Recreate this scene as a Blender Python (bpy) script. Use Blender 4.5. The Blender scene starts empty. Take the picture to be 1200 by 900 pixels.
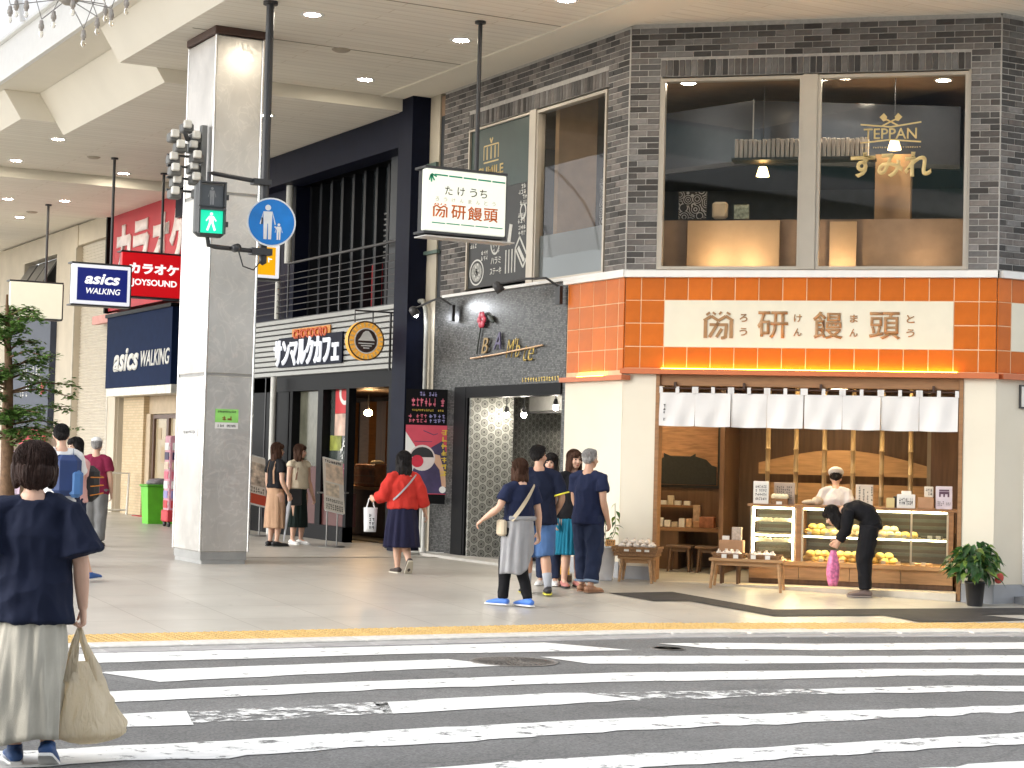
import bpy, bmesh, math, random
from mathutils import Vector, Matrix, noise
random.seed(7)
sc = bpy.context.scene
COL = sc.collection
R = math.radians
ORD = "first second third fourth fifth sixth seventh eighth".split()

# ------------------------------------------------------------------ camera
cd = bpy.data.cameras.new("camera")
cam = bpy.data.objects.new("camera", cd)
COL.objects.link(cam)
YAW, PITCH, ROLL = 0.4951, 0.03944, 0.02638
fw = Vector((math.sin(YAW)*math.cos(PITCH), math.cos(YAW)*math.cos(PITCH), math.sin(PITCH)))
rt = Vector((math.cos(YAW), -math.sin(YAW), 0))
up = rt.cross(fw)
r2 = rt*math.cos(ROLL) + up*math.sin(ROLL)
u2 = up*math.cos(ROLL) - rt*math.sin(ROLL)
cam.matrix_world = Matrix(((r2.x, u2.x, -fw.x, 0), (r2.y, u2.y, -fw.y, 0), (r2.z, u2.z, -fw.z, 1.65), (0, 0, 0, 1)))
cd.sensor_width = 36
cd.lens = 2200.45/1200*36
cd.clip_start, cd.clip_end = 0.1, 3000
sc.camera = cam

# ------------------------------------------------------------------ world, sun, exposure
SUN_EL, SUN_AZ = R(29), R(274)
w = bpy.data.worlds.new("World")
sc.world = w
w.use_nodes = True
nt = w.node_tree
bg = nt.nodes["Background"]
sky = nt.nodes.new("ShaderNodeTexSky")
sky.sky_type = 'NISHITA'
sky.sun_disc = False
sky.sun_elevation, sky.sun_rotation = SUN_EL, SUN_AZ
sky.air_density, sky.dust_density = 1.0, 1.2
hs = nt.nodes.new("ShaderNodeHueSaturation")
hs.inputs["Saturation"].default_value = 0.22
nt.links.new(sky.outputs[0], hs.inputs["Color"])
nt.links.new(hs.outputs[0], bg.inputs[0])
bg.inputs[1].default_value = 0.1
sd = bpy.data.lights.new("sun", 'SUN')
sd.energy, sd.angle, sd.color = 0.6, R(45), (1.0, 0.96, 0.9)
so = bpy.data.objects.new("sun", sd)
COL.objects.link(so)
so.location = (0, 0, 30)
# the sky's sun_rotation turns clockwise from +Y; the lamp shines the same way
sdir = Vector((math.sin(SUN_AZ)*math.cos(SUN_EL), math.cos(SUN_AZ)*math.cos(SUN_EL), math.sin(SUN_EL)))
so.rotation_euler = sdir.to_track_quat('Z', 'Y').to_euler()
sc.view_settings.view_transform = 'Standard'
sc.view_settings.look = 'None'
sc.view_settings.gamma = 1
sc.view_settings.exposure = 2.2
sc.cycles.max_bounces = 8
sc.cycles.diffuse_bounces = 5
sc.cycles.transparent_max_bounces = 12
sc.cycles.use_denoising = True
sc.cycles.sample_clamp_indirect = 6
sc.cycles.caustics_reflective = False
sc.cycles.caustics_refractive = False

# ------------------------------------------------------------------ materials
def lin(c):
    return tuple((v/12.92 if v <= 0.04045 else ((v+0.055)/1.055)**2.4) for v in c)
def hexc(h):
    return lin(tuple(int(h[i:i+2], 16)/255 for i in (0, 2, 4)))
MATS = {}
def mat(name, col, rough=0.6, metal=0.0, spec=0.5, nvar=0.12, nscale=6.0, bump=0.0, bscale=80.0, ovar=0.0, stretch=(1, 1, 1), emit=None, coat=0.0):
    """Base material: albedo with soft noise variation, optional fine bump, optional per-object variation."""
    if name in MATS: return MATS[name]
    if isinstance(col, str): col = hexc(col)
    m = bpy.data.materials.new(name); m.use_nodes = True
    t = m.node_tree; N, L = t.nodes, t.links
    b = N["Principled BSDF"]
    b.inputs["Roughness"].default_value = rough
    b.inputs["Metallic"].default_value = metal
    b.inputs["Specular IOR Level"].default_value = spec
    b.inputs["Coat Weight"].default_value = coat
    tc = N.new("ShaderNodeTexCoord"); mp = N.new("ShaderNodeMapping")
    mp.inputs["Scale"].default_value = stretch
    L.new(tc.outputs["Object"], mp.inputs[0])
    nz = N.new("ShaderNodeTexNoise"); nz.inputs["Scale"].default_value = nscale; nz.inputs["Detail"].default_value = 5
    L.new(mp.outputs[0], nz.inputs["Vector"])
    mr = N.new("ShaderNodeMapRange")
    mr.inputs[1].default_value, mr.inputs[2].default_value = 0.25, 0.75
    mr.inputs[3].default_value, mr.inputs[4].default_value = 1-nvar, 1+nvar
    L.new(nz.outputs[0], mr.inputs[0])
    val = mr.outputs[0]
    if ovar > 0:
        oi = N.new("ShaderNodeObjectInfo"); gi = N.new("ShaderNodeNewGeometry")
        ad = N.new("ShaderNodeMath"); ad.operation = 'ADD'
        L.new(oi.outputs["Random"], ad.inputs[0]); L.new(gi.outputs["Random Per Island"], ad.inputs[1])
        fr = N.new("ShaderNodeMath"); fr.operation = 'FRACT'; L.new(ad.outputs[0], fr.inputs[0])
        m2 = N.new("ShaderNodeMapRange"); m2.inputs[3].default_value, m2.inputs[4].default_value = 1-ovar, 1+ovar
        L.new(fr.outputs[0], m2.inputs[0])
        mu = N.new("ShaderNodeMath"); mu.operation = 'MULTIPLY'
        L.new(val, mu.inputs[0]); L.new(m2.outputs[0], mu.inputs[1]); val = mu.outputs[0]
    vm = N.new("ShaderNodeVectorMath"); vm.operation = 'SCALE'
    vm.inputs[0].default_value = col; L.new(val, vm.inputs["Scale"])
    L.new(vm.outputs[0], b.inputs["Base Color"])
    if bump > 0:
        n2 = N.new("ShaderNodeTexNoise"); n2.inputs["Scale"].default_value = bscale; n2.inputs["Detail"].default_value = 3
        L.new(mp.outputs[0], n2.inputs["Vector"])
        bp = N.new("ShaderNodeBump"); bp.inputs["Strength"].default_value = bump; bp.inputs["Distance"].default_value = 0.02
        L.new(n2.outputs[0], bp.inputs["Height"]); L.new(bp.outputs[0], b.inputs["Normal"])
    if emit:
        b.inputs["Emission Color"].default_value = (*emit[0], 1); b.inputs["Emission Strength"].default_value = emit[1]
    MATS[name] = m
    return m
def nodes(m): return m.node_tree.nodes, m.node_tree.links, m.node_tree.nodes["Principled BSDF"]
def glow(name, col, strength):
    if isinstance(col, str): col = hexc(col)
    return mat(name, tuple(c*0.6 for c in col), 0.4, nvar=0.02, emit=(col, strength))
def glass(name, tint=(0.9, 0.93, 0.92), refl=1.0):
    m = bpy.data.materials.new(name); m.use_nodes = True
    t = m.node_tree; t.nodes.clear(); N, L = t.nodes, t.links
    o = N.new("ShaderNodeOutputMaterial"); mx = N.new("ShaderNodeMixShader")
    tr = N.new("ShaderNodeBsdfTransparent"); tr.inputs[0].default_value = (*tint, 1)
    gl = N.new("ShaderNodeBsdfGlossy"); gl.inputs["Roughness"].default_value = 0.02; gl.inputs[0].default_value = (refl, refl, refl, 1)
    fr = N.new("ShaderNodeFresnel"); fr.inputs[0].default_value = 1.5
    L.new(fr.outputs[0], mx.inputs[0]); L.new(tr.outputs[0], mx.inputs[1]); L.new(gl.outputs[0], mx.inputs[2])
    L.new(mx.outputs[0], o.inputs[0])
    return m
def frosted(name, col, tr=0.5):
    m = mat(name, col, 0.5, nvar=0.04, nscale=2)
    N, L, b = nodes(m)
    o = N["Material Output"]
    mx = N.new("ShaderNodeMixShader"); mx.inputs[0].default_value = tr
    tl = N.new("ShaderNodeBsdfTranslucent"); tl.inputs[0].default_value = (*(hexc(col) if isinstance(col, str) else col), 1)
    L.new(b.outputs[0], mx.inputs[1]); L.new(tl.outputs[0], mx.inputs[2]); L.new(mx.outputs[0], o.inputs[0])
    return m

# ------------------------------------------------------------------ mesh and object helpers
WM = {}          # world matrix (inverse) of each object's coordinate frame
PENDING = []     # objects whose modifiers / text are turned into plain meshes at the end
SPLIT = set('cream_pier mullion side_panel plinth case_post door_frame strip_light base_panel louvre shop_shell opening_frame white_ledge orange_ledge inner_wall led_strip plaster_wall shutter_rail pipe_clamp board_frame hopper_sash foot mounting_arm edge_stripe castor visor latch back_slats blind_slats hanging_loop apron post rim_bolt porch_lining frame_bar patterned_wall poster_frame front_panel casing roof_rib ceiling_border ceiling_joint corner_trim cross_bar_pair'.split())
class MB:
    def __init__(s): s.v, s.f, s.mi, s.sm = [], [], [], []
    def add(s, vs, fs, mi=0, smooth=False):
        o = len(s.v); s.v += [Vector(p) for p in vs]
        for f in fs: s.f.append([i+o for i in f]); s.mi.append(mi); s.sm.append(smooth)
        return s
    def box(s, c, d, M=None, mi=0):
        x, y, z = d[0]/2, d[1]/2, d[2]/2
        vs = [Vector((a*x, b*y, e*z)) for e in (-1, 1) for b in (-1, 1) for a in (-1, 1)]
        c = Vector(c)
        vs = [(M @ p if M else p)+c for p in vs]
        return s.add(vs, [(0, 2, 3, 1), (4, 5, 7, 6), (0, 1, 5, 4), (2, 6, 7, 3), (0, 4, 6, 2), (1, 3, 7, 5)], mi)
    def hexa(s, p8, mi=0):
        return s.add(p8, [(0, 2, 3, 1), (4, 5, 7, 6), (0, 1, 5, 4), (2, 6, 7, 3), (0, 4, 6, 2), (1, 3, 7, 5)], mi)
    def rbox(s, c, d, b=0.01, M=None, mi=0):
        """box with bevelled edges (three nested rings per end)"""
        x, y, z = d[0]/2, d[1]/2, d[2]/2; c = Vector(c); b = min(b, x*.9, y*.9, z*.9)
        def ring(xx, yy, zz, bb): return [(xx-bb, -yy, zz), (xx, -yy+bb, zz), (xx, yy-bb, zz), (xx-bb, yy, zz), (-xx+bb, yy, zz), (-xx, yy-bb, zz), (-xx, -yy+bb, zz), (-xx+bb, -yy, zz)]
        rs = [ring(x-b, y-b, -z, b*.6), ring(x, y, -z+b, b), ring(x, y, z-b, b), ring(x-b, y-b, z, b*.6)]
        vs = [(M @ Vector(p) if M else Vector(p))+c for r_ in rs for p in r_]
        fs = [tuple(range(7, -1, -1)), tuple(range(24, 32))]
        for k in range(3):
            for i in range(8): fs.append((k*8+i, k*8+(i+1) % 8, (k+1)*8+(i+1) % 8, (k+1)*8+i))
        return s.add(vs, fs, mi)
    def tube(s, pts, rad, n=10, mi=0, cap=True, smooth=True):
        pts = [Vector(p) for p in pts]; k = len(pts)
        rads = rad if isinstance(rad, (list, tuple)) else [rad]*k
        vs, fs = [], []; prev = None
        for i, p in enumerate(pts):
            t = (pts[min(i+1, k-1)]-pts[max(i-1, 0)])
            if t.length < 1e-9: t = Vector((0, 0, 1))
            t.normalize()
            a = prev if prev else (Vector((1, 0, 0)) if abs(t.x) < 0.8 else Vector((0, 1, 0)))
            u = (a - t*a.dot(t)).normalized(); v = t.cross(u); prev = u
            for j in range(n):
                th = 2*math.pi*j/n; vs.append(p+(u*math.cos(th)+v*math.sin(th))*rads[i])
        for i in range(k-1):
            for j in range(n): fs.append((i*n+j, i*n+(j+1) % n, (i+1)*n+(j+1) % n, (i+1)*n+j))
        s.add(vs, fs, mi, smooth)
        if cap: s.add(vs[:n], [tuple(range(n-1, -1, -1))], mi); s.add(vs[-n:], [tuple(range(n))], mi)
        return s
    def lathe(s, c, prof, n=16, mi=0, smooth=True, ax=None, cap=True):
        c = Vector(c); vs, fs = [], []
        q = Vector((0, 0, 1)).rotation_difference(Vector(ax)) if ax is not None else None
        for (r_, z) in prof:
            for j in range(n):
                th = 2*math.pi*j/n; p = Vector((r_*math.cos(th), r_*math.sin(th), z))
                vs.append((q @ p if q else p)+c)
        for i in range(len(prof)-1):
            for j in range(n): fs.append((i*n+j, i*n+(j+1) % n, (i+1)*n+(j+1) % n, (i+1)*n+j))
        s.add(vs, fs, mi, smooth)
        if cap and prof[0][0] > 1e-4: s.add(vs[:n], [tuple(range(n-1, -1, -1))], mi)
        if cap and prof[-1][0] > 1e-4: s.add(vs[-n:], [tuple(range(n))], mi)
        return s
    def ell(s, c, rad, M=None, n=14, m=9, mi=0):
        c = Vector(c); vs, fs = [], []
        for i in range(m+1):
            ph = math.pi*(i/m-0.5)*0.998
            for j in range(n):
                th = 2*math.pi*j/n
                p = Vector((rad[0]*math.cos(ph)*math.cos(th), rad[1]*math.cos(ph)*math.sin(th), rad[2]*math.sin(ph)))
                vs.append((M @ p if M else p)+c)
        for i in range(m):
            for j in range(n): fs.append((i*n+j, i*n+(j+1) % n, (i+1)*n+(j+1) % n, (i+1)*n+j))
        fs.append(tuple(range(n-1, -1, -1))); fs.append(tuple(range(m*n, m*n+n)))
        return s.add(vs, fs, mi, True)
    def loft(s, pts, rads, side, n=16, mi=0, rnd=0.6):
        """tube of elliptical sections (rx along side, ry across), ends rounded by rnd (0 = flat)"""
        pts = [Vector(p) for p in pts]; side = Vector(side); k = len(pts)
        P, RR, T = [], [], []
        for i in range(k):
            t = (pts[min(i+1, k-1)]-pts[max(i-1, 0)]).normalized(); T.append(t)
        seq = [(pts[i], rads[i] if isinstance(rads[i], (tuple, list)) else (rads[i], rads[i]), T[i]) for i in range(k)]
        if rnd > 0:
            a = []
            for e in (0, -1):
                p, r_, t = seq[e]; sg = -1 if e == 0 else 1; m_ = min(r_)*rnd
                a.append([(p+t*sg*m_*math.sin(q), (r_[0]*math.cos(q), r_[1]*math.cos(q)), t) for q in (0.5, 0.95, 1.35)])
            seq = a[0][::-1]+seq+a[1]
        vs, fs = [], []
        for (p, r_, t) in seq:
            u = side - t*side.dot(t)
            if u.length < 1e-4: u = Vector((0, 1, 0)) - t*t.y
            u.normalize(); v = t.cross(u)
            for j in range(n):
                th = 2*math.pi*j/n; vs.append(p+u*r_[0]*math.cos(th)+v*r_[1]*math.sin(th))
        K = len(seq)
        for i in range(K-1):
            for j in range(n): fs.append((i*n+j, i*n+(j+1) % n, (i+1)*n+(j+1) % n, (i+1)*n+j))
        fs.append(tuple(range(n-1, -1, -1))); fs.append(tuple(range((K-1)*n, K*n)))
        return s.add(vs, fs, mi, True)
    def prism(s, poly, M, d, mi=0):
        """polygon in local xz, extruded d along local y, placed by matrix M"""
        n = len(poly)
        vs = [M @ Vector((x, 0, z)) for x, z in poly]+[M @ Vector((x, d, z)) for x, z in poly]
        fs = [tuple(range(n)), tuple(range(2*n-1, n-1, -1))]+[(i, n+i, n+(i+1) % n, (i+1) % n) for i in range(n)]
        return s.add(vs, fs, mi)
    def mesh(s, name, mats, inv=None):
        me = bpy.data.meshes.new(name)
        vs = [inv @ p for p in s.v] if inv else s.v
        me.from_pydata([tuple(p) for p in vs], [], s.f)
        for m in (mats if isinstance(mats, (list, tuple)) else [mats]): me.materials.append(m)
        me.polygons.foreach_set("material_index", s.mi); me.polygons.foreach_set("use_smooth", s.sm)
        me.update()
        return me
    def parts(s):
        """the connected pieces of this mesh"""
        p = list(range(len(s.v)))
        def root(i):
            while p[i] != i: p[i] = p[p[i]]; i = p[i]
            return i
        for f in s.f:
            for i in f[1:]: p[root(i)] = root(f[0])
        g = {}
        for f, m, k in zip(s.f, s.mi, s.sm): g.setdefault(root(f[0]), []).append((f, m, k))
        out = []
        for fs in g.values():
            q = MB(); ix = {}
            for f, m, k in fs:
                for i in f:
                    if i not in ix: ix[i] = len(q.v); q.v.append(s.v[i])
                q.f.append([ix[i] for i in f]); q.mi.append(m); q.sm.append(k)
            out.append(q)
        return out
    def build(s, name, mats, parent=None, kind=None):
        if name in SPLIT and parent:
            for q in s.parts(): o = q.build1(name, mats, parent, kind)
            return o
        return s.build1(name, mats, parent, kind)
    def build1(s, name, mats, parent=None, kind=None):
        inv = WM.get(parent) if parent else None
        o = bpy.data.objects.new(name, s.mesh(name, mats, inv)); COL.objects.link(o)
        if parent: o.parent = parent; WM[o] = WM[parent]
        else: WM[o] = Matrix.Identity(4)
        if kind: o["kind"] = kind
        return o
def tag(o, label, cat, group=None):
    o["label"], o["category"] = label, cat
    if group: o["group"] = group
    return o
def thing(name, label, cat, loc, group=None):
    o = bpy.data.objects.new(name, None); COL.objects.link(o)
    o.location = loc; o.empty_display_size = 0.1
    WM[o] = Matrix.Translation(-Vector(loc))
    return tag(o, label, cat, group)
def solo(mb, name, mats, label, cat, loc, group=None):
    """a thing that is one mesh, its origin at loc"""
    o = bpy.data.objects.new(name, mb.mesh(name, mats, Matrix.Translation(-Vector(loc)))); COL.objects.link(o)
    o.location = loc; WM[o] = Matrix.Translation(-Vector(loc))
    return tag(o, label, cat, group)
def piece(name, me, parent, Mw):
    o = bpy.data.objects.new(name, me); COL.objects.link(o); o.parent = parent
    o.matrix_basis = WM[parent] @ Mw
    return o
def copy_tree(src, loc, rz=None, label=None, parent=None):
    c = src.copy(); COL.objects.link(c)
    if parent: c.parent = parent
    else:
        c.location = loc
        if rz is not None: c.rotation_euler.z = rz
        if label: c["label"] = label
    for ch in src.children: copy_tree(ch, None, parent=c)
    return c
class Fr:
    """wall frame: u to the right as seen from outside, w outwards, z up"""
    def __init__(s, o, r, n): s.o, s.r, s.n = Vector(o), Vector(r).normalized(), Vector(n).normalized()
    def p(s, u, w_, z): return s.o+s.r*u+s.n*w_+Vector((0, 0, z))
    def M(s, u, w_, z):
        q = s.p(u, w_, z)
        return Matrix(((s.r.x, -s.n.x, 0, q.x), (s.r.y, -s.n.y, 0, q.y), (0, 0, 1, q.z), (0, 0, 0, 1)))
    def box(s, mb, u0, u1, w0, w1, z0, z1, mi=0):
        return mb.hexa([s.p(u, w_, z) for z in (z0, z1) for w_ in (w1, w0) for u in (u0, u1)], mi)
    def wallholes(s, mb, u0, u1, w0, w1, z0, z1, holes, mi=0):
        """wall slab minus side-by-side holes (a0,a1,b0,b1)"""
        cur = u0
        for (a0, a1, b0, b1) in sorted(holes):
            if a0 > cur: s.box(mb, cur, a0, w0, w1, z0, z1, mi)
            if b0 > z0: s.box(mb, a0, a1, w0, w1, z0, b0, mi)
            if b1 < z1: s.box(mb, a0, a1, w0, w1, b1, z1, mi)
            cur = a1
        if cur < u1: s.box(mb, cur, u1, w0, w1, z0, z1, mi)
        return mb
def text(fr, s, u0, u1, z0, z1, w_, m, parent, depth=0.006, bold=0.0, name="lettering", shear=0.0):
    cu = bpy.data.curves.new(name, 'FONT'); cu.body = s; cu.size = 1; cu.offset = bold; cu.shear = shear; cu.resolution_u = 3
    cu.align_x = 'CENTER'
    o = bpy.data.objects.new(name, cu); COL.objects.link(o)
    PENDING.append(('text', o, (fr, u0, u1, z0, z1, w_, m, parent, depth)))
def scribble(fr, u0, u1, z0, z1, w_, m, parent, rows=2, cols=8, seed=0, name="lettering", vert=False, d=0.003):
    """unreadably small print: clusters of short raised strokes"""
    rg = random.Random(seed); mb = MB(); rh = (z1-z0)/rows; cw = (u1-u0)/cols
    for i in range(rows):
        for j in range(cols):
            if rg.random() < 0.06: continue
            a, b = u0+cw*(j+0.08), u0+cw*(j+0.92); c, e = z0+rh*(i+0.1), z0+rh*(i+0.85)
            for k in range(rg.randint(2, 3)):
                zz = c+(e-c)*rg.random()*0.85; t = (e-c)*0.16
                fr.box(mb, a+(b-a)*rg.random()*0.3, b-(b-a)*rg.random()*0.3, w_, w_+d, zz, zz+t)
            uu = a+(b-a)*(0.2+0.5*rg.random()); fr.box(mb, uu, uu+(b-a)*0.18, w_, w_+d*1.2, c, e)
    return mb.build(name, m, parent)
def finalize():
    bpy.context.view_layer.update()
    dg = bpy.context.evaluated_depsgraph_get()
    out = []
    for kind, o, a in PENDING:
        out.append((kind, o, a, bpy.data.meshes.new_from_object(o.evaluated_get(dg), depsgraph=dg)))
    for kind, o, a, me in out:
        if kind == 'text':
            fr, u0, u1, z0, z1, w_, m, parent, depth = a
            name = o.name; bpy.data.objects.remove(o)
            if not me.vertices: continue
            xs = [v.co.x for v in me.vertices]; ys = [v.co.y for v in me.vertices]
            x0, x1, y0, y1 = min(xs), max(xs), min(ys), max(ys)
            inv = WM[parent]
            bm = bmesh.new(); bm.from_mesh(me)
            r_ = bmesh.ops.extrude_face_region(bm, geom=bm.faces[:])
            top = {v for v in r_['geom'] if isinstance(v, bmesh.types.BMVert)}
            for v in bm.verts:
                u = u0+(v.co.x-x0)/max(x1-x0, 1e-6)*(u1-u0); z = z0+(v.co.y-y0)/max(y1-y0, 1e-6)*(z1-z0)
                v.co = inv @ fr.p(u, w_+(depth if v in top else 0), z)
            bmesh.ops.recalc_face_normals(bm, faces=bm.faces[:])
            bm.to_mesh(me); bm.free()
            me.materials.clear(); me.materials.append(m)
            n = bpy.data.objects.new("lettering", me); COL.objects.link(n); n.parent = parent
        else:
            mats = [s.material for s in o.material_slots]
            o.modifiers.clear(); old = o.data; o.data = me
            if not me.materials:
                for m in mats: me.materials.append(m)
            for p in me.polygons: p.use_smooth = True
            if a: a(o, me)
            me.update()
def remeshed(mb, name, m, parent, voxel=0.01, smooth=3, post=None):
    o = mb.build(name, m, parent)
    md = o.modifiers.new("r", 'REMESH'); md.mode = 'VOXEL'; md.voxel_size = voxel; md.use_smooth_shade = True
    if smooth:
        ms = o.modifiers.new("s", 'SMOOTH'); ms.factor = 0.5; ms.iterations = smooth
    PENDING.append(('mesh', o, post))
    return o

# ------------------------------------------------------------------ ground
def yk(x): return 16.2-0.2*max(0, min(x, 20)-10)
def gz(x, y): return min(0.2, max(0, 0.05*(y-yk(x))))
def structure(o): o["kind"] = "structure"; return o

asphalt = mat("asphalt", (0.14, 0.139, 0.136), 0.9, nvar=0.2, nscale=1.1, bump=0.5, bscale=140)
N, L, b = nodes(asphalt)
vo = N.new("ShaderNodeTexVoronoi"); vo.inputs["Scale"].default_value = 75
L.new(N["Texture Coordinate"].outputs["Object"], vo.inputs["Vector"])
mr = N.new("ShaderNodeMapRange"); mr.inputs[3].default_value, mr.inputs[4].default_value = 0.7, 1.5
L.new(vo.outputs["Color"], mr.inputs[0])
vm = N.new("ShaderNodeVectorMath"); vm.operation = 'SCALE'
L.new(b.inputs["Base Color"].links[0].from_socket, vm.inputs[0]); L.new(mr.outputs[0], vm.inputs["Scale"]); L.new(vm.outputs[0], b.inputs["Base Color"])
# hairline cracks and worn, darker wheel paths
wz = N.new("ShaderNodeTexNoise"); wz.inputs["Scale"].default_value = 1.3; wz.inputs["Detail"].default_value = 6
L.new(N["Texture Coordinate"].outputs["Object"], wz.inputs["Vector"])
mxv = N.new("ShaderNodeMix"); mxv.data_type = 'RGBA'; mxv.inputs[0].default_value = .35
L.new(N["Texture Coordinate"].outputs["Object"], mxv.inputs[6]); L.new(wz.outputs["Color"], mxv.inputs[7])
vc = N.new("ShaderNodeTexVoronoi"); vc.feature = 'DISTANCE_TO_EDGE'; vc.inputs["Scale"].default_value = .9; L.new(mxv.outputs[2], vc.inputs["Vector"])
cm = N.new("ShaderNodeMapRange"); cm.inputs[1].default_value, cm.inputs[2].default_value, cm.inputs[3].default_value, cm.inputs[4].default_value = .001, .008, .8, 1.0; L.new(vc.outputs[0], cm.inputs[0])
sx_ = N.new("ShaderNodeSeparateXYZ"); L.new(N["Texture Coordinate"].outputs["Object"], sx_.inputs[0])
sy_ = N.new("ShaderNodeMath"); sy_.operation = 'MULTIPLY'; sy_.inputs[1].default_value = 3.4; L.new(sx_.outputs["Y"], sy_.inputs[0])
sn_ = N.new("ShaderNodeMath"); sn_.operation = 'SINE'; L.new(sy_.outputs[0], sn_.inputs[0])
tm_ = N.new("ShaderNodeMapRange"); tm_.inputs[1].default_value, tm_.inputs[2].default_value, tm_.inputs[3].default_value, tm_.inputs[4].default_value = -1, 1, .9, 1.06; L.new(sn_.outputs[0], tm_.inputs[0])
m4 = N.new("ShaderNodeMath"); m4.operation = 'MULTIPLY'; L.new(cm.outputs[0], m4.inputs[0]); L.new(tm_.outputs[0], m4.inputs[1])
v5 = N.new("ShaderNodeVectorMath"); v5.operation = 'SCALE'; L.new(vm.outputs[0], v5.inputs[0]); L.new(m4.outputs[0], v5.inputs["Scale"]); L.new(v5.outputs[0], b.inputs["Base Color"])

mb = MB(); mb.add([(-400, -400, -0.03), (400, -400, -0.03), (400, 600, -0.03), (-400, 600, -0.03)], [(0, 1, 2, 3)])
structure(mb.build("ground", mat("far_ground", (0.2, 0.2, 0.19), 0.9)))
mb = MB(); xs = [-60, -20, 0, 5, 10, 12, 14, 16, 18, 20, 60]
for x in xs: mb.v += [Vector((x, 0.5, 0)), Vector((x, yk(x)-1.05, 0))]
for i in range(len(xs)-1): mb.f.append([2*i, 2*i+2, 2*i+3, 2*i+1]); mb.mi.append(0); mb.sm.append(False)
road = structure(mb.build("road", asphalt))

pave = mat("pavement_tile", (0.455, 0.432, 0.385), 0.34, nvar=0.10, nscale=0.9, spec=0.45)
N, L, b = nodes(pave)
# faint scuffs in the polish, and hairline joints
nz = N.new("ShaderNodeTexNoise"); nz.inputs["Scale"].default_value = 2.3; nz.inputs["Detail"].default_value = 8
L.new(N["Texture Coordinate"].outputs["Object"], nz.inputs["Vector"])
mr = N.new("ShaderNodeMapRange"); mr.inputs[3].default_value, mr.inputs[4].default_value = 0.26, 0.5
L.new(nz.outputs[0], mr.inputs[0]); L.new(mr.outputs[0], b.inputs["Roughness"])
br = N.new("ShaderNodeTexBrick"); br.inputs["Scale"].default_value = 1; br.offset = 0
br.inputs["Brick Width"].default_value = 0.9; br.inputs["Row Height"].default_value = 0.9; br.inputs["Mortar Size"].default_value = 0.007
br.inputs["Color1"].default_value = (1, 1, 1, 1); br.inputs["Color2"].default_value = (0.93, 0.925, 0.92, 1); br.inputs["Mortar"].default_value = (0.7, 0.69, 0.67, 1)
L.new(N["Texture Coordinate"].outputs["Object"], br.inputs["Vector"])
mm = N.new("ShaderNodeMix"); mm.data_type = 'RGBA'; mm.blend_type = 'MULTIPLY'; mm.inputs[0].default_value = 1
L.new(b.inputs["Base Color"].links[0].from_socket, mm.inputs[6]); L.new(br.outputs[0], mm.inputs[7]); L.new(mm.outputs[2], b.inputs["Base Color"])
# trodden-in gum spots and soft grime patches
vg = N.new("ShaderNodeTexVoronoi"); vg.inputs["Scale"].default_value = 2.1; L.new(N["Texture Coordinate"].outputs["Object"], vg.inputs["Vector"])
gm = N.new("ShaderNodeMapRange"); gm.inputs[1].default_value, gm.inputs[2].default_value, gm.inputs[3].default_value, gm.inputs[4].default_value = .045, .06, .72, 1.0; L.new(vg.outputs["Distance"], gm.inputs[0])
ng = N.new("ShaderNodeTexNoise"); ng.inputs["Scale"].default_value = .55; ng.inputs["Detail"].default_value = 7; L.new(N["Texture Coordinate"].outputs["Object"], ng.inputs["Vector"])
g2 = N.new("ShaderNodeMapRange"); g2.inputs[1].default_value, g2.inputs[2].default_value, g2.inputs[3].default_value, g2.inputs[4].default_value = .3, .55, .86, 1.03; L.new(ng.outputs[0], g2.inputs[0])
g3 = N.new("ShaderNodeMath"); g3.operation = 'MULTIPLY'; L.new(gm.outputs[0], g3.inputs[0]); L.new(g2.outputs[0], g3.inputs[1])
v6 = N.new("ShaderNodeVectorMath"); v6.operation = 'SCALE'; L.new(mm.outputs[2], v6.inputs[0]); L.new(g3.outputs[0], v6.inputs["Scale"]); L.new(v6.outputs[0], b.inputs["Base Color"])
mb = MB(); xs = [-60, -20, 0, 5, 10, 11, 12, 13, 14, 15, 16, 18, 20, 60]; ds = [-0.7, 0, 2, 4, 20, 90]
for x in xs:
    for d in ds: y = yk(x)+d; mb.v.append(Vector((x, y, gz(x, y)+(0.012 if d <= 0 else 0)*0)))
for i in range(len(xs)-1):
    for j in range(len(ds)-1):
        n = len(ds); mb.f.append([i*n+j, (i+1)*n+j, (i+1)*n+j+1, i*n+j+1]); mb.mi.append(0); mb.sm.append(False)
pavement = structure(mb.build("pavement", pave))
kerbm = mat("kerb_granite", (0.6, 0.58, 0.54), 0.6, nvar=0.15, nscale=14, ovar=0.05, bump=0.1)
gutm = mat("gutter_concrete", (0.34, 0.33, 0.325), 0.8, nvar=0.2, nscale=5, ovar=0.06, bump=0.2)
yelm = mat("tactile_yellow", (0.56, 0.37, 0.13), 0.6, nvar=0.12, nscale=12, ovar=0.06, bump=0.1)

def strip_pieces(name, root, m, d0, d1, z0, z1, lenx, x0, x1, gap=0.008, domes=False):
    """pieces laid along the kerb line; alike pieces of the straight run share one mesh"""
    Lx = lenx-gap; mbp = MB(); mbp.rbox((0, 0, (z0+z1)/2), (Lx, d1-d0-gap, z1-z0), 0.006)
    if domes:
        for i in range(5):
            for j in range(5):
                mbp.lathe((Lx*(i-2)/5.4, (d1-d0)*(j-2)/5.4, z1), [(0.02, 0), (0.014, 0.006)], 5, smooth=False)
    me = mbp.mesh(name, m)
    x = x0
    while x < x1:
        xc = x+lenx/2; sl = -0.2 if 10 < xc < 20 else 0
        mid = (d0+d1)/2
        piece(name, me, root, Matrix.Translation((xc, yk(xc)+mid, 0)) @ Matrix(((1, 0, 0, 0), (sl, 1, 0, 0), (0, 0, 1, 0), (0, 0, 0, 1))))
        x += lenx
mb = MB()
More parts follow.
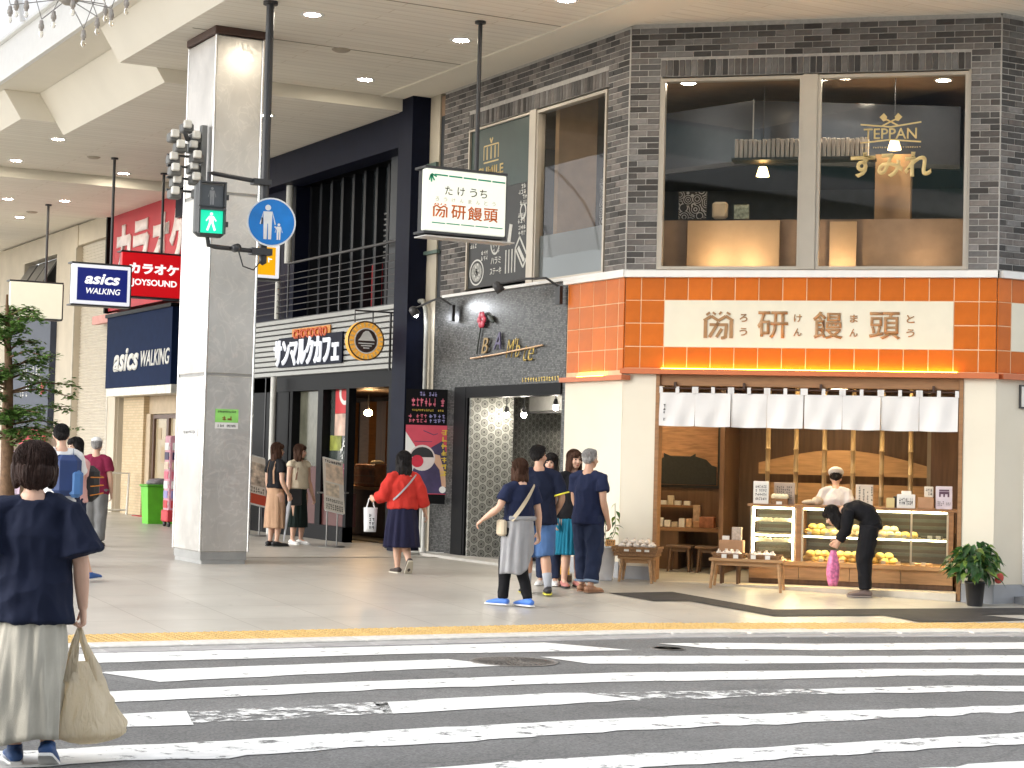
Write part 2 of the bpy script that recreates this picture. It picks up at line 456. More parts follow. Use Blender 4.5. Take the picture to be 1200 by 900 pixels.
for x0_, x1_ in ((-60, 10), (10, 20), (20, 60)):
    mb.hexa([(x, yk(x)+d, z) for z in (-0.2, 0.004) for d in (-1.05, -0.7) for x in (x0_, x1_)])
kerb = structure(mb.build("kerb", kerbm))
strip_pieces("kerb_stone", kerb, kerbm, -1.05, -0.7, -0.1, 0.022, 0.8, -4.4, 18.0)
strip_pieces("gutter_slab", kerb, gutm, -1.36, -1.06, -0.1, 0.008, 0.6, -4.0, 16.6)
strip_pieces("tactile_tile", pavement, yelm, -0.69, -0.32, 0.001, 0.014, 0.37, -4.06, 17.4, 0.006, True)
strip_pieces("tactile_tile", pavement, yelm, -0.32, 0.05, 0.001, 0.014, 0.37, -4.06, 17.4, 0.006, True)

# dark paving band
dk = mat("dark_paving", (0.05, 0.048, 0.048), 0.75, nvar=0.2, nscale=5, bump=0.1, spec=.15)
def draped(name, poly, m, dz, parent=None):
    bm = bmesh.new(); f = bm.faces.new([bm.verts.new((x, y, 0)) for x, y in poly])
    bmesh.ops.triangulate(bm, faces=[f])
    for it in range(4): bmesh.ops.subdivide_edges(bm, edges=[e for e in bm.edges if e.calc_length() > 0.35], cuts=1, use_grid_fill=True)
    bmesh.ops.triangulate(bm, faces=bm.faces[:])
    for v in bm.verts: v.co.z = gz(v.co.x, v.co.y)+dz
    bmesh.ops.recalc_face_normals(bm, faces=bm.faces[:])
    me = bpy.data.meshes.new(name); bm.to_mesh(me); bm.free(); me.materials.append(m)
    for p in me.polygons:
        if p.normal.z < 0: p.flip()
    o = bpy.data.objects.new(name, me); COL.objects.link(o); WM[o] = Matrix.Identity(4)
    if parent: o.parent = parent
    return o
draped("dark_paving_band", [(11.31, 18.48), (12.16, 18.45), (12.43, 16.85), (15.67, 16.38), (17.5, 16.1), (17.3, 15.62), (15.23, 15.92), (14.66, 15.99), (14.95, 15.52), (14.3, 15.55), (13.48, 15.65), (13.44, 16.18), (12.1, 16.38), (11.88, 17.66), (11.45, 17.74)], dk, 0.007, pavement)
# flat darker strip across the arcade floor by the steel column
draped("floor_strip", [(8.7, 24.3), (12.0, 24.3), (12.0, 24.16), (8.7, 24.16)], mat("floor_strip_brown", (0.32, 0.28, 0.24), 0.5, nvar=0.3, nscale=9), 0.006, pavement)

# zebra stripes
def paint(name, wear):
    m = mat(name, (0.72, 0.72, 0.70), 0.7, nvar=0.16, nscale=7)
    N, L, b = nodes(m)
    o = N["Material Output"]
    n1 = N.new("ShaderNodeTexNoise"); n1.inputs["Scale"].default_value = 5.5; n1.inputs["Detail"].default_value = 12; n1.inputs["Roughness"].default_value = 0.72
    L.new(N["Texture Coordinate"].outputs["Object"], n1.inputs["Vector"])
    cr = N.new("ShaderNodeMapRange"); cr.inputs[1].default_value = wear-0.05; cr.inputs[2].default_value = wear+0.05
    L.new(n1.outputs[0], cr.inputs[0])
    tr = N.new("ShaderNodeBsdfTransparent"); mx = N.new("ShaderNodeMixShader")
    L.new(cr.outputs[0], mx.inputs[0]); L.new(tr.outputs[0], mx.inputs[1]); L.new(b.outputs[0], mx.inputs[2]); L.new(mx.outputs[0], o.inputs[0])
    return m
P0, P1, P2 = paint("road_paint", 0.375), paint("road_paint_worn", 0.515), paint("road_paint_scuffed", 0.405)
def stripe(top, bot, m=P0, rag=0.0):
    def samp(pl):
        out = []
        for i in range(len(pl)-1):
            (x0, d0), (x1, d1) = pl[i], pl[i+1]; k = max(1, int(abs(x1-x0)/0.12))
            for j in range(k):
                t = j/k; x = x0+(x1-x0)*t; out.append((x, yk(x)+d0+(d1-d0)*t))
        x, d = pl[-1]; out.append((x, yk(x)+d)); return out
    def rg(p, a):
        n_ = noise.noise(Vector((p[0]*3.1, p[1]*7, 0)))+0.6*noise.noise(Vector((p[0]*11, p[1]*7, 3)))
        return (p[0], p[1]+n_*a, 0.005)
    a, b_ = samp(top), samp(bot)
    k = max(len(a), len(b_))
    def res(pl): return [pl[min(len(pl)-1, round(i*(len(pl)-1)/(k-1)))] for i in range(k)]
    a, b_ = res(a), res(b_)
    mb = MB()
    vs = [rg(p, 0.02+rag*0.7) for p in a]+[rg(p, 0.025+rag*1.3) for p in b_]
    mb.add(vs, [(k+i, k+i+1, i+1, i) for i in range(k-1)])
    mb.build("crosswalk_stripe", m, road)
stripe([(-6, -1.33), (4.4, -1.38), (8.35, -1.46)], [(-6, -2.0), (4.2, -2.03), (6.7, -2.03), (8.8, -2.26)])
stripe([(9.36, -1.8), (10.87, -2.0), (13.05, -1.95), (24, -1.9)], [(9.62, -2.36), (10.48, -2.58), (12.54, -2.57), (24, -2.5)])
stripe([(-6, -2.6), (3.2, -2.6)], [(-6, -3.2), (3.0, -3.2)])
stripe([(3.95, -2.62), (4.79, -2.56), (6.88, -2.48)], [(4.2, -3.28), (6.26, -3.07), (7.12, -3.04)])
stripe([(7.72, -2.52), (8.38, -2.62), (10.18, -3.06), (12.14, -3.1), (24, -3.1)], [(7.86, -3.08), (8.06, -3.14), (9.8, -3.57), (11.68, -3.66), (24, -3.7)])
stripe([(-6, -3.75), (3.77, -3.72), (5.98, -3.66), (7.73, -3.69), (9.47, -4.0), (11.31, -4.13), (24, -4.4)], [(-6, -4.3), (3.66, -4.24), (5.77, -4.13), (7.42, -4.2), (9.12, -4.46), (10.95, -4.57), (24, -4.8)], P0, 0.01)
stripe([(-6, -4.8), (3.9, -4.78)], [(-6, -5.35), (3.75, -5.33)], P2, 0.03)
stripe([(3.9, -4.8), (5.3, -4.75)], [(3.75, -5.3), (5.1, -5.24)], P1, 0.05)
stripe([(5.2, -4.75), (6.3, -4.66), (6.85, -4.7)], [(5.05, -5.25), (6.0, -5.21), (7.0, -5.17)], P0, 0.03)
stripe([(6.9, -4.74), (8.6, -4.98)], [(7.0, -5.2), (8.65, -5.28)], P1, 0.05)
stripe([(8.55, -4.98), (8.85, -5.0), (10.41, -5.25), (24, -5.6)], [(8.6, -5.26), (8.72, -5.28), (10.15, -5.56), (24, -5.95)], P2, 0.02)
stripe([(-6, -6.0), (2.8, -5.99), (3.59, -6.02), (4.92, -5.91), (6.36, -5.91), (7.9, -6.04), (9.56, -6.22), (24, -6.6)], [(-6, -6.5), (2.7, -6.52), (3.4, -6.56), (4.67, -6.44), (6.1, -6.36), (7.6, -6.43), (9.26, -6.53), (24, -6.9)], P2, 0.05)
stripe([(-6, -7.25), (4.49, -7.23), (4.93, -7.18), (6.98, -7.22), (8.57, -7.26), (24, -7.4)], [(-6, -7.8), (5.28, -7.62), (6.73, -7.6), (8.26, -7.62), (24, -7.75)], P2, 0.04)
stripe([(-6, -8.2), (7.1, -8.14), (24, -8.3)], [(-6, -8.7), (7.1, -8.6), (24, -8.75)], P0, 0.03)
stripe([(-6, -9.3), (24, -9.3)], [(-6, -9.8), (24, -9.8)], P0, 0.03)
# manhole covers
iron = mat("cast_iron", (0.13, 0.12, 0.11), 0.55, metal=0.35, nvar=0.35, nscale=22, bump=0.4, bscale=60)
def manhole(x, y, r, label):
    t = thing("manhole_cover", label, "manhole", (x, y, 0))
    MB().lathe((x, y, 0.0), [(r*1.1, 0.002), (r*1.1, 0.008), (r*1.02, 0.008), (r*1.0, 0.003)], 40, smooth=False).build("rim", mat("rim_iron", (0.2, 0.19, 0.18), 0.6, metal=0.3, nvar=0.3, nscale=12), t)
    mb = MB(); mb.lathe((x, y, 0), [(r, 0.001), (r, 0.006), (0.0, 0.006)], 40, smooth=False)
    for ring in range(2, 7):
        k = ring*6
        for i in range(k):
            a = 2*math.pi*(i+0.3*ring)/k; q = r*ring/7.2
            mb.box((x+q*math.cos(a), y+q*math.sin(a), 0.008), (0.045, 0.024, 0.006), Matrix.Rotation(a, 3, 'Z'))
    mb.build("lid", iron, t)
manhole(7.33, 13.42, 0.33, "round cast iron manhole cover with a raised pattern between two crosswalk stripes")
manhole(9.18, 13.98, 0.14, "small round grey valve lid set in the gap of the far crosswalk stripe")

# ------------------------------------------------------------------ arcade ceiling
planks = mat("ceiling_plank", (0.86, 0.815, 0.72), 0.55, nvar=0.07, nscale=3, stretch=(0.25, 4, 1))
N, L, b = nodes(planks)
wv = N.new("ShaderNodeTexBrick"); wv.offset = 0.37
wv.inputs["Scale"].default_value = 1; wv.inputs["Brick Width"].default_value = 3.6; wv.inputs["Row Height"].default_value = 0.2; wv.inputs["Mortar Size"].default_value = 0.008
wv.inputs["Color1"].default_value = (1, 1, 1, 1); wv.inputs["Color2"].default_value = (0.96, 0.955, 0.945, 1); wv.inputs["Mortar"].default_value = (0.8, 0.77, 0.72, 1)
L.new(N["Texture Coordinate"].outputs["Object"], wv.inputs["Vector"])
mm = N.new("ShaderNodeMix"); mm.data_type = 'RGBA'; mm.blend_type = 'MULTIPLY'; mm.inputs[0].default_value = 1
L.new(b.inputs["Base Color"].links[0].from_socket, mm.inputs[6]); L.new(wv.outputs[0], mm.inputs[7]); L.new(mm.outputs[2], b.inputs["Base Color"])
bp = N.new("ShaderNodeBump"); bp.inputs["Strength"].default_value = 0.5; bp.inputs["Distance"].default_value = 0.01
L.new(wv.outputs["Fac"], bp.inputs["Height"]); bp.invert = True; L.new(bp.outputs[0], b.inputs["Normal"])
cream = mat("ceiling_cream", (0.84, 0.79, 0.68), 0.6, nvar=0.04, nscale=1)
whitep = mat("white_fascia", (0.82, 0.82, 0.8), 0.5, nvar=0.03)

def slab(xl, z, y0, y1, x1=12.6, name="ceiling_slab"):
    """plank underside, slanted cream edge towards the open arcade"""
    slope = (7.55-7.24)/0.48; h = 7.56-z
    prof = [(xl, z), (x1, z), (x1, 7.56), (xl-slope*h, 7.56)]
    vs = [(x, y0, zz) for x, zz in prof]+[(x, y1, zz) for x, zz in prof]
    mb = MB(); mb.add(vs, [(0, 4, 5, 1)], 0); mb.add(vs, [(0, 3, 7, 4), (0, 1, 2, 3), (4, 7, 6, 5), (1, 5, 6, 2)], 1)
    return mb.build(name, [planks, cream], ceiling)
mb = MB(); mb.hexa([(x, y, z) for z in (7.565, 7.9) for y in (14.0, 62) for x in (7.08, 14)])
mb.hexa([(x, y, z) for z in (7.565, 7.9) for y in (14.0, 24.0) for x in (14.003, 40)])
ceiling = structure(mb.build("ceiling", cream))
slab(7.55, 7.1, 14.0, 25.93, 40)
slab(8.22, 6.9, 25.935, 31.4)
slab(7.5, 7.1, 31.405, 37.0); slab(8.22, 6.9, 37.005, 42.4); slab(7.5, 7.1, 42.405, 62)
# smooth border along the shop wall, and the trim line above the brick
mb = MB(); mb.hexa([(x, y, z) for z in (7.082, 7.098) for y in (17.0, 25.9) for x in (11.61, 12.27)])
mb.hexa([(x, y, z) for z in (7.074, 7.098) for y in (17.0, 25.9) for x in (11.59, 11.607)])
mb.build("ceiling_border", cream, ceiling)
mb = MB(); mb.hexa([(x, y, z) for z in (7.565, 8.17) for y in (14.0, 62) for x in (7.0, 7.075)])
mb.hexa([(x, y, z) for z in (8.173, 8.22) for y in (14.0, 62) for x in (6.93, 7.1)])
mb.build("ceiling_fascia", whitep, ceiling)
mb = MB()
for k, y in enumerate([17.9, 20.4, 23.2]):
    mb.hexa([(x, y+d, z) for z in (7.094, 7.099) for d in (0, 0.012) for x in (7.7, 11.58)])
mb.build("ceiling_joint", mat("joint_dark_strip", (0.3, 0.26, 0.2), 0.7), ceiling)  # dark strips laid on the planks as joint lines
# translucent vault over the middle of the arcade
vault_m = frosted("vault_sheet", (0.85, 0.85, 0.86), 0.6)
mb = MB(); nn = 14
vs = []
for y in (17.0, 62.0):
    for i in range(nn+1):
        a = math.pi*i/nn; vs.append((0.8+6.15*math.cos(a), y, 8.24+3.4*math.sin(a)))
vo_ = [(x, y, z+0.03) for x, y, z in vs]
mb.add(vs, [(i, i+1, nn+2+i, nn+1+i) for i in range(nn)], 0, True)
vault = structure(mb.build("arcade_roof_vault", vault_m))
mb = MB(); y = 17.0
while y <= 62:
    mb.tube([(0.8+6.1*math.cos(math.pi*i/nn), y, 8.2+3.4*math.sin(math.pi*i/nn)) for i in range(nn+1)], 0.05, 6); y += 3.0
mb.build("roof_rib", mat("rib_paint", (0.75, 0.75, 0.75), 0.4), vault)

# downlights
trim_m = mat("downlight_trim", (0.8, 0.8, 0.78), 0.4)
lens_m = glow("downlight_glow", "fff3dd", 45.0)
def dl_mesh():
    a = MB(); a.lathe((0, 0, 0), [(0.1, -0.004), (0.13, -0.014), (0.15, -0.006), (0.153, 0.0)], 20)
    b_ = MB(); b_.lathe((0, 0, 0), [(0.0, -0.006), (0.1, -0.006), (0.1, 0)], 20)
    return a.mesh("trim", trim_m), b_.mesh("lens", lens_m)
tm, lm = dl_mesh()
DL = [(8.7, 18.3, 7.1, "added unseen near the road side edge of the ceiling"), (11.4, 15.9, 7.1, "added unseen over the pavement in front of the bun shop"), (14.6, 15.0, 7.1, "over the pavement by the right corner of the bun shop"), (8.72, 21.63, 7.1, "nearest the top edge of the steel column"), (10.9, 21.84, 7.1, "beside the pole of the green bordered hanging sign"), (10.91, 24.95, 7.1, "in front of the dark blue cafe frame"), (10.37, 27.53, 6.9, "just behind the steel column over the dark cafe upper windows"), (9.48, 31.74, 7.1, "above the floodlight bracket left of the steel column"), (10.75, 36.38, 7.1, "over the big red karaoke board"), (8.57, 33.08, 7.1, "under the tip of the cream slanted ceiling edge"), (8.55, 36.08, 7.1, "second past the slanted cream corner"), (9.41, 40.3, 6.9, "far down the arcade near the photo's left edge"), (10.5, 39.8, 6.9, "far down the arcade over the shutter"), (10.96, 19.19, 7.1, "above the brick corner at the top edge of the photo"), (8.6, 44.5, 7.1, "deepest one near the open edge of the arcade"), (10.8, 45.0, 7.1, "deepest one near the shop wall")]  # first three sit out of view, added as fill, continuing the rows
for x, y, z, s in DL:
    t = thing("downlight", "lit round ceiling downlight "+s, "downlight", (x, y, z), "downlights in the arcade ceiling")
    piece("trim", tm, t, Matrix.Translation((x, y, z))); piece("lens", lm, t, Matrix.Translation((x, y, z)))
ventm = mat("vent_plastic", (0.42, 0.36, 0.28), 0.6)
for x, y, z, s in [(9.82, 23.29, 7.1, "between two downlights before the dark cafe frame"), (9.67, 34.7, 7.1, "near the floodlight bracket"), (10.4, 42.2, 6.9, "far down the arcade")]:
    m_ = MB(); m_.lathe((x, y, z), [(0.0, -0.03), (0.09, -0.028), (0.12, -0.012), (0.13, 0)], 18)
    solo(m_, "ceiling_vent", ventm, "round tan ceiling sensor cap "+s, "ceiling vent", (x, y, z), "sensor caps in the ceiling")

# ------------------------------------------------------------------ steel column
steel = mat("etched_steel", (0.58, 0.555, 0.52), 0.36, metal=0.7, nvar=0.22, nscale=1.6, stretch=(1, 1, 0.7))
N, L, b = nodes(steel)
# etched branch pattern shows as a change of gloss and a slight change of tone
n1 = N.new("ShaderNodeTexNoise"); n1.inputs["Scale"].default_value = 2.2; n1.inputs["Detail"].default_value = 6; n1.inputs["Distortion"].default_value = 2.5
L.new(N["Texture Coordinate"].outputs["Object"], n1.inputs["Vector"])
ab = N.new("ShaderNodeMath"); ab.operation = 'SUBTRACT'; ab.inputs[1].default_value = 0.5; L.new(n1.outputs[0], ab.inputs[0])
a2 = N.new("ShaderNodeMath"); a2.operation = 'ABSOLUTE'; L.new(ab.outputs[0], a2.inputs[0])
mr = N.new("ShaderNodeMapRange"); mr.inputs[1].default_value, mr.inputs[2].default_value, mr.inputs[3].default_value, mr.inputs[4].default_value = 0.0, 0.03, 1.1, 0.98
L.new(a2.outputs[0], mr.inputs[0])
vm = N.new("ShaderNodeVectorMath"); vm.operation = 'SCALE'
L.new(b.inputs["Base Color"].links[0].from_socket, vm.inputs[0]); L.new(mr.outputs[0], vm.inputs["Scale"]); L.new(vm.outputs[0], b.inputs["Base Color"])
m3 = N.new("ShaderNodeMapRange"); m3.inputs[1].default_value, m3.inputs[2].default_value, m3.inputs[3].default_value, m3.inputs[4].default_value = 0.0, 0.03, 0.5, 0.34
L.new(a2.outputs[0], m3.inputs[0]); L.new(m3.outputs[0], b.inputs["Roughness"])
trimst = mat("bright_steel_trim", (0.75, 0.74, 0.72), 0.22, metal=0.9, nvar=0.05)
CX0, CX1, CY0, CY1 = 7.925, 8.565, 22.9, 23.98
col = thing("arcade_column", "square arcade column clad in etched stainless steel panels with a green sticker", "column", (8.24, 23.4, 0.2))
zb = [0.34, 2.62, 4.95, 7.0]
for k in range(3):
    MB().rbox(((CX0+CX1)/2, (CY0+CY1)/2, (zb[k]+zb[k+1])/2), (CX1-CX0, CY1-CY0, zb[k+1]-zb[k]-0.006), 0.02).build("steel_panel", steel, col)
MB().box(((CX0+CX1)/2, (CY0+CY1)/2, 3.6), (CX1-CX0-0.02, CY1-CY0-0.02, 6.7)).build("core", mat("joint_grey", (0.3, 0.3, 0.29), 0.5), col)
for x, y in ((CX0, CY0), (CX1, CY0), (CX0, CY1)):
    MB().rbox((x, y, 3.67), (0.03, 0.03, 6.64), 0.008).build("corner_trim", trimst, col)
MB().rbox(((CX0+CX1)/2, (CY0+CY1)/2, 0.26), (CX1-CX0-0.04, CY1-CY0-0.04, 0.16), 0.01).build("base_plinth", mat("plinth_steel", (0.4, 0.4, 0.39), 0.45, metal=0.6), col)
MB().rbox(((CX0+CX1)/2, (CY0+CY1)/2, 7.05), (CX1-CX0+0.06, CY1-CY0+0.06, 0.1), 0.01).build("cap_band", mat("brown_band", (0.07, 0.035, 0.025), 0.5), col)
FC = Fr((0, CY0, 0), (1, 0, 0), (0, -1, 0))
FL = Fr((CX0, 0, 0), (0, -1, 0), (-1, 0, 0))
mb = MB(); FC.box(mb, 8.07, 8.38, 0.001, 0.005, 2.01, 2.18)
stk = mb.build("sticker", mat("sticker_green", (0.3, 0.72, 0.16), 0.5), col)
mb = MB(); FC.box(mb, 8.07, 8.38, 0.001, 0.005, 1.93, 2.008); mb.build("sticker_footer", mat("paper_white", (0.8, 0.8, 0.78), 0.6, nvar=0.03), col)
ink = mat("ink_black", (0.02, 0.02, 0.022), 0.5)
red_ink = mat("ink_red", (0.6, 0.03, 0.03), 0.5)
scribble(FC, 8.1, 8.35, 2.13, 2.165, 0.005, ink, col, 1, 12, 3); scribble(FC, 8.1, 8.35, 1.945, 1.99, 0.005, ink, col, 1, 14, 4)
scribble(FC, 8.15, 8.3, 2.03, 2.1, 0.005, mat("ink_rust", (0.25, 0.08, 0.02), 0.5), col, 1, 2, 8)
mb = MB(); FL.box(mb, -23.76, -23.14, 0.001, 0.005, 1.83, 1.93); mb.build("notice", MATS["paper_white"], col)
scribble(FL, -23.72, -23.2, 1.85, 1.91, 0.005, ink, col, 1, 14, 5)

# ------------------------------------------------------------------ corner building
ED = Vector((0.7325, -0.6807, 0)); ND = Vector((0.6807, 0.7325, 0))
R0 = Vector((15.563, 16.787, 0)); XL = 12.277
FF = Fr(R0, ED, -ND)                       # chamfered shop front: u from -4.48 (left corner) to 0
FS = Fr((XL, 0, 0), (0, -1, 0), (-1, 0, 0))  # arcade side wall: u = -Y
FR = Fr(R0, (1, 0, 0), (0, -1, 0))          # street side wall to the right
UC = -4.482
bld = thing("corner_building", "two storey corner building with dark brick above and an orange tiled bun shop front below", "building", (13.9, 18.3, 0.15))
mortar = mat("brick_mortar", (0.44, 0.42, 0.395), 0.9, nvar=0.15, nscale=20, bump=0.2)
brickm = mat("dark_brick", (0.125, 0.113, 0.106), 0.75, nvar=0.25, nscale=14, ovar=0.7, bump=0.4, bscale=60)
N, L, b = nodes(brickm)
# each brick leans grey or brown
hsn = N.new("ShaderNodeHueSaturation"); oi = N.new("ShaderNodeObjectInfo"); gi = N.new("ShaderNodeNewGeometry")
ad = N.new("ShaderNodeMath"); ad.operation = 'MULTIPLY_ADD'; ad.inputs[1].default_value = 7.31
L.new(oi.outputs["Random"], ad.inputs[0]); L.new(gi.outputs["Random Per Island"], ad.inputs[2])
fr_ = N.new("ShaderNodeMath"); fr_.operation = 'FRACT'; L.new(ad.outputs[0], fr_.inputs[0])
mr = N.new("ShaderNodeMapRange"); mr.inputs[3].default_value, mr.inputs[4].default_value = 0.35, 1.25
L.new(fr_.outputs[0], mr.inputs[0]); L.new(mr.outputs[0], hsn.inputs["Saturation"])
L.new(b.inputs["Base Color"].links[0].from_socket, hsn.inputs["Color"]); L.new(hsn.outputs[0], b.inputs["Base Color"])

WF = [(-4.075, -2.335, 4.03, 6.41), (-2.155, -0.37, 4.03, 6.41)]     # chamfer windows
WS = [(-24.22, -22.38, 4.06, 6.38), (-22.2, -20.37, 4.02, 6.38)]     # side: poster bay and window
mb = MB(); FF.wallholes(mb, UC+0.012, -0.012, -0.25, 0.004, 4.02, 7.2, [(-4.1, -0.345, 4.02, 6.435)])
bw = mb.build("brick_wall", mortar, bld)
mb = MB(); FS.wallholes(mb, -25.05, -19.86, -0.25, 0.004, 4.02, 7.2, [(-24.245, -20.345, 4.03, 6.41)])
bws = mb.build("brick_wall", mortar, bld)
mb = MB(); FR.box(mb, 0.014, 6, -0.25, 0.004, 4.02, 7.2); bwr = mb.build("brick_wall", mortar, bld)
for cx_, cy_ in ((XL, 19.838), (R0.x, R0.y)): MB().tube([(cx_, cy_, 4.021), (cx_, cy_, 7.07)], .0135, 8).build('corner_joint', mortar, bld)
BL, BH = 0.225, 0.0755
def brick_me(w_, h_): return MB().rbox((0, 0, 0), (w_, 0.03, h_), 0.004).mesh("brick", brickm)
full, half, sold = brick_me(BL-0.01, BH-0.011), brick_me(BL/2-0.01, BH-0.011), brick_me(0.066, 0.2)
def course_list(u0, u1, z0, z1, holes, off=0):
    out = []; r = 0; z = z0
    while z+BH <= z1+0.001:
        segs = [(u0, u1)]
        for a, b_, c, d in holes:
            if z+BH > c and z < d: segs = [s for (s0, s1) in segs for s in ((s0, min(s1, a)), (max(s0, b_), s1)) if s[1]-s[0] > 0.04]
        for s0, s1 in segs:
            u = s0
            if (r+off) % 2: u_ = min(s1, s0+BL/2); out.append((s0, u_, z)); u = u_
            while u < s1-0.02:
                e = min(s1, u+BL)
                if s1-e < 0.05: e = s1
                out.append((u, e, z)); u = e
        z += BH; r += 1
    return out
def lay(fr, parent, lst, individual):
    mbs = MB(); cache = {}
    for u0, u1, z in lst:
        wj = random.uniform(-0.003, 0.004)
        if individual:
            k = round((u1-u0)*200)
            if k not in cache: cache[k] = brick_me(max(0.03, u1-u0-0.01), BH-0.011)
            piece("brick", cache[k], parent, fr.M((u0+u1)/2, -0.003+wj, z+BH/2))
        else:
            fr_m = fr.M((u0+u1)/2, -0.003+wj, z+BH/2)
            mbs.rbox(fr_m.translation, (max(0.03, u1-u0-0.01), 0.03, BH-0.011), 0.004, fr_m.to_3x3())
    if not individual: mbs.build("brick_courses", brickm, parent, kind="stuff")
def soldiers(fr, parent, u0, u1, z):
    n = int((u1-u0)/0.0765)
    for i in range(n): piece("soldier_brick", sold, parent, fr.M(u0+(i+0.5)*(u1-u0)/n, -0.002+random.uniform(-0.003, 0.004), z))
hf = [(-4.1, -0.345, 4.0, 6.64)]
lay(FF, bw, course_list(UC, 0, 4.03, 7.06, hf), True)
soldiers(FF, bw, -4.1, -0.345, 6.54)
hsd = [(-24.245, -20.345, 4.0, 6.62)]
lay(FS, bws, course_list(-25.05, -19.845, 4.03, 7.06, hsd), False)
soldiers(FS, bws, -24.245, -20.345, 6.515)
lay(FR, bwr, course_list(0.0, 3.0, 4.03, 7.06, []), False)

# body behind the walls: floors, roof slab, inner walls of the upper room
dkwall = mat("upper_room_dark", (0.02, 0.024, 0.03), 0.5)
mb = MB()
floor_poly = [(12.3, 27), (12.3, 19.95), (15.5, 16.95), (24, 16.95), (24, 27)]
def slabpoly(mb, poly, z0, z1, mi=0):
    n = len(poly); mb.add([(x, y, z0) for x, y in poly]+[(x, y, z1) for x, y in poly], [tuple(range(n-1, -1, -1)), tuple(range(n, 2*n))]+[(i, (i+1) % n, n+(i+1) % n, n+i) for i in range(n)], mi)
slabpoly(mb, floor_poly, 3.75, 3.95)
mb.build("floor_slab", mat("slab_concrete", (0.25, 0.24, 0.23), 0.8), bld)
mb = MB(); slabpoly(mb, floor_poly, 6.75, 7.05); mb.build("upper_ceiling", mat("upper_ceiling_tan", (0.3, 0.2, 0.13), 0.6), bld)
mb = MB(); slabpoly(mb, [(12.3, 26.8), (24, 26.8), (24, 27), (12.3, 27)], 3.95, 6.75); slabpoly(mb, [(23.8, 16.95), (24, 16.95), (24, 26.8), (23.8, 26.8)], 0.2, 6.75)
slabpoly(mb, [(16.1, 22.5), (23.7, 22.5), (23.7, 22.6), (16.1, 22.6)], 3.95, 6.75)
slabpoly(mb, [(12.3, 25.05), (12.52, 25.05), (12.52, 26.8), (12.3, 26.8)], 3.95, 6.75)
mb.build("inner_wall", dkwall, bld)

# white ledge and orange tiled band
ledge_m = mat("white_ledge", (0.8, 0.79, 0.77), 0.4, nvar=0.04)
mb = MB(); FF.box(mb, UC, 0, -0.02, 0.055, 3.935, 4.018); FS.box(mb, -24.9, -19.815, -0.02, 0.05, 3.99, 4.03)
FS.box(mb, -21.3, -19.815, -0.02, 0.053, 3.935, 3.988); FR.box(mb, 0.04, 6, -0.02, 0.053, 3.936, 4.019)
mb.build("white_ledge", ledge_m, bld)
orange = mat("orange_tile", (0.56, 0.135, 0.012), 0.36, nvar=0.12, nscale=5, ovar=0.10, spec=0.3)
grout = mat("pale_grout", (0.75, 0.5, 0.3), 0.8)
mb = MB(); FF.box(mb, UC+0.01, -0.01, -0.3, 0.001, 2.8, 3.934); FS.box(mb, -21.25, -19.87, -0.3, 0.001, 2.72, 3.934); FR.box(mb, 0.02, 6, -0.3, 0.001, 2.8, 3.934)
band = mb.build("tiled_band", grout, bld)
tc = {}
def tile(fr, u0, u1, z0, z1):
    k = (round((u1-u0)*100), round((z1-z0)*100))
    if k not in tc: tc[k] = MB().rbox((0, 0, 0), (u1-u0-0.011, 0.02, z1-z0-0.011), 0.004).mesh("tile", orange)
    piece("tile", tc[k], band, fr.M((u0+u1)/2, -0.004+random.uniform(-0.0012, 0.0012), (z0+z1)/2))
rows = [2.805, 3.075, 3.365, 3.65, 3.935]
cols = [UC+0.003, -4.28, -3.985]+[-3.985+(i+1)*0.2904 for i in range(12)]+[-0.21, -0.003]
for i in range(len(cols)-1):
    for j in range(4):
        if j in (1, 2) and 2 <= i < 14: continue
        tile(FF, cols[i], cols[i+1], rows[j], rows[j+1])
scols = [-21.245, -20.94, -20.6, -20.29, -19.985, -19.845]
for i in range(5):
    for j in range(4): tile(FS, scols[i], scols[i+1], rows[j]-0.03, rows[j+1]-(0.03 if j < 3 else 0))
for i in range(9):
    for j in range(4):
        if j in (1, 2) and i >= 1: continue
        tile(FR, 0.003+(0.22 if i else 0)+max(0, i-1)*0.29, 0.22+i*0.29, rows[j], rows[j+1])
creamsign = mat("cream_sign_board", (0.76, 0.71, 0.57), 0.4, nvar=0.03)
mb = MB(); FF.box(mb, -3.98, -0.505, -0.012, 0.01, 3.075, 3.648); sgn = mb.build("sign_board", creamsign, bld)
mb = MB(); FR.box(mb, 0.22, 2.6, -0.012, 0.01, 3.075, 3.648); mb.build("sign_board", creamsign, bld)
gold = mat("sign_letter_tan", (0.36, 0.2, 0.085), 0.45)
